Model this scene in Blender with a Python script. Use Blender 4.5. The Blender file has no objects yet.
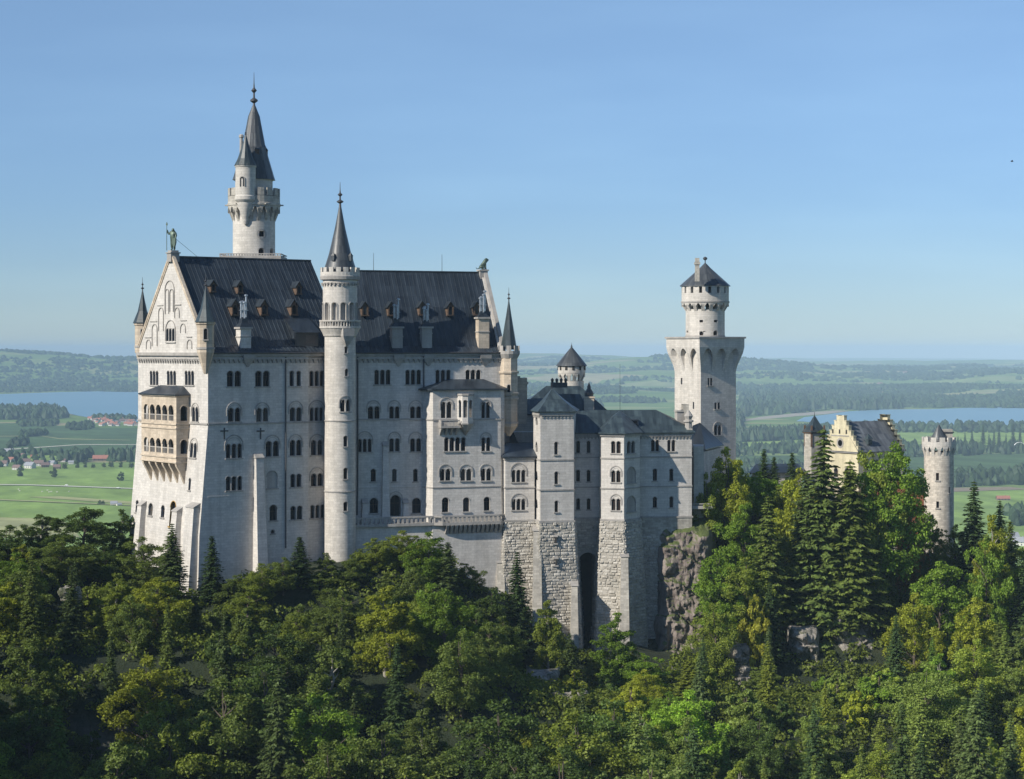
import bpy, bmesh, math, random
from math import sin, cos, tan, pi, radians, sqrt, atan2, hypot
from mathutils import Vector, noise, Matrix

sc = bpy.context.scene
COL = sc.collection
# ------------------------------------------------------------------ camera, sky, sun, exposure
F = 2048.0; CX = 512.0; HY = 350.0
cam = bpy.data.cameras.new('camera'); cam.lens = 72.0; cam.sensor_width = 36.0
cam.shift_y = -(389.5 - HY) / 1024.0; cam.clip_start = 1.0; cam.clip_end = 90000.0
camo = bpy.data.objects.new('camera', cam); COL.objects.link(camo)
camo.rotation_euler = (radians(90), 0, 0); sc.camera = camo

SAZ = (-0.806, -0.592); SEL = radians(33)
world = bpy.data.worlds.new('World'); sc.world = world; world.use_nodes = True
wn = world.node_tree.nodes; wl = world.node_tree.links
bg = wn['Background']; sky = wn.new('ShaderNodeTexSky'); sky.sky_type = 'NISHITA'
sky.sun_disc = False; sky.sun_elevation = SEL; sky.sun_rotation = atan2(SAZ[0], SAZ[1])
sky.altitude = 900; sky.air_density = 1.0; sky.dust_density = 0.0; sky.ozone_density = 3.0
tcw = wn.new('ShaderNodeTexCoord'); sxw = wn.new('ShaderNodeSeparateXYZ'); wl.new(tcw.outputs['Generated'], sxw.inputs[0])
rw = wn.new('ShaderNodeValToRGB'); wl.new(sxw.outputs[2], rw.inputs[0]); ew = rw.color_ramp.elements; ew[0].position = 0.0; ew[0].color = (.49, .62, .86, 1); ew[1].position = .22; ew[1].color = (.98, 1.0, 1.03, 1)
em_ = ew.new(.07); em_.color = (.58, .70, .91, 1)
mw = wn.new('ShaderNodeMix'); mw.data_type = 'RGBA'; mw.blend_type = 'MULTIPLY'; mw.inputs[0].default_value = 1.0   # clear blue northern air near the horizon
wl.new(sky.outputs[0], mw.inputs[6]); wl.new(rw.outputs[0], mw.inputs[7])
cn = wn.new('ShaderNodeTexNoise'); cm_ = wn.new('ShaderNodeMapping'); wl.new(tcw.outputs['Generated'], cm_.inputs[0]); cm_.inputs['Scale'].default_value = (3, 3, 16); wl.new(cm_.outputs[0], cn.inputs['Vector']); cn.inputs['Scale'].default_value = 2.2; cn.inputs['Detail'].default_value = 6
cr_w = wn.new('ShaderNodeValToRGB'); wl.new(cn.outputs[0], cr_w.inputs[0]); cr_w.color_ramp.elements[0].position = .45; cr_w.color_ramp.elements[0].color = (1, 1, 1, 1); cr_w.color_ramp.elements[1].position = .8; cr_w.color_ramp.elements[1].color = (1.10, 1.08, 1.05, 1)
mc = wn.new('ShaderNodeMix'); mc.data_type = 'RGBA'; mc.blend_type = 'MULTIPLY'; mc.inputs[0].default_value = 1.0   # a breath of thin high cloud
wl.new(mw.outputs[2], mc.inputs[6]); wl.new(cr_w.outputs[0], mc.inputs[7]); wl.new(mc.outputs[2], bg.inputs[0]); bg.inputs[1].default_value = 0.105
sl = bpy.data.lights.new('sun', 'SUN'); sl.energy = 5.0; sl.angle = radians(0.53); sl.color = (1.0, 0.93, 0.82)
slo = bpy.data.objects.new('sun', sl); COL.objects.link(slo)
sdir = Vector((SAZ[0] * cos(SEL), SAZ[1] * cos(SEL), sin(SEL))).normalized()
slo.rotation_euler = sdir.to_track_quat('Z', 'Y').to_euler()
sc.view_settings.view_transform = 'Standard'; sc.view_settings.look = 'None'
sc.view_settings.exposure = 0.14; sc.view_settings.gamma = 1.0
sc.view_settings.use_curve_mapping = False
sc.render.engine = 'CYCLES'
sc.cycles.max_bounces = 6; sc.cycles.diffuse_bounces = 3; sc.cycles.glossy_bounces = 2
sc.cycles.transmission_bounces = 3; sc.cycles.volume_bounces = 0

# ------------------------------------------------------------------ helpers
def ray(px): return (px - CX) / F
def zat(py, Y): return (HY - py) * Y / F
def at(px, py, Y): return Vector((ray(px) * Y, Y, zat(py, Y)))
def xy(px, Y): return (ray(px) * Y, Y)

def props(o, label=None, cat=None, group=None, kind=None):
    if label: o['label'] = label
    if cat: o['category'] = cat
    if group: o['group'] = group
    if kind: o['kind'] = kind
    return o
def thing(name, label, cat, loc=(0, 0, 0), group=None):
    o = bpy.data.objects.new(name, None); COL.objects.link(o); o.location = loc
    o.empty_display_size = 1.0
    return props(o, label, cat, group)
def root_loc(o):
    v = Vector((0, 0, 0))
    while o is not None: v += o.location; o = o.parent
    return v

class MB:
    def __init__(s, mat=None):
        s.v = []; s.f = []; s.mi = []; s.uv = []; s.mats = []; s.cur = 0
        if mat: s.m(mat)
    def m(s, mat):
        if mat not in s.mats: s.mats.append(mat)
        s.cur = s.mats.index(mat); return s
    def face(s, pts, uv=None):
        i = len(s.v); s.v.extend([tuple(p) for p in pts]); s.f.append(tuple(range(i, i + len(pts))))
        s.mi.append(s.cur)
        if uv is None:
            a, b, c = Vector(pts[0]), Vector(pts[1]), Vector(pts[2]); n = (b - a).cross(c - a)
            if n.length > 1e-12: n.normalize()
            if abs(n.z) > 0.85: uv = [(p[0], p[1]) for p in pts]
            else:
                h = Vector((-n.y, n.x, 0))
                if h.length < 1e-6: h = Vector((1, 0, 0))
                h.normalize(); g = n.cross(h)
                uv = [(h.dot(Vector(p)), g.dot(Vector(p))) for p in pts]
                if g.z < 0: uv = [(u, -w) for u, w in uv]
        s.uv.extend(uv)
    def box(s, c, size, rz=0.0, taper=1.0):
        cx, cy, cz = c; hx, hy, hz = size[0] / 2, size[1] / 2, size[2] / 2; q = []
        for dz, t in ((-hz, 1.0), (hz, taper)):
            for dx, dy in ((-hx, -hy), (hx, -hy), (hx, hy), (-hx, hy)):
                x, y = dx * t, dy * t
                q.append((cx + x * cos(rz) - y * sin(rz), cy + x * sin(rz) + y * cos(rz), cz + dz))
        for f in ((0, 1, 5, 4), (1, 2, 6, 5), (2, 3, 7, 6), (3, 0, 4, 7), (4, 5, 6, 7), (3, 2, 1, 0)):
            s.face([q[i] for i in f])
    def loft(s, rings, cap0=True, cap1=True):
        n = len(rings[0])
        for a, b in zip(rings[:-1], rings[1:]):
            for i in range(n):
                j = (i + 1) % n
                s.face([a[i], a[j], b[j], b[i]])
        if cap0: s.face(list(reversed(rings[0])))
        if cap1: s.face(rings[-1])
    def prism(s, poly, z0, z1):
        s.loft([[(p[0], p[1], z0) for p in poly], [(p[0], p[1], z1) for p in poly]])
    def lathe(s, c, prof, seg=24, rot=0.0, cap=True):
        rings = [[(c[0] + r * cos(rot + 2 * pi * i / seg), c[1] + r * sin(rot + 2 * pi * i / seg), z) for i in range(seg)] for r, z in prof]
        for a, b in zip(rings[:-1], rings[1:]):
            for i in range(seg):
                j = (i + 1) % seg
                R = max(prof[0][0], .5)
                s.face([a[i], a[j], b[j], b[i]], [(2 * pi * R * i / seg, a[i][2]), (2 * pi * R * (i + 1) / seg, a[i][2]), (2 * pi * R * (i + 1) / seg, b[i][2]), (2 * pi * R * i / seg, b[i][2])])
        if cap:
            s.face(list(reversed(rings[0]))); s.face(rings[-1])
    def tube(s, a, b, r0, r1=None, seg=8):
        a = Vector(a); b = Vector(b); r1 = r0 if r1 is None else r1
        d = (b - a).normalized(); p = d.orthogonal().normalized(); q = d.cross(p)
        R = [[tuple(c + (p * cos(2 * pi * i / seg) + q * sin(2 * pi * i / seg)) * r) for i in range(seg)] for c, r in ((a, r0), (b, r1))]
        s.loft(R)
    def mbox(s, M, u0, u1, z0, z1, d0, d1, seg=1):
        """box in wall coordinates: u along, z up, d outward"""
        us = [u0 + (u1 - u0) * i / seg for i in range(seg + 1)]
        for a, b in zip(us[:-1], us[1:]):
            P = lambda u, z, d: M.pt(u, z, d)
            s.face([P(a, z0, d1), P(b, z0, d1), P(b, z1, d1), P(a, z1, d1)])
            s.face([P(a, z1, d1), P(b, z1, d1), P(b, z1, d0), P(a, z1, d0)])
            s.face([P(a, z0, d0), P(b, z0, d0), P(b, z0, d1), P(a, z0, d1)])
            if a == us[0]: s.face([P(a, z0, d0), P(a, z0, d1), P(a, z1, d1), P(a, z1, d0)])
            if b == us[-1]: s.face([P(b, z0, d1), P(b, z0, d0), P(b, z1, d0), P(b, z1, d1)])
    def build(s, name, parent=None, smooth=None, label=None, merge=True):
        me = bpy.data.meshes.new(name)
        o = root_loc(parent) if parent else Vector((0, 0, 0))
        me.from_pydata([(x - o.x, y - o.y, z - o.z) for x, y, z in s.v], [], s.f)
        for mt in s.mats: me.materials.append(mt)
        me.polygons.foreach_set('material_index', s.mi)
        ul = me.uv_layers.new(name='UVMap')
        ul.data.foreach_set('uv', [c for p in s.uv for c in p])
        if merge:
            bm = bmesh.new(); bm.from_mesh(me)
            bmesh.ops.remove_doubles(bm, verts=bm.verts, dist=2e-4)
            bm.to_mesh(me); bm.free()
        if smooth is not None:
            me.polygons.foreach_set('use_smooth', [True] * len(me.polygons))
            me.set_sharp_from_angle(angle=radians(smooth))
        ob = bpy.data.objects.new(name, me); COL.objects.link(ob)
        if parent: ob.parent = parent
        if label: ob['label'] = label
        return ob

class Flat:
    curved = False
    def __init__(s, P, Q, off=None, mP=(0, 0), mQ=(0, 0)):
        s.P = Vector(P); s.Q = Vector(Q); s.d = (s.Q - s.P); s.L = s.d.length; s.d.normalize()
        s.n = Vector((s.d.y, -s.d.x)); s.off = off or (lambda z: 0.0); s.mP = Vector(mP); s.mQ = Vector(mQ)
    def pt(s, u, z, d=0.0):
        o = s.off(z); a = s.P + s.mP * o; b = s.Q + s.mQ * o
        p = a + (b - a) * (u / s.L) + s.n * d
        return (p.x, p.y, z)
    def u(s, px):
        k = ray(px); return (k * s.P.y - s.P.x) / (s.d.x - k * s.d.y)
    def Y(s, u): return s.P.y + s.d.y * u
    def z(s, py, u): return zat(py, s.Y(u))
class Cyl:
    curved = True
    def __init__(s, c, R, Rf=None):
        s.c = Vector(c); s.R = R; s.Rf = Rf or (lambda z: R); s.b = -s.c.normalized(); s.r = Vector((-s.b.y, s.b.x))
        s.L = 2 * pi * R
    def pt(s, u, z, d=0.0):
        t = u / s.R; q = s.c + (s.b * cos(t) + s.r * sin(t)) * (s.Rf(z) + d)
        return (q.x, q.y, z)
    def u(s, px):
        kc = s.c.x / s.c.y; k = ray(px); x = (k - kc) * (s.c.y - s.R * .7) / s.R
        return s.R * math.asin(max(-.99, min(.99, x)))
    def Y(s, u): return s.c.y - s.R * cos(u / s.R)
    def z(s, py, u): return zat(py, s.Y(u))

def arcpts(ua, ub, zs, n=8, r=None):
    uc = (ua + ub) / 2; r = r or (ub - ua) / 2
    return [(uc - r * cos(pi * i / n), zs + r * sin(pi * i / n)) for i in range(n + 1)]

def wall(mb, M, u0, u1, z0, z1, holes=(), zl=(), step=None):
    us = [u0, u1]; zs = [z0, z1] + [z for z in zl if z0 < z < z1]
    for h in holes:
        us += [h[0], h[1]]; zs += [h[2], h[3]]
    if M.curved:
        n = max(8, int((u1 - u0) / (step or M.R * 0.2))); us += [u0 + (u1 - u0) * i / n for i in range(n)]
    def dd(a):
        a = sorted(a); o = [a[0]]
        for x in a[1:]:
            if x - o[-1] > 1e-3: o.append(x)
        return o
    us = dd([u for u in us if u0 <= u <= u1]); zs = dd([z for z in zs if z0 <= z <= z1])
    for a, b in zip(us[:-1], us[1:]):
        uc = (a + b) / 2; hh = [h for h in holes if h[0] < uc < h[1]]
        for c, d in zip(zs[:-1], zs[1:]):
            zc = (c + d) / 2
            if any(h[2] < zc < h[3] for h in hh): continue
            mb.face([M.pt(a, c), M.pt(b, c), M.pt(b, d), M.pt(a, d)], [(a, c), (b, c), (b, d), (a, d)])
    for h in holes:
        if len(h) > 4 and h[4]:
            ua, ub, za, zb = h[:4]; r = (ub - ua) / 2; zsp = zb - r; pts = arcpts(ua, ub, zsp)
            n = len(pts) // 2
            for corner, seg in (((ua, zb), pts[:n + 1]), ((ub, zb), pts[n:])):
                for p, q in zip(seg[:-1], seg[1:]):
                    t = [corner, q, p]
                    mb.face([M.pt(*x) for x in t], t)

def outline(h):
    ua, ub, za, zb = h[:4]
    if len(h) > 4 and h[4]:
        r = (ub - ua) / 2
        return [(ua, za)] + [p for p in arcpts(ua, ub, zb - r)] + [(ub, za)]
    return [(ua, za), (ua, zb), (ub, zb), (ub, za)]
def reveal(mb, M, h, depth, d0=0.0):
    o = outline(h)
    for i in range(len(o)):
        p, q = o[i], o[(i + 1) % len(o)]
        mb.face([M.pt(*p, d0), M.pt(*q, d0), M.pt(*q, -depth), M.pt(*p, -depth)])
def pane(mb, M, h, depth):
    o = outline(h); mb.face([M.pt(*p, -depth) for p in reversed(o)])
def archband(mb, M, ua, ub, zs, w, d, legs=0.0, n=10):
    """raised round-arch moulding, inner edge ua..ub, springing at zs"""
    i = arcpts(ua, ub, zs, n); uc = (ua + ub) / 2; o = arcpts(ua, ub, zs, n, (ub - ua) / 2 + w)
    if legs: i = [(ua, zs - legs)] + i + [(ub, zs - legs)]; o = [(ua - w, zs - legs)] + o + [(ub + w, zs - legs)]
    P = lambda p, dd: M.pt(p[0], p[1], dd)
    for k in range(len(i) - 1):
        mb.face([P(i[k], d), P(i[k + 1], d), P(o[k + 1], d), P(o[k], d)])
        mb.face([P(o[k], d), P(o[k + 1], d), P(o[k + 1], -.01), P(o[k], -.01)])
        mb.face([P(i[k], -.01), P(i[k + 1], -.01), P(i[k + 1], d), P(i[k], d)])
    for k in (0, -1): mb.face([P(i[k], -.01), P(i[k], d), P(o[k], d), P(o[k], -.01)])

# ------------------------------------------------------------------ materials
def newmat(name):
    m = bpy.data.materials.new(name); m.use_nodes = True
    nt = m.node_tree; b = nt.nodes['Principled BSDF']; return m, nt, b
def nd(nt, t, **k):
    n = nt.nodes.new(t)
    for a, v in k.items():
        if a.startswith('i_'):
            key = a[2:]
            n.inputs[int(key) if key.isdigit() else key.replace('_', ' ')].default_value = v
        else: setattr(n, a, v)
    return n
def mixc(nt, fac, a, b, mode='MIX'):
    n = nd(nt, 'ShaderNodeMix', data_type='RGBA', blend_type=mode)
    for s, v in ((n.inputs[0], fac), (n.inputs[6], a), (n.inputs[7], b)):
        if isinstance(v, (int, float)): s.default_value = v
        elif isinstance(v, tuple): s.default_value = (*v, 1)
        else: nt.links.new(v, s)
    return n.outputs[2]
def ramp(nt, fac, stops):
    r = nd(nt, 'ShaderNodeValToRGB'); e = r.color_ramp.elements
    while len(e) < len(stops): e.new(0.5)
    for x, (p, c) in zip(e, stops):
        x.position = p; x.color = (*c, 1) if isinstance(c, tuple) else (c, c, c, 1)
    nt.links.new(fac, r.inputs[0]); return r.outputs[0]
def noiz(nt, vec, scale, detail=4, rough=.55, vs=None):
    n = nd(nt, 'ShaderNodeTexNoise'); n.inputs['Scale'].default_value = scale
    n.inputs['Detail'].default_value = detail; n.inputs['Roughness'].default_value = rough
    if vs:
        mp = nd(nt, 'ShaderNodeMapping'); mp.inputs['Scale'].default_value = vs
        nt.links.new(vec, mp.inputs[0]); vec = mp.outputs[0]
    nt.links.new(vec, n.inputs['Vector']); return n.outputs[0]

def stone_mat(name, base, dark, bw=1.1, bh=.42, mortar=.018, joint=.75, bump=.35, stain=.5, vary=.12, rough=.85):
    m, nt, b = newmat(name); tc = nd(nt, 'ShaderNodeTexCoord'); uv = tc.outputs['UV']; ob = nd(nt, 'ShaderNodeNewGeometry').outputs['Position']
    br = nd(nt, 'ShaderNodeTexBrick'); nt.links.new(uv, br.inputs[0])
    br.inputs['Scale'].default_value = 1; br.inputs['Brick Width'].default_value = bw; br.inputs['Row Height'].default_value = bh
    br.inputs['Mortar Size'].default_value = mortar; br.inputs['Mortar Smooth'].default_value = .3
    lo, hi = 1 - vary, 1 + vary * .6
    br.inputs['Color1'].default_value = (hi, hi, hi, 1); br.inputs['Color2'].default_value = (lo, lo, lo, 1)
    br.inputs['Mortar'].default_value = (joint, joint, joint, 1)
    c = ramp(nt, noiz(nt, ob, .16, 5, .6), [(.35, dark), (.62, base)])
    c = mixc(nt, .5, c, base)
    streak = ramp(nt, noiz(nt, ob, .9, 4, .6, (1, 1, .12)), [(.42, 1.0), (.75, 1 - stain * .55)])
    fine = ramp(nt, noiz(nt, ob, 3.5, 4, .7), [(.3, .86), (.7, 1.08)])
    c = mixc(nt, 1, c, streak, 'MULTIPLY'); c = mixc(nt, 1, c, fine, 'MULTIPLY'); c = mixc(nt, 1, c, br.outputs[0], 'MULTIPLY')
    nt.links.new(c, b.inputs['Base Color']); b.inputs['Roughness'].default_value = rough
    b.inputs['Specular IOR Level'].default_value = .25
    bp = nd(nt, 'ShaderNodeBump'); bp.inputs['Strength'].default_value = bump; bp.inputs['Distance'].default_value = .06
    hgt = mixc(nt, .5, br.outputs[0], fine); nt.links.new(hgt, bp.inputs['Height']); nt.links.new(bp.outputs[0], b.inputs['Normal'])
    return m

LIME = stone_mat('limestone', (.62, .59, .545), (.56, .535, .495), stain=.38, vary=.10)
LIME2 = stone_mat('limestone_tower', (.61, .575, .52), (.50, .475, .43), stain=.4, vary=.11)
WARM = stone_mat('warm_ashlar', (.50, .47, .41), (.36, .34, .30), vary=.25, bw=.9, bh=.38)
TRIM = stone_mat('trim_stone', (.42, .40, .37), (.30, .28, .26), bw=2, bh=2, vary=.05, bump=.15)
SAND = stone_mat('sandstone', (.60, .51, .40), (.48, .40, .305), bw=1.2, bh=.5, vary=.15, bump=.2)
YELL = stone_mat('yellow_plaster', (.68, .62, .43), (.60, .53, .36), bw=1.6, bh=.8, vary=.06, bump=.15)
REDB = stone_mat('red_brick_facade', (.42, .17, .10), (.32, .13, .08), bw=.3, bh=.1, vary=.2)
BRIK = stone_mat('dormer_brick', (.15, .10, .07), (.11, .08, .06), bw=.4, bh=.2, vary=.3)
PINK = stone_mat('pale_rubble', (.62, .57, .49), (.50, .44, .37), bw=.7, bh=.35, vary=.2, bump=.5)

def rubble_mat():
    m, nt, b = newmat('rusticated_stone'); ob = nd(nt, 'ShaderNodeNewGeometry')
    c = ramp(nt, ob.outputs['Random Per Island'], [(0, (.42, .39, .335)), (.5, (.51, .48, .42)), (1, (.60, .57, .51))])
    c = mixc(nt, 1, c, ramp(nt, noiz(nt, ob.outputs['Position'], 2.2, 6, .7), [(.3, .6), (.7, 1.15)]), 'MULTIPLY')
    c = mixc(nt, ramp(nt, noiz(nt, ob.outputs['Position'], .35, 4, .6, (1, 1, .4)), [(.55, 0.0), (.75, .6)]), c, (.13, .13, .10))
    nt.links.new(c, b.inputs['Base Color']); b.inputs['Roughness'].default_value = .95
    bp = nd(nt, 'ShaderNodeBump'); bp.inputs['Strength'].default_value = .8; bp.inputs['Distance'].default_value = .15
    nt.links.new(noiz(nt, ob.outputs['Position'], 4, 6, .7), bp.inputs['Height']); nt.links.new(bp.outputs[0], b.inputs['Normal'])
    return m
RUBL = rubble_mat()
def roof_mat(name, base, hi, rough=.42, seam=.9):
    m, nt, b = newmat(name); tc = nd(nt, 'ShaderNodeTexCoord'); uv = tc.outputs['UV']; ob = nd(nt, 'ShaderNodeNewGeometry').outputs['Position']
    s1 = ramp(nt, noiz(nt, uv, 1.1, 4, .7, (1, .06, 1)), [(.35, base), (.72, hi)])
    s2 = ramp(nt, noiz(nt, ob, .25, 5, .6), [(.3, .7), (.7, 1.2)])
    br = nd(nt, 'ShaderNodeTexBrick'); nt.links.new(uv, br.inputs[0]); br.inputs['Scale'].default_value = 1
    br.inputs['Brick Width'].default_value = seam; br.inputs['Row Height'].default_value = seam * 2.4; br.inputs['Mortar Size'].default_value = .03
    br.inputs['Color1'].default_value = (1.3, 1.3, 1.28, 1); br.inputs['Color2'].default_value = (.68, .7, .74, 1); br.inputs['Mortar'].default_value = (.75, .75, .78, 1)
    c = mixc(nt, 1, s1, s2, 'MULTIPLY'); c = mixc(nt, 1, c, br.outputs[0], 'MULTIPLY')
    nt.links.new(c, b.inputs['Base Color']); b.inputs['Roughness'].default_value = rough; b.inputs['Metallic'].default_value = .0
    bp = nd(nt, 'ShaderNodeBump'); bp.inputs['Strength'].default_value = .3; bp.inputs['Distance'].default_value = .05
    nt.links.new(br.outputs[0], bp.inputs['Height']); nt.links.new(bp.outputs[0], b.inputs['Normal'])
    return m
SLATE = roof_mat('dark_metal_roof', (.017, .023, .030), (.036, .048, .062))
SEAM = roof_mat('roof_seams', (.035, .045, .056), (.065, .08, .096))
COPP = roof_mat('weathered_copper_roof', (.024, .035, .040), (.062, .088, .094), seam=.7)
GREY = roof_mat('grey_slate_roof', (.10, .11, .115), (.17, .18, .19), seam=.6)
SPIR = roof_mat('spire_slate', (.045, .050, .055), (.095, .105, .110), seam=.5)
def plain(name, col, rough=.6, metal=0.0, var=.25, scale=2.0):
    m, nt, b = newmat(name); ob = nd(nt, 'ShaderNodeNewGeometry').outputs['Position']
    c = mixc(nt, 1, col, ramp(nt, noiz(nt, ob, scale, 4, .6), [(.3, 1 - var), (.7, 1 + var)]), 'MULTIPLY')
    nt.links.new(c, b.inputs['Base Color']); b.inputs['Roughness'].default_value = rough; b.inputs['Metallic'].default_value = metal
    return m
GLASS = plain('dark_window_glass', (.010, .011, .013), .45, var=.5, scale=.5)
_g = GLASS.node_tree; _b = _g.nodes['Principled BSDF']; _b.inputs['Specular IOR Level'].default_value = .12
_g.links.new(ramp(_g, nd(_g, 'ShaderNodeObjectInfo').outputs['Random'], [(0, (.005, .006, .008)), (.55, (.012, .013, .016)), (.85, (.035, .038, .042)), (1, (.09, .085, .075))]), _b.inputs['Base Color'])
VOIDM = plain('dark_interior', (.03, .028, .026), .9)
BRONZ = plain('green_bronze', (.09, .13, .10), .5, .3)
ZINC = plain('zinc_pipe', (.42, .46, .50), .35, .7)
PIPE = plain('downpipe', (.05, .05, .055), .5)
GOLD = plain('gilded_frame', (.45, .28, .08), .5)
# ------------------------------------------------------------------ castle kit
def mitres(poly):
    n = len(poly); out = []
    for i in range(n):
        a, b, c = Vector(poly[i - 1]), Vector(poly[i]), Vector(poly[(i + 1) % n])
        d1 = (b - a).normalized(); d2 = (c - b).normalized()
        n1 = Vector((d1.y, -d1.x)); n2 = Vector((d2.y, -d2.x)); out.append((n1 + n2) / max(.3, 1 + n1.dot(n2)))
    return out
def grow(poly, r):
    m = mitres(poly); return [(p[0] + q.x * r, p[1] + q.y * r) for p, q in zip(poly, m)]
class Solid:
    """a building block: footprint polygon (counter-clockwise), walls with real openings"""
    def __init__(s, root, mat, poly, z0, z1, off=None, zl=()):
        s.root = root; s.mat = mat; s.poly = poly; s.z0 = z0; s.z1 = z1; s.zl = list(zl)
        m = mitres(poly); n = len(poly)
        s.W = [Flat(poly[i], poly[(i + 1) % n], off, m[i], m[(i + 1) % n]) for i in range(n)]
        s.holes = [[] for _ in s.W]; s.off = off or (lambda z: 0)
    def finish(s, mb, cap=True):
        mb.m(s.mat)
        for M, h in zip(s.W, s.holes): wall(mb, M, 0, M.L, s.z0, s.z1, h, s.zl)
        if cap: mb.face([(p[0], p[1], s.z1) for p in grow(s.poly, s.off(s.z1))])
    def band(s, mb, z, h, proj, wi=None):
        g0 = grow(s.poly, s.off(z) + proj)
        mb.prism(g0, z - h / 2, z + h / 2)
def win(root, M, holes, x0, x1, y0, y1, n=1, arch=None, sill=True, stone=TRIM, depth=.42, round_top=True, glass=GLASS, gap=None, label=None, name='window', blind=False):
    """n arched lights between pixel columns x0..x1 and rows y0..y1 of wall M; arch = top row of the relieving arch"""
    ua, ub = M.u(x0), M.u(x1); uc = (ua + ub) / 2; za, zb = M.z(y1, uc), M.z(y0, uc)
    W = ub - ua; g = gap if gap is not None else min(.24, W * .14); w = (W - (n - 1) * g) / n
    st = MB(stone); gl = MB(glass)
    for k in range(n):
        a = ua + k * (w + g); h = (a, a + w, za, zb, round_top)
        if holes is not None: holes.append(h)
        reveal(st, M, h, depth)
        pane(st if blind else gl, M, h, depth - .0 if not blind else depth * .35)
        if not blind and w > .5:
            gl.m(BRIK); gl.mbox(M, a + w / 2 - .03, a + w / 2 + .03, za, zb - w * .1, -depth + .01, -depth + .07)
            gl.mbox(M, a + .02, a + w - .02, zb - w * .75 - .03, zb - w * .75 + .03, -depth + .01, -depth + .07); gl.m(GLASS)
        if round_top and w > .35: archband(st, M, a - .02, a + w + .02, zb - w / 2, .10, .05)
        if k: 
            c = M.pt(a - g / 2, 0, -.06); st.m(stone)
            st.tube((c[0], c[1], za), (c[0], c[1], zb - w * .45), min(.11, g * .5), seg=6)
            st.mbox(M, a - g - .03, a + .03, zb - w * .62, zb - w * .42, -.2, .06)
    if sill: st.mbox(M, ua - .18, ub + .18, za - .2, za, -.1, .17, seg=3 if M.curved else 1)
    if arch is not None:
        zt = M.z(arch, uc); r = W / 2 + .12; zs = zt - r
        archband(st, M, uc - r, uc + r, zs, .17, .10, legs=max(0, min(.8, zs - za)))
        # recessed tympanum line
        archband(st, M, uc - r + .3, uc + r - .3, zs, .05, .035)
    o = st.build(name, root, label=label)
    if not blind: gl.build('pane', o)
    return o
def corbels(mb, M, u0, u1, z, h=.55, d=.34, sp=.85):
    n = max(2, int((u1 - u0) / sp)); sp = (u1 - u0) / n
    for i in range(n):
        u = u0 + (i + .5) * sp
        mb.mbox(M, u - sp * .22, u + sp * .22, z - h, z, -.02, d * .75)
        mb.mbox(M, u - sp * .36, u + sp * .36, z - h * .38, z, -.02, d)
    mb.mbox(M, u0, u1, z, z + .22, -.02, d + .08)
def merlons(mb, c, R, z, h, n, w=.62, t=.35, rot=0):
    for i in range(n):
        a = rot + 2 * pi * i / n; a0 = a - w * pi / n; a1 = a + w * pi / n; q = []
        P = lambda r, aa, zz: (c[0] + r * cos(aa), c[1] + r * sin(aa), zz)
        ms = [a0, (a0 + a1) / 2, a1]
        for p, r2 in ((R, R - t),):
            ring = [P(R, x, 0)[:2] for x in ms] + [P(R - t, x, 0)[:2] for x in reversed(ms)]
            mb.prism(ring, z, z + h)
def machic(mb, c, R0, R1, z0, z1, n, w=.38):
    """row of corbel brackets growing outwards below a parapet ring"""
    for i in range(n):
        a = 2 * pi * (i + .5) / n; da = w * pi / n; r = []
        for rr, zz in ((R0, z0), (R0 + (R1 - R0) * .45, z0 + (z1 - z0) * .35), (R1, z0 + (z1 - z0) * .8), (R1, z1)):
            r.append([(c[0] + q * cos(x), c[1] + q * sin(x), zz) for q, x in ((R0 - .2, a - da), (rr, a - da), (rr, a + da), (R0 - .2, a + da))])
        mb.loft(r)
        # small arch head between this bracket and the next
        b0 = a + da; b1 = a + 2 * pi / n - da; k = 6
        for j in range(k):
            x0 = b0 + (b1 - b0) * j / k; x1 = b0 + (b1 - b0) * (j + 1) / k
            hz = lambda x: z0 + (z1 - z0) * (.55 + .38 * sin(pi * (x - b0) / (b1 - b0)))
            P = lambda r2, x, zz: (c[0] + r2 * cos(x), c[1] + r2 * sin(x), zz)
            mb.face([P(R1, x0, hz(x0)), P(R1, x1, hz(x1)), P(R1, x1, z1), P(R1, x0, z1)])
            mb.face([P(R0 - .1, x0, hz(x0)), P(R0 - .1, x1, hz(x1)), P(R1, x1, hz(x1)), P(R1, x0, hz(x0))])
def finial(mb, c, z, h, r=.28, mat=None):
    if mat: mb.m(mat)
    pr = [(r * .5, z), (r * .35, z + h * .1), (r * 1.3, z + h * .16), (r * 1.3, z + h * .2), (r * .35, z + h * .26), (r * .3, z + h * .4), (r * 1.0, z + h * .47), (r * .3, z + h * .55), (r * .15, z + h * .7), (.03, z + h)]
    mb.lathe(c, pr, 8)
def rayplane(px, py, p0, n):
    d = Vector((ray(px), 1, (HY - py) / F)); t = Vector(p0).dot(n) / d.dot(n); return d * t
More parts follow.
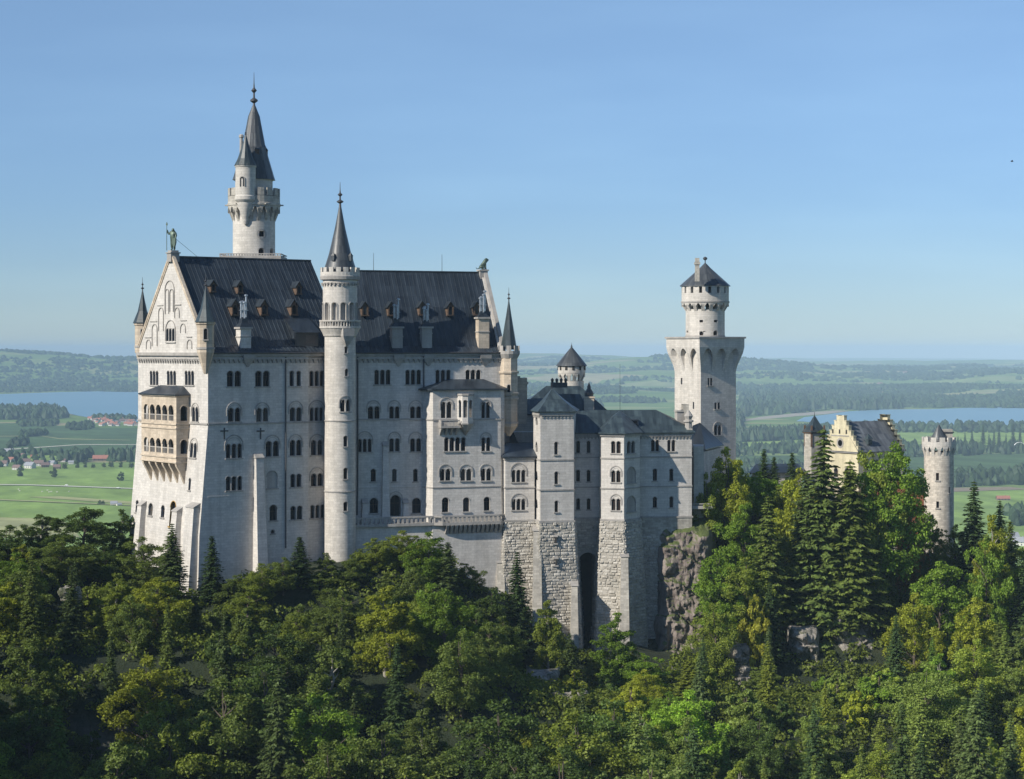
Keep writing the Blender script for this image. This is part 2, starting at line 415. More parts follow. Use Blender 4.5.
def blocks(mb, M, u0, u1, z0, z1, holes=(), rh=.46, seed=1):
    """rough-hewn blocks, every one a pillow of its own thickness"""
    R = random.Random(seed); z = z1
    while z > z0:
        h = rh * R.uniform(.85, 1.2); zb = max(z0, z - h); u = u0 - R.uniform(0, .8)
        while u < u1:
            w = R.uniform(.55, 1.2); a, b = max(u0, u), min(u1, u + w); u += w
            if b - a < .12: continue
            if any(a < hh[1] and b > hh[0] and zb < hh[3] and z > hh[2] for hh in holes): continue
            g = .035; p = R.choice((.06, .09, .13, .17, .22)) * R.uniform(.7, 1.1); i = min(.1, (b - a) * .3)
            o4 = [(a + g, zb + g), (b - g, zb + g), (b - g, z - g), (a + g, z - g)]
            i4 = [(a + i + g, zb + .09), (b - i - g, zb + .09), (b - i - g, z - .13), (a + i + g, z - .13)]
            O = [M.pt(*q, -.02) for q in o4]; I = [M.pt(*q, p + R.uniform(-.05, .05)) for q in i4]
            for k in range(4): mb.face([O[k], O[(k + 1) % 4], I[(k + 1) % 4], I[k]])
            mb.face(I)
        z = zb
def ribs(mb, a, b, c, d, n):
    """standing seams on roof plane a-b (eave) to d-c (ridge)"""
    a, b, c, d = map(Vector, (a, b, c, d)); nn = (b - a).cross(d - a).normalized()
    e = (b - a).normalized() * .035
    for i in range(1, n):
        t = i / n; p = a.lerp(b, t); q = d.lerp(c, t)
        P = [p - e, p + e, q + e, q - e]; Q = [x + nn * .06 for x in P]
        mb.face(Q); mb.face([P[0], P[3], Q[3], Q[0]]); mb.face([P[1], Q[1], Q[2], P[2]])

GR = .4
# ================================================================== palace
palace = thing('palace', 'long grey limestone palace with steep dark metal roof and pointed west gable', 'palace', (-47.5, 320, -38))
A36 = radians(36); d1 = Vector((cos(A36), sin(A36))); n1 = Vector((sin(A36), -cos(A36)))
C0 = Vector((-47.5, 320)); WD = 24.8
s1 = Flat(C0, C0 + d1 * 27)
u308 = s1.u(308.3); uE = 25.6
offP = lambda z: max(0.0, min(1.0, (-12.0 - z) / 17.0)) * 1.5 + max(0.0, (-29 - z)) * .03
pa = [tuple(C0), tuple(C0 + d1 * u308), tuple(C0 + d1 * u308 - n1 * .5), tuple(C0 + d1 * uE - n1 * .5), tuple(C0 + d1 * uE - n1 * WD), tuple(C0 - n1 * WD)]
zEave = -.6
wm = MB(LIME)
S = Solid(palace, LIME, pa, -44, zEave, offP, [-12, -16, -20, -24, -29, -36])
sA, sB, sWst = S.W[0], S.W[2], S.W[5]
for i_, (p_, q_) in enumerate(((0, 0), (0, 0), (0, 0), (0, 0), (0, 1), (1, 1))): S.W[i_].mP = -d1 * p_; S.W[i_].mQ = -d1 * q_   # only the west front is battered
class Sh:      # the wall seen through its battered face: pixel look-ups corrected for the batter
    pass
P_ = palace
for a in ((227, 241, 371, 386.5, 2, None), (255.3, 269.5, 371, 386.5, 2, None), (289.6, 293.8, 371, 386, 1, None), (296.6, 300.8, 371, 386, 1, None),
          (228, 240.5, 408, 421.5, 2, 403), (256.3, 268.3, 408, 421.5, 2, 403), (289.8, 301.6, 407.5, 421, 2, 401.5),
          (226, 242, 444, 458, 3, 435.6), (265.8, 279, 441, 456.5, 2, 435.6), (289.8, 301.6, 440, 455.5, 2, 435),
          (226, 242, 476.5, 490.5, 3, None), (290.5, 301.3, 474, 487, 2, None),
          (269.6, 277, 505, 520.5, 1, None), (290.5, 302.3, 506, 519.5, 2, None), (271, 274.5, 530, 533.5, 1, None)):
    win(P_, sA, S.holes[0], *a[:5], arch=a[5])
win(P_, sA, S.holes[0], 267, 277.5, 471, 488, 1, blind=True, label='bricked-up round arched window niche')
for a in ((309.5, 324, 371, 386, 3, None), (309.8, 323.4, 407.5, 421, 3, 400.8), (311, 323, 440, 455, 2, 434.8), (311, 323, 473.5, 486, 2, 468), (310.5, 324.5, 505, 518, 3, None)):
    win(P_, sB, S.holes[2], *a[:5], arch=a[5])
# west front
for a in ((150, 158.4, 371, 385, 3, None), (167, 176, 371, 385, 3, None), (185, 194, 371, 385, 3, None), (192, 198.6, 407, 421.5, 2, 403.5), (192, 198.6, 443, 457.5, 2, 438.5),
          (193.2, 195.4, 478, 490, 1, None), (142.5, 145, 500, 512, 1, None), (155.4, 159.6, 503, 515, 1, None), (168, 171.5, 505, 517, 1, None)):
    win(P_, sWst, S.holes[5], *a[:5], arch=a[5])
win(P_, sWst, S.holes[5], 177, 182.5, 501, 526, 1, stone=GOLD, label='tall round arched west window in golden frame')
S.finish(wm, cap=True)
zz_ = [-44, -36, -29, -24, -20, -16, -12]
for za_, zb__ in zip(zz_[:-1], zz_[1:]):
    oa_, ob_ = offP(za_), offP(zb__); A_ = C0 - d1 * oa_; B_ = C0 - d1 * ob_; wm.m(LIME)
    wm.face([(A_.x, A_.y, za_), (C0.x, C0.y, za_), (C0.x, C0.y, zb__), (B_.x, B_.y, zb__)], [(-oa_, za_), (0, za_), (0, zb__), (-ob_, zb__)])
a20 = radians(20); d2 = Vector((cos(a20), sin(a20))); n2 = Vector((sin(a20), -cos(a20)))
B0 = C0 + d1 * 25.0; L2 = 27.4; W2 = 19
pb = [tuple(B0 - d2 * .6), tuple(B0 + d2 * L2), tuple(B0 + d2 * L2 - n2 * W2), tuple(B0 - d2 * .6 - n2 * W2)]
offQ = lambda z: max(0.0, (-22 - z)) * .04
S2 = Solid(palace, LIME, pb, -42, zEave, offQ, [-22, -30])
sC = S2.W[0]
for a in ((374.5, 390.3, 370, 384.5, 3, None), (405.5, 420.8, 370, 384.5, 3, None), (435.6, 450.4, 370, 384.3, 3, None), (465.7, 480.5, 370, 384.3, 3, None),
          (368, 379.5, 406.5, 419, 2, 401), (389.4, 399.4, 406.5, 419, 2, 401), (410.3, 421, 406.5, 419, 2, 401),
          (358, 371.5, 439, 452, 3, 432), (389.4, 399.6, 438.5, 451.5, 2, 432.5), (410.3, 421, 438.5, 451.5, 2, 432.5),
          (370.8, 375.8, 469, 481.5, 1, None), (392.2, 396.6, 469, 481.5, 1, None), (413.3, 417.6, 469, 481.5, 1, None),
          (370, 378.4, 498, 513, 1, None), (412, 420.8, 498, 513, 1, None)):
    win(P_, sC, S2.holes[0], *a[:5], arch=a[5])
win(P_, sC, S2.holes[0], 390.3, 401, 495, 516, 1, arch=492, sill=False, depth=.9, glass=VOIDM, name='terrace_doorway')
S2.finish(wm)
wm.build('wall', palace)
# bay on the south front
ub0, ub1 = sC.u(428), L2 - .45
zt, zb_ = sC.z(388.5, 20), -42
bayo = 3.0
Bp = lambda u, d: tuple(B0 + d2 * u + n2 * d)
fr0 = Flat(Bp(0, bayo), Bp(30, bayo)); ufl = fr0.u(433)
pbay = [Bp(ufl - .9, .01), Bp(ufl, bayo), Bp(ub1 - 1, bayo), Bp(ub1, bayo - 1), Bp(ub1, .01)]
offB = lambda z: max(0.0, (-21 - z)) * .03
S3 = Solid(palace, LIME, [Bp(ub1, .01) if i == 4 else p for i, p in enumerate(pbay)], -40, zt, offB, [-21])
fB = S3.W[1]
def onfb(x): return x
for a in ((481.5, 489.8, 402, 418, 2, 400), (444.3, 465.5, 437.5, 451, 4, None), (481.5, 490.3, 437.5, 451, 2, 433), (440, 450.6, 469, 480.5, 2, 465), (460.5, 471.5, 469, 480.5, 2, 465), (481, 491, 468.5, 480.5, 2, 464.5),
          (442.2, 448.8, 497.5, 512, 1, None), (463, 469.3, 497.5, 511.5, 1, None), (483.5, 489.5, 497, 510.5, 1, None)):
    win(P_, fB, S3.holes[1], *a[:5], arch=a[5])
win(P_, fB, S3.holes[1], 441, 451.5, 402, 418, 2, arch=398, sill=False)
b = MB(LIME); S3.finish(b); b.m(TRIM)
S3.band(b, fB.z(419.3, 8), .22, .14); S3.band(b, fB.z(486.7, 8), .18, .10)
bay = b.build('bay', palace)
# bay roof
g = grow(pbay, .55); zr = zt + .02
rf = MB(SLATE); c1 = Bp(ufl + 3.5, .06); c2 = Bp(ub1 - 3.0, .06)
apx = zt + 1.55
e = [(*g[i], zr) for i in range(5)]
e[0] = (*Bp(ufl - 1.6, .03), zr); e[4] = (*Bp(ub1 + .5, .03), zr)
A_, B_ = (*c1, apx), (*c2, apx)
rf.face([e[0], e[1], A_]); rf.face([e[1], e[2], B_, A_]); rf.face([e[2], e[3], B_]); rf.face([e[3], e[4], B_]); rf.prism([p[:2] for p in e], zr - .25, zr - .004)
rf.build('bay_roof', palace)
# oriel + balcony on the bay
ori = MB(LIME); F0 = fB
uo0, uo1 = F0.u(457.5), F0.u(473); zo0, zo1 = F0.z(424, uo0), F0.z(394.5, uo0); um = (uo0 + uo1) / 2
def Fp(u, d): q = F0.pt(u, 0, d); return (q[0], q[1])
po = [Fp(uo0, .0), Fp(uo0 + .35, 1.5), Fp(uo0 + 1.25, 1.7), Fp(uo1 - .3, .95), Fp(uo1, .0)]
So = Solid(palace, LIME, po, zo0, zo1)
orl = MB(LIME)
SoW = [(So.W[1], So.holes[1], .2), (So.W[2], So.holes[2], .3), (So.W[0], So.holes[0], .3)]
ow = []
for M, hh, mg in SoW:
    hh.append((M.L * mg * .8, M.L * (1 - mg * .8), zo0 + 1.1, zo1 - .9, True)); ow.append((M, hh[-1]))
So.finish(orl); orl.m(TRIM); So.band(orl, zo1, .3, .15); So.band(orl, zo0 + .1, .25, .12)
orl.loft([[(*Fp(um, .0), zo0 - 2.0)] * 5, [(*(Vector(po[i]) * .5 + Vector(Fp(um, 0)) * .5), zo0 - 1.1) for i in range(5)], [(*p, zo0) for p in po]], cap0=False)
oo = orl.build('oriel', palace)
for M, h in ow:
    w_ = MB(TRIM); reveal(w_, M, h, .25); archband(w_, M, h[0], h[1], h[3] - (h[1] - h[0]) / 2, .08, .05); wo = w_.build('window', oo)
bl = MB(TRIM); u0, u1 = F0.u(438.5), F0.u(457.3); zb1 = F0.z(426, u0)
bl.mbox(F0, u0, u1, zb1 - .3, zb1, 0, 1.35)
for k in range(13):
    u = u0 + .12 + (u1 - u0 - .24) * k / 12; q = F0.pt(u, 0, 1.25); bl.tube((q[0], q[1], zb1), (q[0], q[1], zb1 + .85), .07, seg=6)
bl.mbox(F0, u0, u1, zb1 + .85, zb1 + 1.0, 1.12, 1.38); bl.mbox(F0, u0, u0 + .2, zb1, zb1 + 1.0, 0, 1.35)
for k in range(4):
    u = u0 + .3 + (u1 - u0 - .6) * k / 3
    r = [[F0.pt(uu, zz, dd) for uu, dd in ((u - .16, 0), (u + .16, 0), (u + .16, dm), (u - .16, dm))] for zz, dm in ((zb1 - 1.5, .1), (zb1 - .8, .75), (zb1 - .3, 1.2))]
    bl.loft(r)
bl.build('balcony', palace)
# mouldings
tr = MB(TRIM)
trE = MB(TRIM)
def mband(M, u0, u1, z, h, d): (trE if M is sC else tr).mbox(M, u0, u1, z - h / 2, z + h / 2, -.02, d)
zs1 = s1.z(424.2, .3)
for M in (sA, sB, sWst): mband(M, 0, M.L, zs1, .25, .16)
mband(sC, 0, ub0, sC.z(419.3, 5), .22, .14)
tr.m(LIME); trE.m(LIME)
zs2 = s1.z(497, .3)
for M in (sA, sB): mband(M, 0, M.L, zs2, .2, .05)
mband(sC, 0, ub0, sC.z(487.6, 5), .16, .10)
tr.m(TRIM)
for M in (sA, sB): corbels(tr, M, .05, M.L - .05, zEave - .9)
corbels(tr, sWst, .3, sWst.L - .3, zEave - .9); trE.m(TRIM); corbels(trE, sC, .8, sC.L - .1, zEave - .9)
for M in (sA, sC): mband(M, .5, M.L, zEave - .12, .42, .5)
mband(sB, 0, sB.L, zEave - .12, .42, .9); mband(sWst, .1, sWst.L - .1, zEave - .05, .5, .45)
tr.build('cornice', palace); trE.build('cornice', palace)
# cross-shaped anchor irons and a buttress or two
anc = MB(PIPE)
for px in (224.2, 260.5):
    u = sA.u(px); z = sA.z(433.5, u)
    anc.mbox(sA, u - .1, u + .1, z - .9, z + .9, 0, .1); anc.mbox(sA, u - .7, u + .7, z + .3, z + .5, 0, .1)
anc.build('anchor_iron', palace)
def buttress(M, px0, px1, py0, py1, d0, d1, mat=LIME, nm='buttress', root=palace):
    ua, ub = M.u(px0), M.u(px1); uc = (ua + ub) / 2; z1, z0 = M.z(py0, uc), M.z(py1, uc)
    b = MB(mat); ex = .25
    r = [[M.pt(u, z, d) for u, d in ((ua - x, -.2), (ua - x, dd), (ub + x, dd), (ub + x, -.2))] for z, dd, x in ((z0, d1, ex), (z1, d0, 0))]
    b.loft(r); b.m(TRIM); r2 = [[M.pt(u, z, d) for u, d in ((ua - .12, -.1), (ua - .12, dd), (ub + .12, dd), (ub + .12, -.1))] for z, dd in ((z1, d0 + .15), (z1 + .12, d0 + .12), (z1 + .75, .02))]
    b.loft(r2); return b.build(nm, root)
buttress(sA, 254, 261.5, 458, 575, .7, 1.8)
buttress(sC, 382.5, 387.5, 446, 530, .5, .9)
buttress(sWst, 149, 153, 505, 560, .9, 1.4); buttress(sWst, 184, 189, 511, 570, .9, 1.5); buttress(sWst, 198.5, 206.5, 507, 640, 1.1, 1.9)
for px in (364.5, 405): 
    buttress(sC, px - 2.3, px + 2.3, 503, 530, .6, .7, nm='pier')
for M, px, yb in ((sA, 285.3, 548), (sC, 423.5, 518), (sC, 357.5, 515)):
    u = M.u(px); z0_, z1_ = M.z(yb, u), zEave - .5
    dp = MB(PIPE); nseg = 6
    for k in range(nseg):
        za, zc = z0_ + (z1_ - z0_) * k / nseg, z0_ + (z1_ - z0_) * (k + 1) / nseg
        dp.tube(M.pt(u, za, .15), M.pt(u, zc, .15), .12, seg=6)
    dp.build('downpipe', palace)
# terrace along the south front
te = MB(TRIM); tz = sC.z(521.5, 12); tf = 4.1; utA, utB = .6, sC.u(497)
tp = [Bp(utA, .02), Bp(utA, 3.0), Bp(ub0 - .6, 3.3), Bp(ub0 + .6, tf), Bp(utB - 1.5, tf), Bp(utB, tf - 1.2), Bp(utB + .4, 1.0), Bp(utB + .4, .02)]
te.prism(grow(tp, .25), tz - .45, tz)
for i in range(1, 7):
    p, q = Vector(tp[i - 1]) if i > 0 else None, Vector(tp[i]); L = (q - p).length
    M = Flat(p, q); te.mbox(M, 0, L, tz + .85, tz + 1.1, -.3, .05)
    nb = max(1, int(L / .75))
    for k in range(nb + 1):
        u = L * k / nb; te.mbox(M, max(0, u - .18), min(L, u + .18), tz, tz + .85, -.24, -.02)
for k in range(13):
    u = ub0 + 2 + (utB - ub0 - 3) * k / 12; M = sC
    r = [[M.pt(uu, zz, dd) for uu, dd in ((u - .22, 0), (u + .22, 0), (u + .22, dm), (u - .22, dm))] for zz, dm in ((tz - 1.9, bayo + .15), (tz - 1.1, tf - .3), (tz - .45, tf + .1))]
    te.loft(r)
te.build('terrace', palace)
ret = MB(LIME); ret.prism([Bp(.4, .3), Bp(.4, 2.7), Bp(ub0 - .4, 3.0), Bp(ub0 + 1.4, 3.2), Bp(ub0 + 1.4, .3)], -42, tz - .46); ret.build('retaining_wall', palace)
# roofs
def gable_roof(name, O, d, n, ua, ub, width, zr, over=.7, nrib=40, mat=SLATE, ridgecol=SEAM, lip=.9):
    r = MB(mat); P = lambda u, dd, z: (O.x + d.x * u + n.x * dd, O.y + d.y * u + n.y * dd, z)
    h = width / 2; z0 = zEave + .12; kz = 1.1
    fr = [P(ua, over, z0), P(ub, over, z0), P(ub, -1.1, z0 + kz), P(ua, -1.1, z0 + kz)]
    up = [P(ub, -h, zr), P(ua, -h, zr)]
    bk = [P(ua, -width - over, z0), P(ub, -width - over, z0), P(ub, -width + 1.1, z0 + kz), P(ua, -width + 1.1, z0 + kz)]
    r.face(fr); r.face([fr[3], fr[2], up[0], up[1]]); r.face([bk[1], bk[0], bk[3], bk[2]]); r.face([bk[2], bk[3], up[1], up[0]])
    r.face([fr[0], fr[3], up[1], bk[3], bk[0]]); r.face([fr[1], bk[1], bk[2], up[0], fr[2]]); r.face([fr[0], bk[0], bk[1], fr[1]])
    r.m(ridgecol); ribs(r, fr[3], fr[2], up[0], up[1], nrib); ribs(r, fr[0], fr[1], fr[2], fr[3], nrib)
    r.m(mat); r.tube(Vector(up[0]) + Vector((0, 0, .05)), Vector(up[1]) + Vector((0, 0, .05)), .16, seg=6)
    r.m(PIPE); r.tube(Vector(fr[0]) + Vector((0, 0, .02)), Vector(fr[1]) + Vector((0, 0, .02)), .14, seg=6)
    o = r.build(name, palace)
    pn = Vector((n.x * (zr - z0 - kz), n.y * (zr - z0 - kz), h - 1.1)).normalized()
    return o, Vector(up[0]), pn
zR1 = 15.0; zR2 = 13.3
ro1, rp1, rn1 = gable_roof('roof', C0, d1, n1, .5, 25.8, WD, zR1, nrib=34)
ro2, rp2, rn2 = gable_roof('roof', B0, d2, n2, .2, L2 - .5, W2, zR2, nrib=36)
# east end gable of the west block (lead covered) is part of its roof; masonry gables:
def gable(M, zb, zr, thick, cop, name, face=LIME):
    g = MB(face); L = M.L; h = .3
    r = [[M.pt(u, z, d) for u, z in ((-.15, zb), (L + .15, zb), (L / 2, zr))] for d in (.12, -thick)]
    g.face(r[0], [(0, zb), (L, zb), (L / 2, zr)]); g.face(list(reversed(r[1])))
    for i in range(3): g.face([r[0][i], r[1][i], r[1][(i + 1) % 3], r[0][(i + 1) % 3]])
    g.m(cop)
    for sgn in (0, 1):
        a = (-.35, zb) if sgn == 0 else (L + .35, zb); b = (L / 2, zr + .25)
        ax = Vector((b[0] - a[0], b[1] - a[1])).normalized(); nn = Vector((-ax.y, ax.x)) * (1 if sgn == 0 else -1)
        c = [(a[0], a[1]), (b[0], b[1]), (b[0] + nn.x * h, b[1] + nn.y * h + .1), (a[0] + nn.x * h, a[1] + nn.y * h)]
        ci = [(a[0] - nn.x * .28, a[1] - nn.y * .28), (b[0] - nn.x * .28, b[1] - nn.y * .28)]
        q = [[M.pt(u, z, d) for u, z in c] for d in (.34, -thick + .3)]
        g.loft(q)
        q = [[M.pt(u, z, d) for u, z in (ci[0], ci[1], (b[0], b[1]), (a[0], a[1]))] for d in (.26, .0)]
        g.loft(q)
    return g
gm = Flat(sWst.P, sWst.Q)
g = gable(gm, zEave + .1, zR1 + .25, .5, SAND, 'gable')
# blind arcading on the west gable
g.m(TRIM)
def garch(px, yt, yb, w):
    uc = gm.u(px); zt_ = gm.z(yt, uc); z0_ = gm.z(yb, uc); r = w / 2
    archband(g, gm, uc - r, uc + r, zt_ - r, .13, .26, legs=max(.1, zt_ - r - z0_))
for px, yt, yb, w in ((170.6, 281, 312, 3.2), (168, 289.5, 314, 1.1), (172.6, 289.5, 312, 1.1), (162, 308, 331, 1.6), (178, 308, 318, 1.5), (155.6, 324.5, 346, 1.7), (184, 324, 333, 1.6), (149.5, 340, 349, 1.5), (190.5, 340, 349, 1.5), (171.5, 320.5, 341, 3.4)):
    garch(px, yt, yb, w)
for px0, px1, py in ((158, 164, 305.5), (175, 182, 305), (151, 158, 321.5), (181.5, 187.5, 320.5), (146, 152, 337.5), (187.5, 193, 337)):
    u0, u1 = gm.u(px0), gm.u(px1); g.mbox(gm, u0, u1, gm.z(py, u0) - .08, gm.z(py, u0) + .08, .1, .24)
for k, px in enumerate((168.6, 171.6, 174.6)):
    uc = gm.u(px); za, zb2 = gm.z(341, uc), gm.z(328.5, uc); g.m(GLASS)
    o4 = outline((uc - .42, uc + .42, za, zb2, True)); g.face([gm.pt(*p, .135) for p in reversed(o4)]); g.m(TRIM); archband(g, gm, uc - .42, uc + .42, zb2 - .42, .14, .24, legs=zb2 - .42 - za)
g.mbox(gm, gm.u(166.8), gm.u(176.6), gm.z(342.5, 12) - .1, gm.z(342.5, 12) + .1, .1, .3)
g.build('gable', palace)
em = Flat(S2.W[1].P, S2.W[1].Q); ge = gable(em, zEave + .1, zR2 + .2, .6, TRIM, 'gable'); ge.build('gable', palace)
# pedestals on the gable tops
pd = MB(TRIM); q = gm.pt(gm.L / 2, 0, -.2); PED1 = (q[0], q[1]); pd.box((q[0], q[1], 14.9), (1.5, 1.5, 1.4), A36); pd.box((q[0], q[1], 15.65), (1.8, 1.8, .2), A36); pd.box((q[0], q[1], 15.9), (1.3, 1.3, .3), A36); pd.build('pedestal', palace); pd = MB(TRIM)
q = em.pt(em.L / 2, 0, -.3); PED2 = (q[0], q[1]); pd.box((q[0], q[1], 12.7), (1.4, 1.4, 1.9), a20); pd.box((q[0], q[1], 13.72), (1.7, 1.7, .25), a20); pd.build('pedestal', palace)
# dormers
def dormer(px, py, p0, pn, d, n, w=1.45, h=1.7, face=BRIK, cover=SLATE):
    c = rayplane(px, py, p0, pn); f = Vector((n.x, n.y, 0)); s_ = Vector((d.x, d.y, 0)); b = MB(face)
    o = c + f * .9 - Vector((0, 0, h * .45)); back = 3.0
    P = lambda u, dd, z: tuple(o + s_ * u - f * dd + Vector((0, 0, z)))
    hw = w / 2
    b.face([P(-hw, 0, 0), P(hw, 0, 0), P(hw, 0, h), P(0, 0, h + w * .75), P(-hw, 0, h)])
    b.face([P(-hw, back, 0), P(-hw, 0, 0), P(-hw, 0, h), P(-hw, back, h)]); b.face([P(hw, 0, 0), P(hw, back, 0), P(hw, back, h), P(hw, 0, h)])
    b.face([P(-hw, 0, 0), P(-hw, back, 0), P(hw, back, 0), P(hw, 0, 0)])
    b.box(P(-hw + .12, -.06, h * .5), (.2, .2, h), atan2(d.y, d.x)); b.box(P(hw - .12, -.06, h * .5), (.2, .2, h), atan2(d.y, d.x)); b.box(P(0, -.08, .08), (w + .2, .3, .2), atan2(d.y, d.x))
    b.m(cover); e = .22; t = .1
    for sg in (-1, 1):
        a = [P(0, -e, h + w * .75 + .12), P(sg * (hw + e), -e, h - .12), P(sg * (hw + e), back, h - .12), P(0, back, h + w * .75 + .12)]
        bb = [(p[0], p[1], p[2] - t) for p in a]; b.loft([bb, a])
    ob = b.build('dormer', palace)
    gl = MB(GLASS); o6 = [P(-.33, -.012, .25), P(.33, -.012, .25), P(.33, -.012, h * .8), P(.2, -.012, h * .98), P(0, -.012, h * 1.05), P(-.2, -.012, h * .98), P(-.33, -.012, h * .8)]
    gl.face(o6); gl.build('dormer_window', ob)
for px, py, sc_ in ((210.5, 289, .85), (237.5, 290, .9), (296, 291, .9), (232.5, 311, 1.12), (261.5, 311, 1.12), (291.3, 311, 1.12)):
    dormer(px, py, rp1, rn1, d1, n1, 1.1 * sc_, 1.45 * sc_)
for px, py in ((363.5, 312), (389.7, 312), (420.6, 311.5), (448.8, 312), (475.3, 311.5)):
    dormer(px, py, rp2, rn2, d2, n2, 1.15, 1.5)
# big shed dormer
c = rayplane(302, 334, rp1, rn1); fo = Vector((n1.x, n1.y, 0)); so = Vector((d1.x, d1.y, 0))
b = MB(SLATE); P = lambda u, dd, z: tuple(c + so * u + fo * dd + Vector((0, 0, z)))
b.loft([[P(-2.1, 1.6, -2.0), P(2.1, 1.6, -2.0), P(2.1, -2.5, -2.0), P(-2.1, -2.5, -2.0)], [P(-2.1, 1.6, .2), P(2.1, 1.6, .2), P(2.1, -2.0, 2.4), P(-2.1, -2.0, 2.4)]])
b.loft([[P(-2.4, 2.0, .1), P(2.4, 2.0, .1), P(2.4, -2.2, 2.6), P(-2.4, -2.2, 2.6)], [P(-2.4, 2.0, .25), P(2.4, 2.0, .25), P(2.4, -2.2, 2.75), P(-2.4, -2.2, 2.75)]])
b.m(PIPE); b.face([P(-.2, 1.61, -1.5), P(1.5, 1.61, -1.5), P(1.5, 1.61, -.2), P(-.2, 1.61, -.2)])
b.build('shed_dormer', palace)
# chimneys
def chimney(px, yb, yt, yh, yp, M, d, mat, w=1.9, dist=1.3, npipe=4, corb=True):
    u = M.u(px); Y = M.Y(u); z0, z1, zh, zp = [zat(v, Y) for v in (yb, yt, yh, yp)]
    q = M.pt(u, 0, -dist); c = (q[0], q[1]); rz = atan2(d.y, d.x); b = MB(mat)
    b.box((*c, (z0 - 2.5 + z1) / 2), (w, w * .8, z1 - z0 + 2.5), rz); b.m(TRIM)
    b.box((*c, z1 - .15), (w + .45, w * .8 + .45, .3), rz); b.box((*c, z0 + (z1 - z0) * .5), (w + .2, w * .8 + .2, .16), rz)
    b.m(SLATE)
    ring = lambda s, z: [(c[0] + x * s * w * cos(rz) - y * s * w * .8 * sin(rz), c[1] + x * s * w * sin(rz) + y * s * w * .8 * cos(rz), z) for x, y in ((-.5, -.5), (.5, -.5), (.5, .5), (-.5, .5))]
    b.loft([ring(1.15, z1), ring(.62, z1 + (zh - z1) * .45), ring(.5, zh)])
    if corb:
        b.m(TRIM); zz = zEave - .9
        b.loft([[M.pt(u + x * w * sx, z, dd) for x, dd in ((-.5, -.05), (.5, -.05), (.5, do), (-.5, do))] for sx, z, do in ((.15, zz - 1.2, .1), (.6, zz - .5, .35), (1.0, zz + .1, .6), (1.05, zz + .75, .7))])
    o = b.build('chimney', palace)
    pp = MB(ZINC)
    for k in range(npipe):
        a = 2 * pi * k / npipe + .5; r = w * .22; x, y = c[0] + r * cos(a), c[1] + r * sin(a); hh = zp - (0 if k == 0 else (zp - zh) * R0.uniform(.15, .35))
        pp.tube((x, y, zh - .2), (x, y, hh - .3), .15, seg=8); pp.lathe((x, y), [(.15, hh - .35), (.3, hh - .3), (.3, hh - .1), (.1, hh)], 8)
    pp.box((*c, zh + (zp - zh) * .3), (w * .62, w * .5, .08), rz)
    pp.build('flue_pipes', o)
R0 = random.Random(5)
chimney(247.5, 346.5, 327, 317, 294, s1, d1, LIME)
chimney(398.5, 346.5, 326.5, 318, 298, sC, d2, TRIM, 1.8); chimney(428.3, 340, 326.5, 320, 303, sC, d2, TRIM, 1.7)
chimney(485, 346.5, 317, 311, 290, sC, d2, SAND, 1.9)
# loggia on the west front
lo = MB(SAND); Mw = gm
uL0, uL1 = 2.0, 0
# outer face plane pushed out by 2.6 m
LD = 2.35
out = Flat(Vector(Mw.pt(0, 0, LD)[:2]), Vector(Mw.pt(Mw.L, 0, LD)[:2]))
uL0, uL1 = out.u(141.5), out.u(176.3)
lp = [Mw.pt(uL0, 0, .02)[:2], Mw.pt(uL0, 0, LD)[:2], Mw.pt(uL1, 0, LD)[:2], Mw.pt(uL1, 0, .02)[:2]]
yy = lambda py, u=(uL0 + uL1) / 2: out.z(py, u)
z_l0, z_l1 = yy(462), yy(394)
SL = Solid(palace, SAND, lp, z_l0, z_l1)
Mo, Ms, Mn = SL.W[1], SL.W[2], SL.W[0]
for y0, y1 in ((404.5, 420), (438, 452.5)):
    za, zb2 = yy(y1), yy(y0); n = 5; m_ = .7; cell = (Mo.L - 2 * m_) / n
    for k in range(n):
        a = m_ + cell * k + .25; SL.holes[1].append((a, a + cell - .5, za, zb2, True))
    SL.holes[2].append((.75, LD - .45, za, zb2 - .1, True)); SL.holes[0].append((.75, LD - .45, za, zb2 - .1, True))
wl_ = MB(SAND); SL.finish(wl_)
for i in (0, 1, 2):
    for h in SL.holes[i]: reveal(wl_, SL.W[i], h, .4); archband(wl_, SL.W[i], h[0], h[1], h[3] - (h[1] - h[0]) / 2, .12, .07)
for z in (yy(423.3), yy(427.5), yy(456), yy(461)): SL.band(wl_, z, .25, .16)
SL.band(wl_, z_l1 - .1, .4, .25)
wl_.m(VOIDM); wl_.prism(grow(lp, -.75), z_l0 + .3, z_l1 - .3)
wl_.m(TRIM)
for h in SL.holes[1] + []:
    nb = 4
    for k in range(nb):
        u = h[0] + (h[1] - h[0]) * (k + .5) / nb; q = Mo.pt(u, 0, -.1); wl_.tube((q[0], q[1], h[2]), (q[0], q[1], h[2] + .8), .06, seg=5)
    wl_.mbox(Mo, h[0], h[1], h[2] + .8, h[2] + .95, -.2, 0)
for k in range(6):     # brackets below
    u = .35 + (Mo.L - .7) * k / 5; P = lambda uu, z, dd: Mo.pt(uu, z, dd - LD)
    wl_.m(SAND)
    wl_.loft([[P(uu, zz, dd) for uu, dd in ((u - .28, -.1), (u + .28, -.1), (u + .28, dm), (u - .28, dm))] for zz, dm in ((z_l0 - 4.6, .25), (z_l0 - 3.4, .75), (z_l0 - 1.6, 1.55), (z_l0 - .4, 2.25), (z_l0, 2.35))])
logg = wl_.build('loggia', palace)
lr = MB(SLATE); g4 = grow(lp, .4); g4[0] = Mw.pt(uL0 - .4, 0, .03)[:2]; g4[3] = Mw.pt(uL1 + .4, 0, .03)[:2]
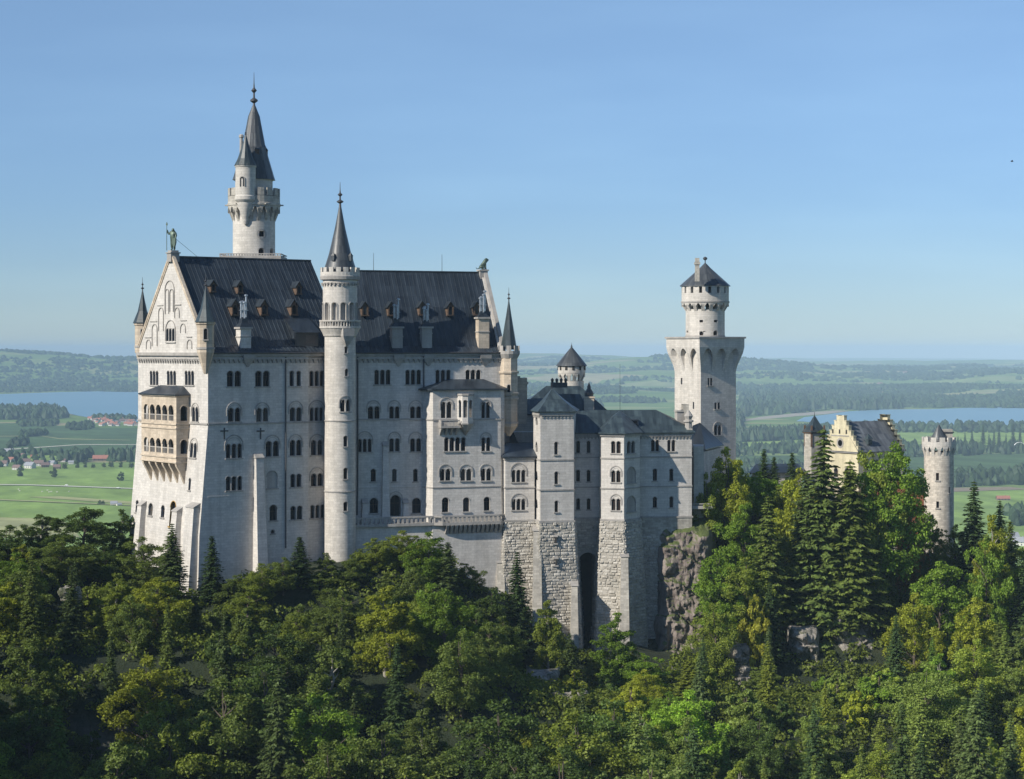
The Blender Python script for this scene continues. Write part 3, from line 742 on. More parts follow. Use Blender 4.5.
aL, bL = Mw.pt(uL0 + 2.2, yy(385.5), .04), Mw.pt(uL1 - 2.2, yy(385.5), .04); e = [(*p, z_l1 + .02) for p in g4]
lr.face([e[0], e[1], aL]); lr.face([e[1], e[2], bL, aL]); lr.face([e[2], e[3], bL]); lr.prism(g4, z_l1 - .16, z_l1 + .016)
lr.build('roof', logg)
# corner turrets
def turret(root, c, r, zc, zb, z1, za, seg=8, body=SAND, spire=COPP, name='corner_turret', gallery=False, fin=2.2):
    t = MB(body); rot = A36 + pi / 8
    t.lathe(c, [(.3, zc), (r * .62, zc + (zb - zc) * .5), (r * 1.02, zb), (r * 1.02, zb + .3), (r, zb + .35), (r, z1 - .5), (r * 1.15, z1 - .3), (r * 1.15, z1)], seg, rot)
    t.m(TRIM); t.lathe(c, [(r * 1.1, zb + .4), (r * 1.1, zb + .75)], seg, rot)
    if gallery: merlons(t, c, r * 1.22, z1, .9, 8, .55, .25); t.lathe(c, [(r, z1 - 1.2), (r * 1.24, z1 - .5), (r * 1.24, z1 + .02)], 16)
    C_ = Cyl(c, r)
    t.m(TRIM); h = (-.32, .32, zb + 1.1, z1 - 1.0, True)
    for off in ((0,)):
        zw = zb + (z1 - zb) * .42; hh = (off - .26, off + .26, zw, min(z1 - 1.0, zw + 1.7), True); o5 = outline(hh)
        t.m(GLASS); t.face([C_.pt(*p, .02) for p in reversed(o5)]); t.m(TRIM); archband(t, C_, hh[0], hh[1], hh[3] - .3, .12, .14, legs=hh[3] - .3 - hh[2]); t.mbox(C_, hh[0] - .15, hh[1] + .15, hh[2] - .2, hh[2], -.1, .2)
    o = t.build(name, root)
    s_ = MB(spire); zz = z1 + (.25 if gallery else 0)
    s_.lathe(c, [(r * (1.0 if gallery else 1.3), zz - .02), (r * (.95 if gallery else 1.22), zz + .12), (r * .62, zz + (za - zz) * .36), (r * .3, zz + (za - zz) * .7), (.07, za)], seg, rot)
    finial(s_, c, za - .1, fin, .22, PIPE); s_.build('spire', o)
    return o
c = C0 + (n1 * .1 - d1 * .1); Y = 318.5
turret(palace, (ray(205.6) * 319.3, 319.3), 1.32, zat(374, 319.3), zat(352, 319.3), zat(322, 319.3), zat(287, 319.3), seg=4 * 2)
turret(palace, (ray(142.5) * 340.5, 340.5), 1.25, zat(372, 340.5), zat(350, 340.5), zat(323, 340.5), zat(290, 340.5))
tse = turret(palace, (ray(508.8) * 344.3, 344.3), 1.5, zat(436, 344), zat(426, 344), zat(351, 344), zat(300, 344), gallery=True, spire=COPP)
tw = MB(SAND); cc = (ray(508.8) * 344.3, 344.3)
for py, rr in ((393, 1.62), (398, 1.55), (372, 1.58)):
    z = zat(py, 344); tw.lathe(cc, [(rr + .15, z - .25), (rr + .2, z), (rr + .15, z + .15)], 8, A36 + pi / 8)
tw.build('moulding', tse)
rod = MB(PIPE)
for px, py0 in ((373.6, 253), (442, 254.5)):
    k = (px); u = Flat(B0 - n2 * (W2 / 2), B0 - n2 * (W2 / 2) + d2 * 27).u(px); q = B0 - n2 * (W2 / 2) + d2 * u
    rod.tube((q.x, q.y, zR2 - .2), (q.x, q.y, zat(py0, q.y)), .05, .03, 5)
rod.build('lightning_rod', palace)

# ================================================================== stair tower
def round_tower(name, label, c, R, z0, z1, mat, rootz=None):
    root = thing(name, label, 'tower', (c[0], c[1], z0)); return root, Cyl(c, R)
cST = (ray(340.1) * 331.2, 331.2); RS = 2.5
st, CS = round_tower('stair_tower', 'slim round stair tower with arcaded lookout and dark pointed spire on the palace front', cST, RS, -40, 0, LIME2)
hs = []; Yf = 331.2 - RS
for a in ((344.6, 347.6, 346.5, 353, 1, None), (345, 348, 369, 376, 1, None), (340.3, 350.3, 399.5, 411.5, 2, 396.5), (343.5, 347.5, 436, 446.5, 1, None), (343.5, 347.5, 468, 479, 1, None), (343.5, 347.5, 502, 511, 1, None)):
    win(st, CS, hs, *a[:5], arch=a[5])
zg = zat(329, Yf)
w_ = MB(LIME2); wall(w_, CS, -pi * RS, pi * RS, -44, zg, hs)
o = w_.build('shaft', st, smooth=35)
w_ = MB(TRIM)
for py in (421, 492): w_.lathe(cST, [(RS - .05, zat(py, Yf) - .12), (RS + .13, zat(py, Yf) - .08), (RS + .13, zat(py, Yf) + .08), (RS - .05, zat(py, Yf) + .12)], 32, cap=False)
w_.build('string_course', st)
w_ = MB(LIME2); RG = 3.35; zg0 = zat(337, Yf)
w_.lathe(cST, [(RS, zg0), (RS + .2, zg0 + .2), (RS + .3, zg0 + .5), (RG - .1, zg + .1), (RG, zg + .15), (RG, zg + .45)], 32)
for k in range(44):
    a = 2 * pi * k / 44; w_.tube((cST[0] + (RG - .15) * cos(a), cST[1] + (RG - .15) * sin(a), zg + .4), (cST[0] + (RG - .15) * cos(a), cST[1] + (RG - .15) * sin(a), zg + 1.25), .09, seg=5)
w_.lathe(cST, [(RG - .32, zg + 1.2), (RG, zg + 1.2), (RG + .03, zg + 1.45), (RG - .32, zg + 1.45)], 32)
w_.build('lookout_gallery', st)
zd1 = zat(279, Yf); RD = 2.78; CD = Cyl(cST, RD); hd = []; nA = 12
for k in range(nA):
    uc = (k + .35) * CD.L / nA - pi * RD + .001
    if uc + .5 < pi * RD: hd.append((uc - .42, uc + .42, zg + .5, zat(302.5, Yf), True))
w_ = MB(LIME2); wall(w_, CD, -pi * RD, pi * RD, zg + .4, zd1, hd)
for i, h in enumerate(hd):
    reveal(w_, CD, h, .5); w_.m(TRIM); archband(w_, CD, h[0], h[1], h[3] - .42, .13, .12, legs=h[3] - h[2] - .5); w_.m(LIME2)
w_.m(TRIM); w_.lathe(cST, [(RD - .5, zg + .4), (RD - .5, zd1)], 24)
zc1 = zat(281.8, Yf)
corbels(w_, CD, -pi * RD, pi * RD, zc1 - .1, .5, .3, .62); w_.lathe(cST, [(RD + .1, zc1 + .3), (RD + .42, zc1 + .4), (RD + .5, zc1 + .9), (RD + .42, zc1 + 1.05), (RD + .2, zc1 + 1.1)], 32)
w_.m(LIME2); w_.lathe(cST, [(RD + .42, zc1 + 1.0), (RD + .42, zc1 + 1.6), (RD + .1, zc1 + 1.6), (RD + .1, zc1 + 1.0)], 32, cap=False)
merlons(w_, cST, RD + .42, zc1 + 1.6, .75, 16, .6, .32)
w_.build('lookout_drum', st)
w_ = MB(TRIM); ub = CS.u(346.5); 
r = []
for py, rr in ((346, .25), (341, .8), (336, 1.15), (328.5, 1.2)):
    z = zat(py, Yf); r.append([CS.pt(ub + x, z, dd * rr) for x, dd in ((-.9 * rr, 0), (-.6 * rr, .9), (.6 * rr, .9), (.9 * rr, 0))])
w_.loft(r); w_.build('oriel_corbel', st)
w_ = MB(SPIR); zk = zc1 + 1.2; ztip = zat(204, 331)
w_.lathe(cST, [(2.72, zk), (2.6, zk + .9), (1.8, zk + (ztip - zk) * .3), (.85, zk + (ztip - zk) * .66), (.12, ztip)], 28)
for a in (-2.0, -.6, .9, 2.3):
    x = cST[0] + 2.2 * cos(a); y = cST[1] + 2.2 * sin(a); w_.box((x, y, zk + 2.6), (.5, .5, .8), a); w_.lathe((x, y), [(.42, zk + 3), (.02, zk + 3.6)], 4, a + pi / 4)
sp = w_.build('spire', st, smooth=40)
w_ = MB(PIPE); finial(w_, cST, ztip - .3, zat(182, 331) - ztip + .3, .42); w_.build('finial', sp)

# ================================================================== high north tower
cN = (ray(254) * 352, 352); RN = 3.62; YN = 352
nt_, CN = round_tower('north_tower', 'tallest round tower with battlements, side turret and dark green spire behind the west roof', cN, RN, 8, 0, LIME2)
hn = []
ringw = []
zc = zat(224, 348)
for a in ((259.2, 264.2, 231, 236.5, 1), (258.5, 264, 248, 255, 1), (270, 273, 248.5, 255, 1)):
    win(nt_, CN, hn, *a[:4], 1, sill=False, round_top=a[2] > 240)
w_ = MB(LIME2); wall(w_, CN, -pi * RN, pi * RN, 8, zat(206, YN), hn); w_.build('shaft', nt_, smooth=35)
w_ = MB(TRIM); u = CN.u(261.7); z = zat(233.7, 348)
for k in range(16):
    a0, a1 = 2 * pi * k / 16, 2 * pi * (k + 1) / 16
    w_.face([CN.pt(u + r_ * cos(a), z + r_ * sin(a), .1) for r_, a in ((.62, a0), (.9, a0), (.9, a1), (.62, a1))])
w_.build('round_window_surround', nt_)
w_ = MB(WARM); z0, z1 = zat(222, YN), zat(207, YN); R1_ = 4.45
machic(w_, cN, RN, R1_, z0, z1 + .1, 18)
w_.lathe(cN, [(RN - .2, z1), (R1_, z1), (R1_ + .12, z1 + .15), (R1_ + .12, z1 + .5), (R1_, z1 + .6), (R1_, zat(197, YN)), (R1_ - .4, zat(197, YN)), (R1_ - .4, z1 + .5)], 36)
merlons(w_, cN, R1_, zat(196.5, YN), 1.3, 16, .66, .4)
for k in range(4):
    a = -pi / 2 + (k - 1.5) * 1.1; w_.tube((cN[0] + R1_ * cos(a), cN[1] + R1_ * sin(a), z1 + .3), (cN[0] + (R1_ + .6) * cos(a), cN[1] + (R1_ + .6) * sin(a), z1 + .3), .12, seg=5)
w_.build('battlement', nt_)
w_ = MB(LIME2); w_.lathe(cN, [(3.2, z1), (3.2, zat(181, YN)), (3.35, zat(180.5, YN)), (3.35, zat(179, YN))], 32); w_.build('upper_drum', nt_, smooth=30)
w_ = MB(SPIR); pz = lambda y: zat(60 + y / 3.894, YN); pr = lambda r: r / 3.894 * YN / F
w_.lathe(cN, [(pr(84), pz(468)), (pr(78), pz(450)), (pr(50), pz(355)), (pr(50), pz(342)), (pr(44), pz(330)), (pr(23), pz(220)), (pr(6), pz(178))], 12, pi / 12)
w_.m(BRIK); 
for a in (.1, -1.2, 2.6):
    x, y = cN[0] + 1.9 * cos(a), cN[1] + 1.9 * sin(a); w_.box((x, y, pz(362)), (.9, .7, 1.1), a); w_.m(SPIR); w_.lathe((x, y), [(.75, pz(352)), (.03, pz(335))], 4, a + pi / 4); w_.m(BRIK)
sp = w_.build('spire', nt_, smooth=25); w_ = MB(PIPE); finial(w_, cN, pz(182), pz(48) - pz(182), .5); w_.build('finial', sp)
# side turret corbelled out of the tower
cT = (ray(245.6) * 348.3, 348.3); RT = 1.72; YT = 348.3
w_ = MB(LIME2); zq = lambda y: zat(60 + y / 3.894, YT)
w_.lathe(cT, [(.3, zq(640)), (.55, zq(625)), (.6, zq(612)), (.95, zq(600)), (1.0, zq(588)), (1.4, zq(572)), (1.45, zq(556)), (1.85, zq(545)), (1.85, zq(532)), (RT, zq(528)), (RT, zq(420)), (RT + .12, zq(416)), (RT + .12, zq(408))], 24)
Ct = Cyl(cT, RT); hh = (Ct.u(241) - .1, Ct.u(241) + .6, zq(495), zq(458), True)
w_.m(GLASS); w_.face([Ct.pt(*p, .02) for p in reversed(outline(hh))]); w_.m(TRIM); archband(w_, Ct, hh[0], hh[1], hh[3] - .35, .12, .12, legs=hh[3] - hh[2] - .35)
o = w_.build('side_turret', nt_, smooth=30)
w_ = MB(COPP); w_.lathe(cT, [(RT + .25, zq(412)), (RT * .8, zq(385)), (RT * .4, zq(340)), (.1, zq(290))], 12); finial(w_, cT, zq(292), .9, .2, PIPE); w_.build('spire', o)
w_ = MB(TRIM); cc = (ray(241.3) * 350.5, 350.5); w_.lathe(cc, [(.33, zq(420)), (.28, zq(300)), (.42, zq(296)), (.42, zq(288)), (.2, zq(284))], 8); w_.build('chimney', nt_)
w_ = MB(TRIM); pc = Vector(cN); w_.box((cN[0], cN[1] - .5, 11.2), (10.0, 9, 8.4), .0); w_.box((cN[0], cN[1] - .5, 15.5), (10.4, 9.4, .25), 0)
for sx, sy, lx, ly in ((0, -4.6, 10.4, .25), (0, 4.6, 10.4, .25), (-5.1, 0, .25, 9.2), (5.1, 0, .25, 9.2)): w_.box((cN[0] + sx, cN[1] - .5 + sy, 16.3), (lx, ly, .14)); w_.box((cN[0] + sx, cN[1] - .5 + sy, 15.8), (lx, ly, .4))
for k in range(23): w_.box((cN[0] - 5.1 + 10.2 * k / 22, cN[1] - 5.1, 16.1), (.2, .16, .3))
w_.build('platform', nt_)
# ================================================================== bower (ladies' house) with its towers
ZG = zat(521, 341)
def found(root, poly, walls, z1, z0, seed, slope=.055, holes=None, extra=0):
    """battered foundation of rough blocks under a footprint; returns its walls"""
    off = lambda z: .12 + max(0, (z1 - z)) * slope
    S = Solid(root, WARM, poly, z0, z1, off, [])
    b = MB(WARM); 
    for i, hs in (holes or {}).items(): S.holes[i] = hs
    S.finish(b, cap=True)
    r = MB(RUBL)
    for i in walls: blocks(r, S.W[i], 0, S.W[i].L, z0, z1, S.holes[i], seed=seed + i)
    b.build('foundation', root); r.build('rusticated_facing', root); return S
# --- link wing
link = thing('link_wing', 'low pale stone wing with flat dark roof between the palace bay and square turret', 'castle wing', (*xy(512, 341), ZG))
pl = [xy(493.3, 347.5), xy(505.3, 340.2), xy(534.5, 341.3), xy(536, 352), xy(494, 354)]
SLk = Solid(link, LIME, pl, ZG - .1, zat(457.5, 341))
for a in ((511.8, 525.3, 470, 482, 3, 463.5), (512, 525.3, 499, 510, 3, 494)): win(link, SLk.W[1], SLk.holes[1], *a[:5], arch=a[5])
b = MB(LIME); SLk.finish(b); b.m(TRIM)
for py in (487.5,): SLk.band(b, zat(py, 341), .22, .12)
SLk.band(b, zat(458.6, 341), .35, .2); SLk.band(b, ZG + .1, .3, .2); b.build('wall', link)
b = MB(SLATE); g = grow(pl, .5); zt_ = zat(457.3, 341)
top = [xy(508, 348.5), xy(512, 346.5), xy(534, 347.2), xy(536, 352), xy(506, 354)]
b.loft([[(*p, zt_) for p in g], [(*p, zt_ + .18) for p in g], [(*p, zat(443.5, 347)) for p in top]]); b.build('roof', link)
found(link, pl, (0, 1, 2), ZG, -52, 11)
# --- square stair turret of the bower
bower = thing('bower_house', 'pale stone ladies house with square turret and angular bay above the rough block foundations', 'castle wing', (*xy(600, 344), ZG))
pt_ = [xy(533.4, 344.5), xy(540.4, 338), xy(573.8, 339.6), xy(576, 349), xy(535, 351)]
ST = Solid(bower, LIME, pt_, ZG - .1, zat(412, 339))
for a in ((554.3, 558.0, 442, 454.5, 1, None), (554.5, 558.2, 471.7, 484, 1, None), (554.6, 558.2, 500.8, 512, 1, None)): win(bower, ST.W[1], ST.holes[1], *a[:5], arch=a[5])
for a in ((535.7, 537.6, 416, 425, 1), (535.7, 537.6, 442, 452, 1), (535.7, 537.6, 471, 480, 1), (535.7, 537.6, 499, 508, 1)): win(bower, ST.W[0], ST.holes[0], *a[:5], sill=False, depth=.25)
b = MB(LIME); ST.finish(b); b.m(TRIM)
for py in (459.8, 489.8): ST.band(b, zat(py, 339), .24, .12)
ST.band(b, zat(413, 339), .4, .25); ST.band(b, ZG + .1, .35, .22)
for i in (0, 1): corbels(b, ST.W[i], .1, ST.W[i].L - .1, zat(415.5, 339), .4, .2, .6)
b.build('turret_wall', bower)
b = MB(COPP); g = grow(pt_, .55); cen = Vector(((g[0][0] + g[2][0]) / 2 - .2, 344.6)); ap = zat(389, 344.5); ze = zat(412, 339)
rings = [[(cen.x + (p[0] - cen.x) * s, cen.y + (p[1] - cen.y) * s, ze + (ap - ze) * t) for p in g] for s, t in ((1, 0), (1, .04), (.72, .26), (.45, .52), (.2, .8), (.02, 1))]
b.loft(rings); b.m(PIPE); b.tube((cen.x, cen.y, ap - .1), (cen.x, cen.y, ap + 1.0), .07, .03, 5)
b.build('turret_roof', bower)
found(bower, pt_, (0, 1, 2), ZG, -58, 21)
# --- main range and bay
pm = [xy(572, 345.0), xy(691.8, 348.5), (xy(691.8, 348.5)[0] - .6, 359), (xy(572, 345)[0] - 1, 356)]
offm = lambda z: 0
SM = Solid(bower, LIME, pm, ZG - .1, zat(433, 346)); Mm = SM.W[0]
for a in ((576.3, 580, 441, 452.8, 1), (586.8, 590.4, 441, 452.8, 1), (576.3, 580, 470, 481.5, 1), (586.8, 590.4, 470, 481.5, 1), (576.3, 580, 498.5, 509.5, 1), (586.8, 590.4, 498.5, 509.5, 1),
          (651.2, 659, 440, 451.2, 2), (667.4, 675.2, 440, 451.2, 2), (652.8, 657, 468.8, 480.8, 1), (669.5, 673.3, 468.8, 480.8, 1), (652.8, 657, 497, 507.5, 1), (669.5, 673.3, 496.5, 507.5, 1)):
    win(bower, Mm, SM.holes[0], *a)
b = MB(LIME); SM.finish(b); b.m(TRIM)
for py in (457.0, 486.6): SM.band(b, zat(py, 347), .22, .12)
SM.band(b, zat(434.2, 346.5), .4, .25); SM.band(b, ZG + .1, .3, .2); corbels(b, Mm, .1, Mm.L - .1, zat(436.5, 346.5), .4, .2, .6)
b.build('wall', bower)
pbx = [xy(598.6, 346.2), xy(601.6, 342.2), xy(624, 341.0), xy(639.8, 344.6), xy(640.2, 352), xy(599.4, 352)]
SB = Solid(bower, LIME, pbx, ZG - .1, zat(434, 342))
for a in ((611.2, 620.6, 441.3, 453.2, 2, None), (611.2, 620.4, 470.5, 482.2, 2, 466.5), (611.4, 620.4, 498.8, 510.3, 2, 494.8)): win(bower, SB.W[1], SB.holes[1], *a[:5], arch=a[5])
win(bower, SB.W[2], SB.holes[2], 627, 634.8, 441.3, 453.2, 2)
for a in ((626.8, 635.8, 467, 483, 1), (626.8, 635.8, 496, 511.5, 1)): win(bower, SB.W[2], SB.holes[2], *a, blind=True, label='walled-up arched window recess')
b = MB(LIME); SB.finish(b); b.m(TRIM)
for py in (458.2, 488.3): SB.band(b, zat(py, 342), .22, .14)
SB.band(b, zat(435, 342), .4, .25); SB.band(b, ZG + .1, .3, .2); b.build('bay_wall', bower)
found(bower, pbx, (0, 1, 2, 3), ZG, -56, 31)
# foundation of the recessed range with the tall dark relieving arch
offf = lambda z: .1
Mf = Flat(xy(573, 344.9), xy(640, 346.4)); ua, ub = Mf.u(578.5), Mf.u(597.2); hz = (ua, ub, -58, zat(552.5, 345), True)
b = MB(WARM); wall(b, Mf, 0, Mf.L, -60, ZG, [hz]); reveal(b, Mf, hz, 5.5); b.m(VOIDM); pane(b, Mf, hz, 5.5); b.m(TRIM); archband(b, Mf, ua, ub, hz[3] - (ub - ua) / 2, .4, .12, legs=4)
b.build('arched_foundation', bower)
r = MB(RUBL); blocks(r, Mf, 0, Mf.L, -55, ZG - .3, [hz], seed=77); r.build('rusticated_facing', bower)
b = MB(WARM); Mg = Flat(xy(640, 346.9), xy(692, 348.4)); wall(b, Mg, 0, Mg.L, -60, ZG, []); r = MB(RUBL); blocks(r, Mg, 0, Mg.u(662), -55, ZG - 3, [], seed=78)
b.build('side_foundation', bower); r.build('rusticated_facing', bower)
# pilasters standing against the foundations
def pier(px0, px1, pt, pb, Yt, Yb, root=bower, dy=3):
    b = MB(WARM); r = []
    for py, Y, e in ((pb, Yb, .25), (pt, Yt, 0)):
        x0, x1 = ray(px0) * Y - e, ray(px1) * Y + e; z = zat(py, Y); r.append([(x0, Y, z), (x1, Y, z), (x1, Y + dy + (Yt - Yb), z), (x0, Y + dy + (Yt - Yb), z)])
    b.loft(r); b.m(TRIM); x0, x1, z = ray(px0) * Yt, ray(px1) * Yt, zat(pt, Yt)
    b.loft([[(x0 - .15, Yt - .15, z), (x1 + .15, Yt - .15, z), (x1 + .15, Yt + dy, z), (x0 - .15, Yt + dy, z)], [(x0 - .15, Yt - .1, z + .15), (x1 + .15, Yt - .1, z + .15), (x1 + .15, Yt + dy, z + .8), (x0 - .15, Yt + dy, z + .8)]])
    return b.build('pier', root)
pier(533.5, 541, 531, 640, 338.0, 335.6); pier(571.5, 577.5, 586, 660, 336.7, 334.8); pier(621.2, 628.2, 557, 650, 339.4, 337)
pier(497.5, 504, 563, 610, 340.0, 338.2, link)
for px, py in ((555.7, 540), (556.2, 562)):
    b = MB(VOIDM); Y = 338.7 - .2 - (py - 521) * .011; b.box((*xy(px, Y - .06), zat(py, Y)), (.32, .5, 1.0)); b.m(TRIM); b.box((*xy(px, Y - .06), zat(py, Y) + .68), (.75, .6, .3)); b.box((*xy(px, Y - .06), zat(py, Y) - .62), (.75, .6, .2)); b.build('loophole', bower)
# roofs of the main range
zr0 = zat(432.6, 346); zrr = zat(410, 352); g = grow(pm, .6)
b = MB(COPP); ra, rb_ = (*xy(556, 351), zrr), (*xy(656, 353.5), zrr)
q = [(*p, zr0) for p in g]; rc = (*xy(688, 353.8), zrr - 2.6)
b.face([q[0], q[1], rc, rb_, ra]); b.face([q[2], q[3], ra, rb_, rc]); b.face([q[1], q[2], rc]); b.face([q[3], q[0], ra]); b.prism(g, zr0 - .15, zr0 - .01)
g2 = grow(pbx, .55); ca = (*xy(620, 349.5), zat(411, 349)); zb3 = zat(434, 342) 
rg = [[(ca[0] + (p[0] - ca[0]) * s, ca[1] + (p[1] - ca[1]) * s, zb3 + (ca[2] - zb3) * t) for p in g2] for s, t in ((1, 0), (1, .05), (.66, .4), (.3, .78), (.02, 1))]
b.loft(rg); b.tube((ca[0], ca[1], ca[2]), (ca[0], ca[1], ca[2] + 8), .05, .03, 4)
b.build('roof', bower)
b = MB(SLATE); c_ = rayplane(633, 423, q[0], (Vector(q[1]) - Vector(q[0])).cross(Vector(rb_) - Vector(q[0]))); b.box((c_.x, c_.y, c_.z + .2), (1.7, 2.2, .9)); b.m(GLASS); b.box((c_.x, c_.y - 1.12, c_.z + .2), (1.2, .05, .5)); b.build('roof_dormer', bower)
# stepped end gable with finial
b = MB(WARM); Me = Flat(pm[1], pm[2]); L = Me.L
for k in range(5):
    u0, u1 = L * .1 * k, L - L * .1 * k; zz0 = zr0 - .4 + k * 1.0 
    b.mbox(Me, u0, u1, zz0, zz0 + 1.0, -.9, .12)
b.build('end_gable', bower)
b = MB(TRIM); cc = xy(688.5, 349.2); b.lathe(cc, [(.6, zr0), (.6, zr0 + 1.6), (.85, zr0 + 1.7), (.85, zr0 + 1.95), (.5, zr0 + 2.1), (.75, zr0 + 2.7), (.2, zr0 + 3.6)], 8)
cc = xy(680, 352.5); b.box((*cc, zrr - 1.6), (1.4, 1.4, 2.6), .2); b.box((*cc, zrr - .2), (1.7, 1.7, .25), .2); b.build('chimney', bower)
b = MB(SAND); cc = xy(589, 358); z = zat(411, 358); b.box((*cc, z + .6), (1.7, 1.7, 3.4)); b.box((*cc, z + 2.4), (2.0, 2.0, .3)); b.m(PIPE); b.lathe(cc, [(.75, z + 2.5), (.8, z + 3.2), (.35, z + 3.9), (.3, z + 4.3), (.05, z + 5)], 8); b.build('chimney', bower)

# ================================================================== knights' house behind
kn = thing('knights_house', 'blue-grey hipped copper roofs of the knights house rising behind the square turret', 'castle wing', (*xy(550, 376), -30))
def hiproof(b, poly, z0, ridge, z1, over=.5):
    g = [(*p, z0) for p in grow(poly, over)]; r0, r1 = (*ridge[0], z1), (*ridge[1], z1)
    b.face([g[0], g[1], r1, r0]); b.face([g[1], g[2], r1]); b.face([g[2], g[3], r0, r1]); b.face([g[3], g[0], r0]); b.prism([p[:2] for p in g], z0 - .2, z0 - .01)
b = MB(LIME); pk = [xy(517, 366), xy(606, 370), xy(603, 384), xy(517, 382)]; b.prism(pk, -34, zat(412, 367)); 
pk2 = [xy(512, 359), xy(541, 361), xy(541, 369), xy(512, 368)]; b.prism(pk2, -34, zat(414, 360)); b.build('wall', kn)
b = MB(COPP); hiproof(b, pk, zat(412, 367), (xy(546, 375), xy(580, 376)), zat(386, 375)); hiproof(b, pk2, zat(414, 360), (xy(519, 364), xy(536, 365)), zat(399, 364))
pk3 = [xy(540, 357), xy(588, 358.5), xy(588, 364), xy(540, 364)]; hiproof(b, pk3, zat(414, 357), (xy(552, 361), xy(580, 361.5)), zat(394, 361))
b.build('roof', kn)
b = MB(SAND); cc = xy(522, 357); b.box((*cc, zat(395, 357) - 1), (1.8, 1.6, 8)); b.box((*cc, zat(383, 357)), (2.2, 2.0, .4)); b.box((cc[0] - .6, cc[1], zat(379.5, 357)), (.6, .8, 1.2)); b.box((cc[0] + .6, cc[1], zat(380.5, 357)), (.5, .8, 1.0)); b.build('chimney', kn)
b = MB(PIPE); cc = xy(559, 368); b.box((*cc, zat(385, 368)), (3.0, 1.4, .9)); 
for k in range(4): b.lathe((cc[0] - 1.2 + k * .8, cc[1]), [(.18, zat(383, 368)), (.3, zat(379.5, 368)), (.05, zat(378, 368))], 6)
b.build('roof_vents', kn)
b = MB(LIME); b.prism([xy(500, 351.5), xy(534, 351.8), xy(534, 356), xy(500, 356)], -36, zat(432, 352)); b.build('back_wall', kn)
b = MB(SLATE); Y = 350; b.loft([[(*xy(509, 348.5), zat(446, 349)), (*xy(519.5, 349.5), zat(446, 349)), (*xy(519.5, 353), zat(446, 349)), (*xy(509, 353), zat(446, 349))], [(*xy(511.0, 350), zat(429, 350)), (*xy(511.8, 350), zat(429, 350)), (*xy(511.8, 352), zat(429, 350)), (*xy(511.0, 352), zat(429, 350))]]); b.build('lean_to_roof', kn)
# small round tower of the knights' house
cs = xy(571.6, 386); rs_, cR = None, Cyl(cs, 2.3)
srt, cR = round_tower('small_round_tower', 'small round tower with conical roof and corbelled top behind the bower roofs', cs, 2.3, -25, 0, LIME2)
Z = lambda py: zat(py, 384)
hs = []
for x0, x1, y0, y1 in ((567, 569, 393, 397), (574, 576, 387, 391)): win(srt, cR, hs, x0, x1, y0, y1, 1, sill=False)
b = MB(LIME2); wall(b, cR, -pi * 2.3, pi * 2.3, -30, Z(381), hs); b.build('shaft', srt, smooth=30)
b = MB(LIME2); machic(b, cs, 2.1, 2.55, Z(381), Z(373.5), 12, .45); b.lathe(cs, [(2.3, Z(373.5)), (2.6, Z(373.3)), (2.6, Z(366.5)), (2.2, Z(366))], 24); 
b.build('corbelled_top', srt, smooth=30)
b = MB(VOIDM)
for k in range(12):
    a = 2 * pi * k / 12 + .1; b.box((cs[0] + 2.6 * cos(a), cs[1] + 2.6 * sin(a), Z(368)), (.12, .45, .8), a)
b.build('loophole', srt)
b = MB(SPIR); b.lathe(cs, [(2.95, Z(366)), (2.85, Z(365)), (1.5, Z(356)), (.1, Z(347))], 20); finial(b, cs, Z(347.5), .9, .2, PIPE); b.build('roof', srt, smooth=40)
b = MB(COPP)

# ================================================================== square tower
a31 = radians(31.6); dS = Vector((cos(a31), sin(a31))); nS = Vector((sin(a31), -cos(a31)))
P0 = Vector(xy(700.8, 385)); SS = 8.3
sq = thing('square_tower', 'tall square stone tower with flared arched top carrying a round drum and cone roof', 'tower', (P0.x, P0.y, -35))
psq = [tuple(P0), tuple(P0 + dS * SS), tuple(P0 + dS * SS - nS * SS), tuple(P0 - nS * SS)]
zc0, zc1 = zat(372, 385), zat(347, 385); ztop = zat(338.5, 385)
SQ = Solid(sq, LIME2, psq, -45, zat(368, 385))
R_, L_ = SQ.W[0], SQ.W[3]
for a in ((707.7, 712.3, 378, 385.5, 2, None), (714.5, 720, 402.5, 409, 2, None), (714.3, 721, 425, 435, 2, 422.5)): win(sq, R_, SQ.holes[0], *a[:5], arch=a[5], round_top=a[5] is not None)
for a in ((680.8, 682.4, 378, 384.5, 1), (692.8, 694.2, 402, 409, 1)): win(sq, L_, SQ.holes[3], *a[:5], round_top=False, sill=False)
b = MB(LIME2)
for i in (0, 1, 2, 3): wall(b, SQ.W[i], 0, SQ.W[i].L, -45, zat(368, 385), SQ.holes[i])
b.build('wall', sq)
b = MB(LIME2); ov = 1.15
top = grow(psq, ov)
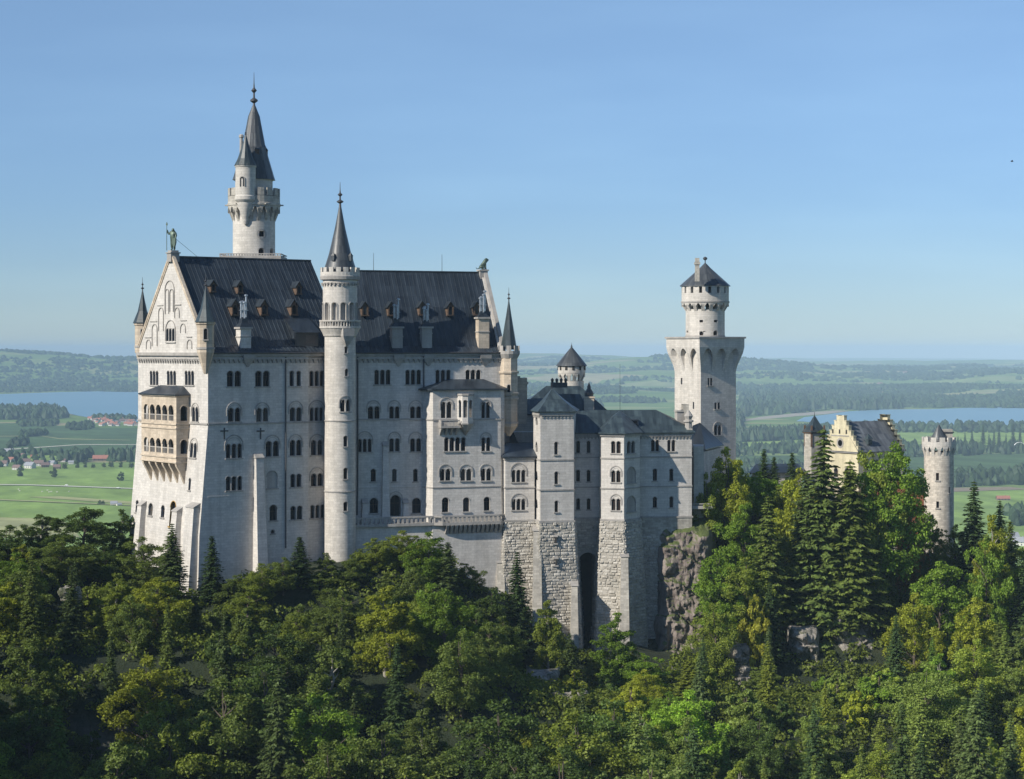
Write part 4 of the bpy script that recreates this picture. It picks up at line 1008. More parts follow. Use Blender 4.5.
def sqwall(M0, Mt):
    L = M0.L; n = 3; rw = .5
    k = ov
    # curved flare piers with pointed niches between
    def P(t, z, o): 
        a = Vector(M0.P) * (1 - o) + Vector(Mt.P) * o; q = Vector(M0.Q) * (1 - o) + Vector(Mt.Q) * o; p = a + (q - a) * t; return (p.x, p.y, z)
    zz = [zc0 + (zc1 - zc0) * s for s in (0, .25, .5, .75, 1)]; oo = [0, .18, .5, .82, 1]
    bw = .075; cell = (1 - bw) / n
    for i in range(n + 1):
        t0, t1 = i * cell, i * cell + bw
        for j in range(4):
            b.face([P(t0, zz[j], oo[j]), P(t1, zz[j], oo[j]), P(t1, zz[j + 1], oo[j + 1]), P(t0, zz[j + 1], oo[j + 1])])
            b.face([P(t1, zz[j], oo[j]), P(t1, zz[j], -.02), P(t1, zz[j + 1], -.02), P(t1, zz[j + 1], oo[j + 1])])
            b.face([P(t0, zz[j], -.02), P(t0, zz[j], oo[j]), P(t0, zz[j + 1], oo[j + 1]), P(t0, zz[j + 1], -.02)])
    for i in range(n):
        t0, t1 = i * cell + bw, (i + 1) * cell; tm = (t0 + t1) / 2; m = 8; h_ = (zc1 - zc0) * .30
        f = lambda t: zc1 - .25 - h_ * abs((t - tm) / (t1 - tm)) ** 2.0
        og = lambda z: max(0, min(1, [oo[q] + (oo[q + 1] - oo[q]) * ((z - zz[q]) / (zz[q + 1] - zz[q])) for q in range(4) if z <= zz[q + 1] + 1e-6][0] if z < zc1 else 1))
        for j in range(m):
            x0, x1 = t0 + (t1 - t0) * j / m, t0 + (t1 - t0) * (j + 1) / m; f0, f1 = f(x0), f(x1)
            b.face([P(x0, f0, og(f0)), P(x1, f1, og(f1)), P(x1, zc1 + .02, 1), P(x0, zc1 + .02, 1)])
            b.face([P(x0, f0, -.02), P(x1, f1, -.02), P(x1, f1, og(f1)), P(x0, f0, og(f0))])
for i in range(4):
    Mt = Flat(top[i], top[(i + 1) % 4]); sqwall(SQ.W[i], Mt)
wall_in = MB(LIME2)
for i in range(4): wall(b, SQ.W[i], 0, SQ.W[i].L, zat(368, 385), zc1 + .1, [])
b.prism(top, zc1, ztop); b.m(TRIM); b.prism(grow(top, .22), ztop, ztop + .35); b.build('flared_top', sq)
cD = P0 + (dS - nS) * (SS / 2); cD = (cD.x, cD.y); ZD = lambda y: zat(240 + y / 3.543, 388); RDm = 3.72; CDm = Cyl(cD, RDm)
hs = []; px_ = lambda X: 640 + X / 3.543
for X0, X1, Y0, Y1, rt in ((211, 223, 283, 292, 0), (262, 275, 283, 292, 0), (211, 224, 324, 341, 1), (260, 274, 321, 341, 1), (165, 171, 321, 328, 0)):
    win(sq, CDm, hs, px_(X0), px_(X1), 240 + Y0 / 3.543, 240 + Y1 / 3.543, 1, sill=False, round_top=bool(rt))
b = MB(LIME2); wall(b, CDm, -pi * RDm, pi * RDm, ztop + .3, ZD(245), hs); b.m(TRIM); b.lathe(cD, [(RDm - .02, ztop + .34), (RDm + .12, ztop + .34), (RDm + .12, ztop + .6), (RDm - .02, ztop + .62)], 32, cap=False); b.build('drum', sq, smooth=30)
b = MB(LIME2); Rc = 4.5; machic(b, cD, RDm, Rc, ZD(252), ZD(222), 16, .42)
# crown ring with slits left open
Cc = Cyl(cD, Rc); hs = []
for k in range(16):
    u = (k + .5) * Cc.L / 16 - pi * Rc; hs.append((u - .3, u + .3, ZD(188), ZD(166), False))
wall(b, Cc, -pi * Rc, pi * Rc, ZD(222), ZD(163), hs)
for h in hs: reveal(b, Cc, h, .5)
b.m(VOIDM); b.lathe(cD, [(Rc - .5, ZD(221)), (Rc - .5, ZD(164))], 24)
b.m(TRIM); b.lathe(cD, [(Rc - .3, ZD(222)), (Rc + .14, ZD(222)), (Rc + .14, ZD(216)), (Rc - .3, ZD(214))], 32); b.build('crown', sq, smooth=25)
b = MB(SPIR); b.lathe(cD, [(Rc + .35, ZD(163)), (Rc + .3, ZD(160)), (2.4, ZD(120)), (1.2, ZD(100)), (.15, ZD(80))], 12); b.m(PIPE); b.lathe(cD, [(.1, ZD(82)), (.1, ZD(70)), (.4, ZD(66)), (.42, ZD(61)), (.1, ZD(57))], 10); rfq = b.build('cone_roof', sq)
b = MB(WARM); cc = xy(px_(202.5), 384.3); b.box((*cc, ZD(108)), (.8, .8, 4.4)); b.box((*cc, ZD(86)), (1.1, 1.1, .4)); b.build('chimney', sq)
# connecting wing between bower and square tower
cw = thing('connecting_wing', 'pale wall with sloping dark roof joining the bower to the foot of the square tower', 'castle wing', (*xy(698, 362), -34))
b = MB(LIME2); pc = [xy(690, 361), xy(704, 363), xy(722, 380), xy(700, 381)]; b.prism(pc, -44, zat(452, 362)); pc2 = [xy(694, 352.5), xy(703.6, 353.2), xy(703.6, 362), xy(693, 362)]; b.prism(pc2, -44, zat(447, 352)); b.build('wall', cw)
b = MB(SLATE); z1, z2 = zat(449.5, 362), zat(426, 372); g = grow(pc, .3); b.face([(*g[0], z1), (*g[1], z1), (*xy(700, 378), z2 + .4), (*xy(692.5, 374), z2)]); b.face([(*g[1], z1), (*g[2], z1), (*xy(700, 378), z2 + .4)]); b.prism(g, z1 - .2, z1 - .01); b.build('roof', cw)
b = MB(TRIM); b.box((*xy(701, 350.5), zat(507, 350.5)), (3.6, 2.2, .5), .08); b.box((*xy(701, 349.6), zat(503.5, 350.5)), (3.6, .15, .15), .08); b.build('terrace_slab', cw)

# ================================================================== gatehouse group
YG = 374
gh = thing('gatehouse', 'yellow gatehouse with stepped west gable and grey slate roof among the tall trees', 'gatehouse', (*xy(850, YG), -34))
aG = radians(32); dG = Vector((cos(aG), sin(aG))); nG = Vector((sin(aG), -cos(aG))); G1 = Vector(xy(858.5, 372)); wG = 9.6; lG = 11
pg = [tuple(G1), tuple(G1 + dG * lG), tuple(G1 + dG * lG - nG * wG), tuple(G1 - nG * wG)]
SG = Solid(gh, YELL, pg, -40, zat(452, 372)); Mg_ = SG.W[3]
for a in ((834, 838, 468, 477, 1), (845, 849, 468, 477, 1), (839, 843, 488, 497, 1)): win(gh, Mg_, SG.holes[3], *a)
for a in ((864, 868, 460, 469, 1), (875, 879, 460, 469, 1)): win(gh, SG.W[0], SG.holes[0], *a)
b = MB(YELL); SG.finish(b); b.build('wall', gh)
b = MB(GREY); zw = zat(452, 372); zrg = zat(422, 374); mid = wG / 2; g = grow(pg, .35)
ra = Vector(pg[0]) - nG * mid; rb2 = Vector(pg[1]) - nG * mid
b.face([(*g[0], zw), (*g[1], zw), (*rb2, zrg), (*ra, zrg)]); b.face([(*g[2], zw), (*g[3], zw), (*ra, zrg), (*rb2, zrg)]); b.prism(g, zw - .15, zw - .01)
b.m(COPP); c_ = xy(868.5, 374.5); b.box((*c_, zat(441, 374) - .2), (.9, 1.0, .9), aG); b.lathe(c_, [(.85, zat(439, 374)), (.05, zat(434, 374))], 4, aG + pi / 4); b.build('roof', gh)
for Mx, nm, mat in ((Mg_, 'stepped_gable', YELL), (SG.W[1], 'stepped_gable', YELL)):
    b = MB(mat); n = 7; L = Mx.L; H = zat(416.5, 373) - zw
    for k in range(n):
        u0, u1 = L / 2 * k / n * .93, L - L / 2 * k / n * .93
        b.mbox(Mx, u0 - .05, u1 + .05, zw + H * k / n - .1 * (k == 0), zw + H * (k + 1) / n, -.55, .15)
        b.mbox(Mx, u0 - .12, u0 + .5, zw + H * (k + 1) / n, zw + H * (k + 1) / n + .14, -.6, .22); b.mbox(Mx, u1 - .5, u1 + .12, zw + H * (k + 1) / n, zw + H * (k + 1) / n + .14, -.6, .22)
    if Mx is Mg_:
        b.m(TRIM)
        for k in range(16):
            a0, a1 = 2 * pi * k / 16, 2 * pi * (k + 1) / 16; z = zat(444, 372)
            b.face([Mx.pt(L / 2 + r_ * cos(a), z + r_ * sin(a), .2) for r_, a in ((.6, a0), (.95, a0), (.95, a1), (.6, a1))])
        b.m(GLASS); b.face([Mx.pt(L / 2 + .6 * cos(2 * pi * k / 16), z + .6 * sin(2 * pi * k / 16), .18) for k in range(16)])
        b.m(TRIM); b.mbox(Mx, 0, L, zw - .3, zw, -.1, .3); b.mbox(Mx, L * .25, L * .75, zat(437, 372), zat(436, 372), -.1, .24)
        for px in (833.5, 840.2, 847): u = Mx.u(px); b.m(VOIDM); b.mbox(Mx, u - .2, u + .2, zat(433, 372) - .3, zat(433, 372) + .5, .1, .17)
    b.build(nm, gh)
# red brick gate block in front
pr_ = [xy(868, 371), xy(925, 371.5), xy(925, 384), xy(866, 381)]
SR = Solid(gh, REDB, pr_, -40, zat(486, 371)); 
for a in ((873, 877, 497, 507, 1), (884, 888, 497, 507, 1), (897, 901, 497, 507, 1), (908, 912, 497, 507, 1), (876, 881, 522, 533, 1)): win(gh, SR.W[0], SR.holes[0], *a)
win(gh, SR.W[0], SR.holes[0], 906, 914, 523, 547, 1, sill=False, glass=VOIDM, depth=1.5, name='gateway_arch')
b = MB(REDB); SR.finish(b); b.m(TRIM); SR.band(b, zat(514, 371), .3, .12); SR.band(b, zat(486, 371), .5, .2)
b.m(LIME); b.prism([xy(866, 368), xy(890, 368.5), xy(890, 372), xy(866, 372)], -40, zat(516, 368)); b.m(REDB)
for k in range(12): b.box((*xy(868 + 57 * k / 11, 371.2), zat(484, 371)), (.7, .6, .9))
b.build('gate_front', gh)
tl = thing('corner_tower', 'small corner tower with dark green pyramid roof left of the stepped yellow gable', 'tower', (*xy(814, 386), -34)); cc = xy(814.5, 387); ZZ = lambda y: zat(y, 386)
b = MB(WARM); b.box((*cc, (ZZ(431) - 36) / 2), (2.9, 2.9, ZZ(431) + 36), .35); b.m(BRIK); b.box((*cc, ZZ(432)), (3.3, 3.3, .5), .35)
for k in range(4): a = .35 + k * pi / 2 + pi / 4; b.box((cc[0] + 1.9 * cos(a), cc[1] + 1.9 * sin(a), ZZ(436)), (.35, .35, 4)); b.lathe((cc[0] + 1.9 * cos(a), cc[1] + 1.9 * sin(a)), [(.3, ZZ(431)), (.03, ZZ(427))], 4)
b.build('wall', tl); b = MB(COPP); b.lathe(cc, [(2.5, ZZ(432)), (1.1, ZZ(424)), (.05, ZZ(415.5))], 4, .35 + pi / 4); b.m(PIPE); b.tube((*cc, ZZ(416)), (*cc, ZZ(412)), .08, .03, 5); b.build('pyramid_roof', tl)
cg = xy(938.9, 366); RGt = 2.62
gt = thing('gate_tower', 'round pale stone gate tower with battlements rising above the trees at right', 'tower', (cg[0], cg[1], -36)); CG = Cyl(cg, RGt); hs = []; ZZ = lambda y: zat(y, 363.5)
for a in ((936, 938.9, 473, 480.5, 1), (936.3, 939, 501.5, 508, 1), (948.5, 950, 487, 493, 1)): win(gt, CG, hs, *a, round_top=False)
b = MB(PINK); wall(b, CG, -pi * RGt, pi * RGt, -44, ZZ(452), hs); b.build('shaft', gt, smooth=30)
b = MB(LIME2); machic(b, cg, RGt, 3.0, ZZ(456), ZZ(446.5), 16, .5); b.lathe(cg, [(RGt, ZZ(446.5)), (3.02, ZZ(446.5)), (3.02, ZZ(442)), (2.6, ZZ(442))], 32); merlons(b, cg, 3.02, ZZ(442), ZZ(437.6) - ZZ(442), 12, .62, .4); b.build('battlement', gt)
b = MB(SPIR); b.lathe(cg, [(1.5, ZZ(441)), (1.45, ZZ(438)), (.06, ZZ(425.2))], 12); b.build('cone_roof', gt, smooth=30)
b = MB(WARM); cc = xy(946.5, 366.5); b.box((*cc, ZZ(437)), (1.9, 1.5, 2.6)); b.m(PIPE); b.box((*cc, ZZ(433)), (2.3, 1.8, .25)); b.build('chimney', gt)
# long low courtyard building at the left of the gatehouse
lb = thing('courtyard_building', 'long low courtyard building with flat black roof half hidden by the trees', 'building', (*xy(777, 382), -34))
plb = [xy(752, 380), xy(802, 383), xy(802, 391), xy(752, 388)]
SLb = Solid(lb, LIME2, plb, -42, zat(473, 380))
for px in (758, 767, 776, 785, 794): win(lb, SLb.W[0], SLb.holes[0], px, px + 3, 477, 484, 1)
b = MB(LIME2); SLb.finish(b); b.build('wall', lb); b = MB(SLATE); hiproof(b, plb, zat(472.8, 380), (xy(756, 385), xy(798, 387)), zat(464, 385), .5); b.build('roof', lb)

# ================================================================== statues
def skin_mesh(name, verts, edges, radii, mat, parent=None, sub=2, loc=(0, 0, 0), rz=0, s=1.0):
    me = bpy.data.meshes.new(name); me.from_pydata(verts, edges, []); ob = bpy.data.objects.new(name, me); COL.objects.link(ob)
    md = ob.modifiers.new('s', 'SKIN'); 
    for i, r in enumerate(radii):
        me.skin_vertices[0].data[i].radius = (r, r) if not isinstance(r, tuple) else r
    me.skin_vertices[0].data[0].use_root = True
    ob.modifiers.new('d', 'SUBSURF').levels = sub; ob.modifiers['d'].render_levels = sub
    dg = bpy.context.evaluated_depsgraph_get(); m2 = bpy.data.meshes.new_from_object(ob.evaluated_get(dg)); m2.name = name
    bpy.data.objects.remove(ob); m2.materials.clear(); m2.materials.append(mat); m2.polygons.foreach_set('use_smooth', [True] * len(m2.polygons))
    o = bpy.data.objects.new(name, m2); COL.objects.link(o)
    if parent: o.parent = parent
    o.location = loc; o.rotation_euler = (0, 0, rz); o.scale = (s, s, s); return o
HUM = ([(0, 0, 1.0), (0, 0, 1.2), (0, 0, 1.42), (0, 0, 1.53), (0, -.01, 1.62), (0, -.02, 1.72), (0, -.01, 1.79),
        (-.18, 0, 1.42), (-.25, 0, 1.15), (-.27, -.08, .92), (-.27, -.12, .83), (.18, 0, 1.42), (.25, 0, 1.15), (.25, -.08, .92), (.25, -.12, .83),
        (-.1, 0, .92), (-.12, -.02, .5), (-.13, .02, .09), (-.14, -.12, .04), (.1, 0, .92), (.12, -.02, .5), (.13, .02, .09), (.14, -.12, .04)],
       [(0, 1), (1, 2), (2, 3), (3, 4), (4, 5), (5, 6), (2, 7), (7, 8), (8, 9), (9, 10), (2, 11), (11, 12), (12, 13), (13, 14), (0, 15), (15, 16), (16, 17), (17, 18), (0, 19), (19, 20), (20, 21), (21, 22)],
       [.15, .14, .16, .06, .085, .1, .05, .08, .055, .04, .035, .08, .055, .04, .035, .10, .07, .05, .04, .10, .07, .05, .04])
# standing bronze knight with lance and shield (statue height about 4 m)
kv = [list(v) for v in HUM[0]]
for i, p in ((7, (-.2, 0, 1.46)), (8, (-.42, -.05, 1.32)), (9, (-.48, -.15, 1.6)), (10, (-.48, -.17, 1.68)), (12, (.3, 0, 1.2)), (13, (.32, -.12, .98)), (14, (.32, -.16, .9))): kv[i] = list(p)
kr = [r * 1.7 if i not in (4, 5, 6) else r * 1.25 for i, r in enumerate(HUM[2])]
kst = thing('knight_statue', 'green bronze knight statue holding a lance and shield on the west gable peak', 'statue', (PED1[0], PED1[1], 16.05))
skin_mesh('figure', kv, HUM[1], kr, BRONZ, kst, s=2.0, rz=-.5)
b = MB(BRONZ); o = Vector((PED1[0], PED1[1], 16.05)); cr, sr = cos(-.5), sin(-.5); T = lambda x, y, z: (o.x + (x * cr - y * sr) * 2.0, o.y + (x * sr + y * cr) * 2.0, o.z + z * 2.0)
b.tube(T(-.49, -.2, 0), T(-.49, -.2, 2.0), .06, .05, 6); b.loft([[T(-.52 , -.2, 2.0), T(-.46, -.2, 2.0), T(-.46, -.17, 2.0), T(-.52, -.17, 2.0)], [T(-.58, -.2, 2.1), T(-.4, -.2, 2.1), T(-.4, -.17, 2.1), T(-.58, -.17, 2.1)], [T(-.5, -.2, 2.3), T(-.48, -.2, 2.3), T(-.48, -.17, 2.3), T(-.5, -.17, 2.3)]]); b.build('lance', kst)
b = MB(BRONZ); sh = [(0.1, 1.0), (.5, 1.0), (.52, .65), (.42, .3), (.3, .05), (.18, .3), (.08, .65)]
b.loft([[T(x, -.22, z) for x, z in reversed(sh)], [T(.3 + (x - .3) * .8, -.32, .6 + (z - .6) * .8) for x, z in reversed(sh)]]); b.build('shield', kst)
b = MB(BRONZ); b.tube(T(.1, .1, 1.0), (PED1[0] + 4.4 * .809, PED1[1] + 4.4 * .588, 15.1), .028, .028, 5); b.build('stay_rod', kst)
# sitting bronze lion
lion = thing('lion_statue', 'green bronze lion sitting upright on the east gable pedestal', 'statue', (PED2[0], PED2[1], 13.85))
lv = [(0, -.35, .35), (0, -.1, .62), (0, .22, .95), (0, .42, 1.25), (0, .58, 1.5), (0, .82, 1.45), (0, .95, 1.4),
      (-.2, .38, .9), (-.2, .42, .45), (-.2, .46, .08), (-.2, .6, .05), (.2, .38, .9), (.2, .42, .45), (.2, .46, .08), (.2, .6, .05),
      (-.28, -.25, .38), (-.3, .1, .42), (-.28, -.05, .1), (-.28, .2, .06), (.28, -.25, .38), (.3, .1, .42), (.28, -.05, .1), (.28, .2, .06), (0, -.65, .15), (.05, -.95, .1), (.1, -1.1, .3), (-.14, .5, 1.72), (.14, .5, 1.72)]
le = [(0, 1), (1, 2), (2, 3), (3, 4), (4, 5), (5, 6), (2, 7), (7, 8), (8, 9), (9, 10), (2, 11), (11, 12), (12, 13), (13, 14), (0, 15), (15, 16), (16, 17), (17, 18), (0, 19), (19, 20), (20, 21), (21, 22), (0, 23), (23, 24), (24, 25), (4, 26), (4, 27)]
lr_ = [.26, .28, .3, .32, .28, .17, .12, .14, .1, .09, .07, .14, .1, .09, .07, .18, .13, .1, .07, .18, .13, .1, .07, .06, .05, .06, .06, .06]
skin_mesh('figure', lv, le, lr_, BRONZ, lion, s=1.15, rz=a20 - pi / 2)
# ================================================================== terrain of the castle hill
def fbm(x, y, s, o=4, z=0.0):
    return noise.fractal(Vector((x * s, y * s, z)), 1.0, 2.1, o)
CP = []
for px, py, Y in ((60, 560, 335), (20, 575, 320), (130, 560, 348), (203, 596, 318), (265, 572, 320), (340, 566, 325), (375, 552, 329), (440, 556, 331), (480, 590, 333), (505, 605, 336), (555, 645, 335),
                  (590, 655, 340), (625, 645, 338), (680, 660, 340), (735, 630, 338), (705, 522, 360), (700, 650, 339), (660, 655, 340), (745, 514, 364), (780, 505, 375), (820, 500, 380), (780, 600, 348), (820, 640, 345), (860, 620, 348), (870, 560, 362), (915, 552, 368), (950, 560, 368), (1000, 590, 362), (1060, 610, 360),
                  (690, 690, 325), (780, 700, 325), (860, 700, 325), (960, 690, 330), (1040, 680, 330), (300, 640, 305), (400, 640, 305), (460, 660, 310), (540, 700, 315), (620, 700, 318), (200, 640, 300), (100, 640, 300), (0, 640, 295), (-80, 640, 290)):
    v = at(px, py, Y); CP.append((v.x, v.y, v.z))
for x in range(-140, 160, 30):
    CP += [(x, 265, -63 + max(0, (x)) * .03), (x, 235, -76), (x, 200, -96), (x, 160, -118), (x, 110, -120), (x, 50, -85), (x, -10, -30), (x, -60, 5)]
for px, Y, z in ((250, 345, -34), (400, 350, -32), (550, 365, -34), (650, 365, -36), (720, 385, -34), (850, 385, -34)): CP.append((ray(px) * Y, Y, z))
for px in (-100, 60, 200, 350, 500, 650, 800, 950, 1100): CP += [(ray(px) * 440, 440, -95), (ray(px) * 520, 520, -165), (ray(px) * 590, 590, -186)]
CP += [(-90, 350, -70), (-130, 330, -95), (-170, 380, -150), (150, 350, -62), (190, 350, -100), (230, 380, -160)]
def ground_z(x, y):
    sw = sz = 0.0
    for cx_, cy_, cz_ in CP:
        d2_ = (x - cx_) ** 2 + (y - cy_) ** 2 + 4.0; w = d2_ ** -1.9; sw += w; sz += w * cz_
    z = sz / sw
    # unseen hill added left of the frame to throw shade on the lower-left slope
    h = 136 * math.exp(-(((x + 154) / 34) ** 2 + ((y - 182) / 50) ** 2) ** 1.2)
    return z + h
_gc = {}
GX0, GX1, GY0, GY1, GS = -340, 260, -80, 600, 4
gxs = list(range(GX0, GX1 + 1, GS)); gys = list(range(GY0, GY1 + 1, GS))
GZ = [[ground_z(x, y) for x in gxs] for y in gys]
def gz(x, y):
    fx = (x - GX0) / GS; fy = (y - GY0) / GS; i = max(0, min(len(gxs) - 2, int(fx))); j = max(0, min(len(gys) - 2, int(fy))); a = fx - i; b = fy - j
    return (GZ[j][i] * (1 - a) + GZ[j][i + 1] * a) * (1 - b) + (GZ[j + 1][i] * (1 - a) + GZ[j + 1][i + 1] * a) * b
def soil_mat():
    m, nt, b = newmat('forest_floor'); g = nd(nt, 'ShaderNodeNewGeometry'); p = g.outputs['Position']
    c = ramp(nt, noiz(nt, p, .25, 6, .65), [(.3, (.010, .016, .006)), (.5, (.018, .030, .009)), (.7, (.035, .042, .016))])
    rk = ramp(nt, noiz(nt, p, .5, 6, .7, (1, 1, .5)), [(.3, (.12, .115, .105)), (.7, (.38, .365, .34))])
    sx = nd(nt, 'ShaderNodeSeparateXYZ'); nt.links.new(g.outputs['Normal'], sx.inputs[0])
    f = ramp(nt, sx.outputs[2], [(.45, 1.0), (.62, 0.0)])
    c = mixc(nt, f, c, rk); nt.links.new(c, b.inputs['Base Color']); b.inputs['Roughness'].default_value = .95
    bp = nd(nt, 'ShaderNodeBump'); bp.inputs['Strength'].default_value = 1; bp.inputs['Distance'].default_value = .5; nt.links.new(noiz(nt, p, 1.2, 6, .7), bp.inputs['Height']); nt.links.new(bp.outputs[0], b.inputs['Normal'])
    return m
SOIL = soil_mat()
me = bpy.data.meshes.new('hillside'); vs = []
for j, y in enumerate(gys):
    for i, x in enumerate(gxs): vs.append((x, y, GZ[j][i] + .9 * fbm(x, y, .11) - (3 if (i in (0, len(gxs) - 1) or j == len(gys) - 1) else 0)))
nx = len(gxs); me.from_pydata(vs, [], [(j * nx + i, j * nx + i + 1, (j + 1) * nx + i + 1, (j + 1) * nx + i) for j in range(len(gys) - 1) for i in range(nx - 1)])
me.materials.append(SOIL); me.polygons.foreach_set('use_smooth', [True] * len(me.polygons))
hs_ = bpy.data.objects.new('hillside', me); COL.objects.link(hs_); hs_['kind'] = 'structure'
# rock faces
def rock_mat():
    m, nt, b = newmat('cliff_rock'); g = nd(nt, 'ShaderNodeNewGeometry'); p = g.outputs['Position']
    c = ramp(nt, noiz(nt, p, .45, 8, .7, (1, 1, .45)), [(.3, (.055, .046, .040)), (.45, (.20, .165, .145)), (.72, (.40, .345, .305))])
    mo = ramp(nt, noiz(nt, p, .3, 4, .6), [(.6, 0.0), (.75, .6)]); sx = nd(nt, 'ShaderNodeSeparateXYZ'); nt.links.new(g.outputs['Normal'], sx.inputs[0])
    up = ramp(nt, sx.outputs[2], [(.35, 0.0), (.7, 1.0)]); c = mixc(nt, mo, c, (.11, .12, .05)); c = mixc(nt, up, c, (.10, .13, .035))
    nt.links.new(c, b.inputs['Base Color']); b.inputs['Roughness'].default_value = .95
    bp = nd(nt, 'ShaderNodeBump'); bp.inputs['Strength'].default_value = 1; bp.inputs['Distance'].default_value = .45; nt.links.new(noiz(nt, p, 1.6, 8, .75, (1, 1, .5)), bp.inputs['Height']); nt.links.new(bp.outputs[0], b.inputs['Normal'])
    return m
ROCK = rock_mat()
def rock_mat2():
    m, nt, b = newmat('pale_cliff_rock'); g = nd(nt, 'ShaderNodeNewGeometry'); p = g.outputs['Position']
    c = ramp(nt, noiz(nt, p, .9, 8, .75, (1, 1, .45)), [(.3, (.10, .10, .08)), (.5, (.34, .31, .27)), (.75, (.62, .58, .52))])
    mo = ramp(nt, noiz(nt, p, .55, 5, .7), [(.5, 0.0), (.6, .9)]); c = mixc(nt, mo, c, (.07, .085, .03))
    nt.links.new(c, b.inputs['Base Color']); b.inputs['Roughness'].default_value = .95
    bp = nd(nt, 'ShaderNodeBump'); bp.inputs['Strength'].default_value = 1; bp.inputs['Distance'].default_value = .5; nt.links.new(noiz(nt, p, 1.8, 8, .75, (1, 1, .6)), bp.inputs['Height']); nt.links.new(bp.outputs[0], b.inputs['Normal'])
    return m
ROCK2 = rock_mat2()
def rock(name, c, size, seed, amp=.22, sub=5, mat=ROCK):
    bm = bmesh.new(); bmesh.ops.create_icosphere(bm, subdivisions=sub, radius=1.0); sx, sy, sz = size
    for v in bm.verts:
        p = v.co.copy(); k = max(abs(p.x), abs(p.y), abs(p.z)); q = p.lerp(p / k, .55)
        w = Vector((q.x * sx, q.y * sy, q.z * sz))
        n_ = noise.ridged_multi_fractal(Vector((w.x * .16 + seed * 7.1, w.y * .16, w.z * .09)), 1.0, 2.2, 5, 1.0, 2.0) - 1.0
        wq = Vector((w.x * .30 + seed * 3 + .12 * w.z, w.y * .30, w.z * .17 + .1 * w.x)); wq += Vector((1, 1, 1)) * .35 * noise.noise(w * .5)
        vd = noise.voronoi(wq)[0]; cell = 1.6 * min(.5, (vd[1] - vd[0])) - .5; vd2 = noise.voronoi(wq * 2.7)[0]; cell += .5 * min(.45, vd2[1] - vd2[0])
        n2_ = noise.fractal(w * .8 + Vector((seed, 0, 0)), 1.0, 2.0, 4)
        v.co = w + p.normalized() * (n_ * amp * min(size) * .45 + cell * min(1.9, min(size) * .42) + n2_ * .35)
    me = bpy.data.meshes.new(name); bm.to_mesh(me); bm.free(); me.materials.append(mat)
    me.polygons.foreach_set('use_smooth', [True] * len(me.polygons)); me.set_sharp_from_angle(angle=radians(38))
    o = bpy.data.objects.new(name, me); COL.objects.link(o); o.location = c; o['kind'] = 'structure'; return o
def cliff(name, px0, px1, py0, py1, Y, mat, seed=1.0, nu=90, nv=150, depth=9.0):
    x0, x1 = ray(px0) * Y, ray(px1) * Y; z1, z0 = zat(py0, Y), zat(py1, Y); vs = []; fs = []
    for j in range(nv + 1):
        v = j / nv; z = z1 + (z0 - z1) * v
        for i in range(nu + 1):
            u = i / nu; x = x0 + (x1 - x0) * u + .5 * noise.noise(Vector((0, z * .35, seed)))
            e = max(0, 1 - 4.5 * min(u, 1 - u)) ** 2; tp = max(0, 1 - v * 9) ** 2
            q = Vector((x * .19 + seed, 0, z * .13)) + Vector((1, 1, 1)) * .5 * noise.noise(Vector((x * .3, seed, z * .3)))
            f1 = noise.voronoi(q)[0]; f2 = noise.voronoi(q * 2.6)[0]; led = .9 * (math.floor(v * 4.6 + .5 * noise.noise(Vector((x * .2, 0, seed)))) )
            bul = 1.5 * noise.noise(Vector((x * .17, seed, z * .12))) + 3.0 * (min(.35, f1[1] - f1[0])) + .7 * min(.3, f2[1] - f2[0]) + .55 * noise.fractal(Vector((x * .9, seed, z * .8)), 1, 2, 4)
            yy = Y - led - bul + e * depth * .8 + tp * depth * .5; vs.append((x, yy, z + .25 * noise.noise(Vector((x, 3, z)))))
    w = nu + 1
    for j in range(nv):
        for i in range(nu): a = j * w + i; fs.append((a, a + w, a + w + 1, a + 1))
    n = len(vs); vs += [(x0 + 1, Y + depth, z1 - .5), (x1 - 1, Y + depth, z1 - .5), (x1, Y + depth, z0), (x0, Y + depth, z0)]
    fs.append(tuple(range(0, w)) + (n + 1, n)); fs.append(tuple(j * w for j in range(nv, -1, -1)) + (n, n + 3)); fs.append(tuple(j * w + nu for j in range(nv + 1)) + (n + 2, n + 1)); fs.append((n, n + 1, n + 2, n + 3))
    me = bpy.data.meshes.new(name); me.from_pydata(vs, [], fs); me.materials.append(mat); me.polygons.foreach_set('use_smooth', [True] * len(me.polygons)); me.set_sharp_from_angle(angle=radians(30))
    o = bpy.data.objects.new(name, me); COL.objects.link(o); o['kind'] = 'structure'; return o
cliff('cliff_rock', 650, 722, 521, 675, 346.6, ROCK, 2.3, depth=12)
cliff('cliff_rock', 788, 822, 628, 712, 335, ROCK2, 5.1, 60, 90, 6); cliff('cliff_rock', 830, 876, 612, 672, 339, ROCK2, 8.4, 70, 70, 6); cliff('cliff_rock', 730, 752, 646, 690, 328, ROCK2, 11.0, 50, 50, 5); cliff('cliff_rock', 526, 560, 672, 735, 304, ROCK2, 14.0, 60, 70, 5)
for px, py, Y, s, sd in ((572, 722, 296, (3, 2.5, 4.5), 10), (70, 594, 298, (1.5, 1.5, 1.2), 16)):
    rock('cliff_rock', at(px, py, Y), s, sd, .3, 4, ROCK2)

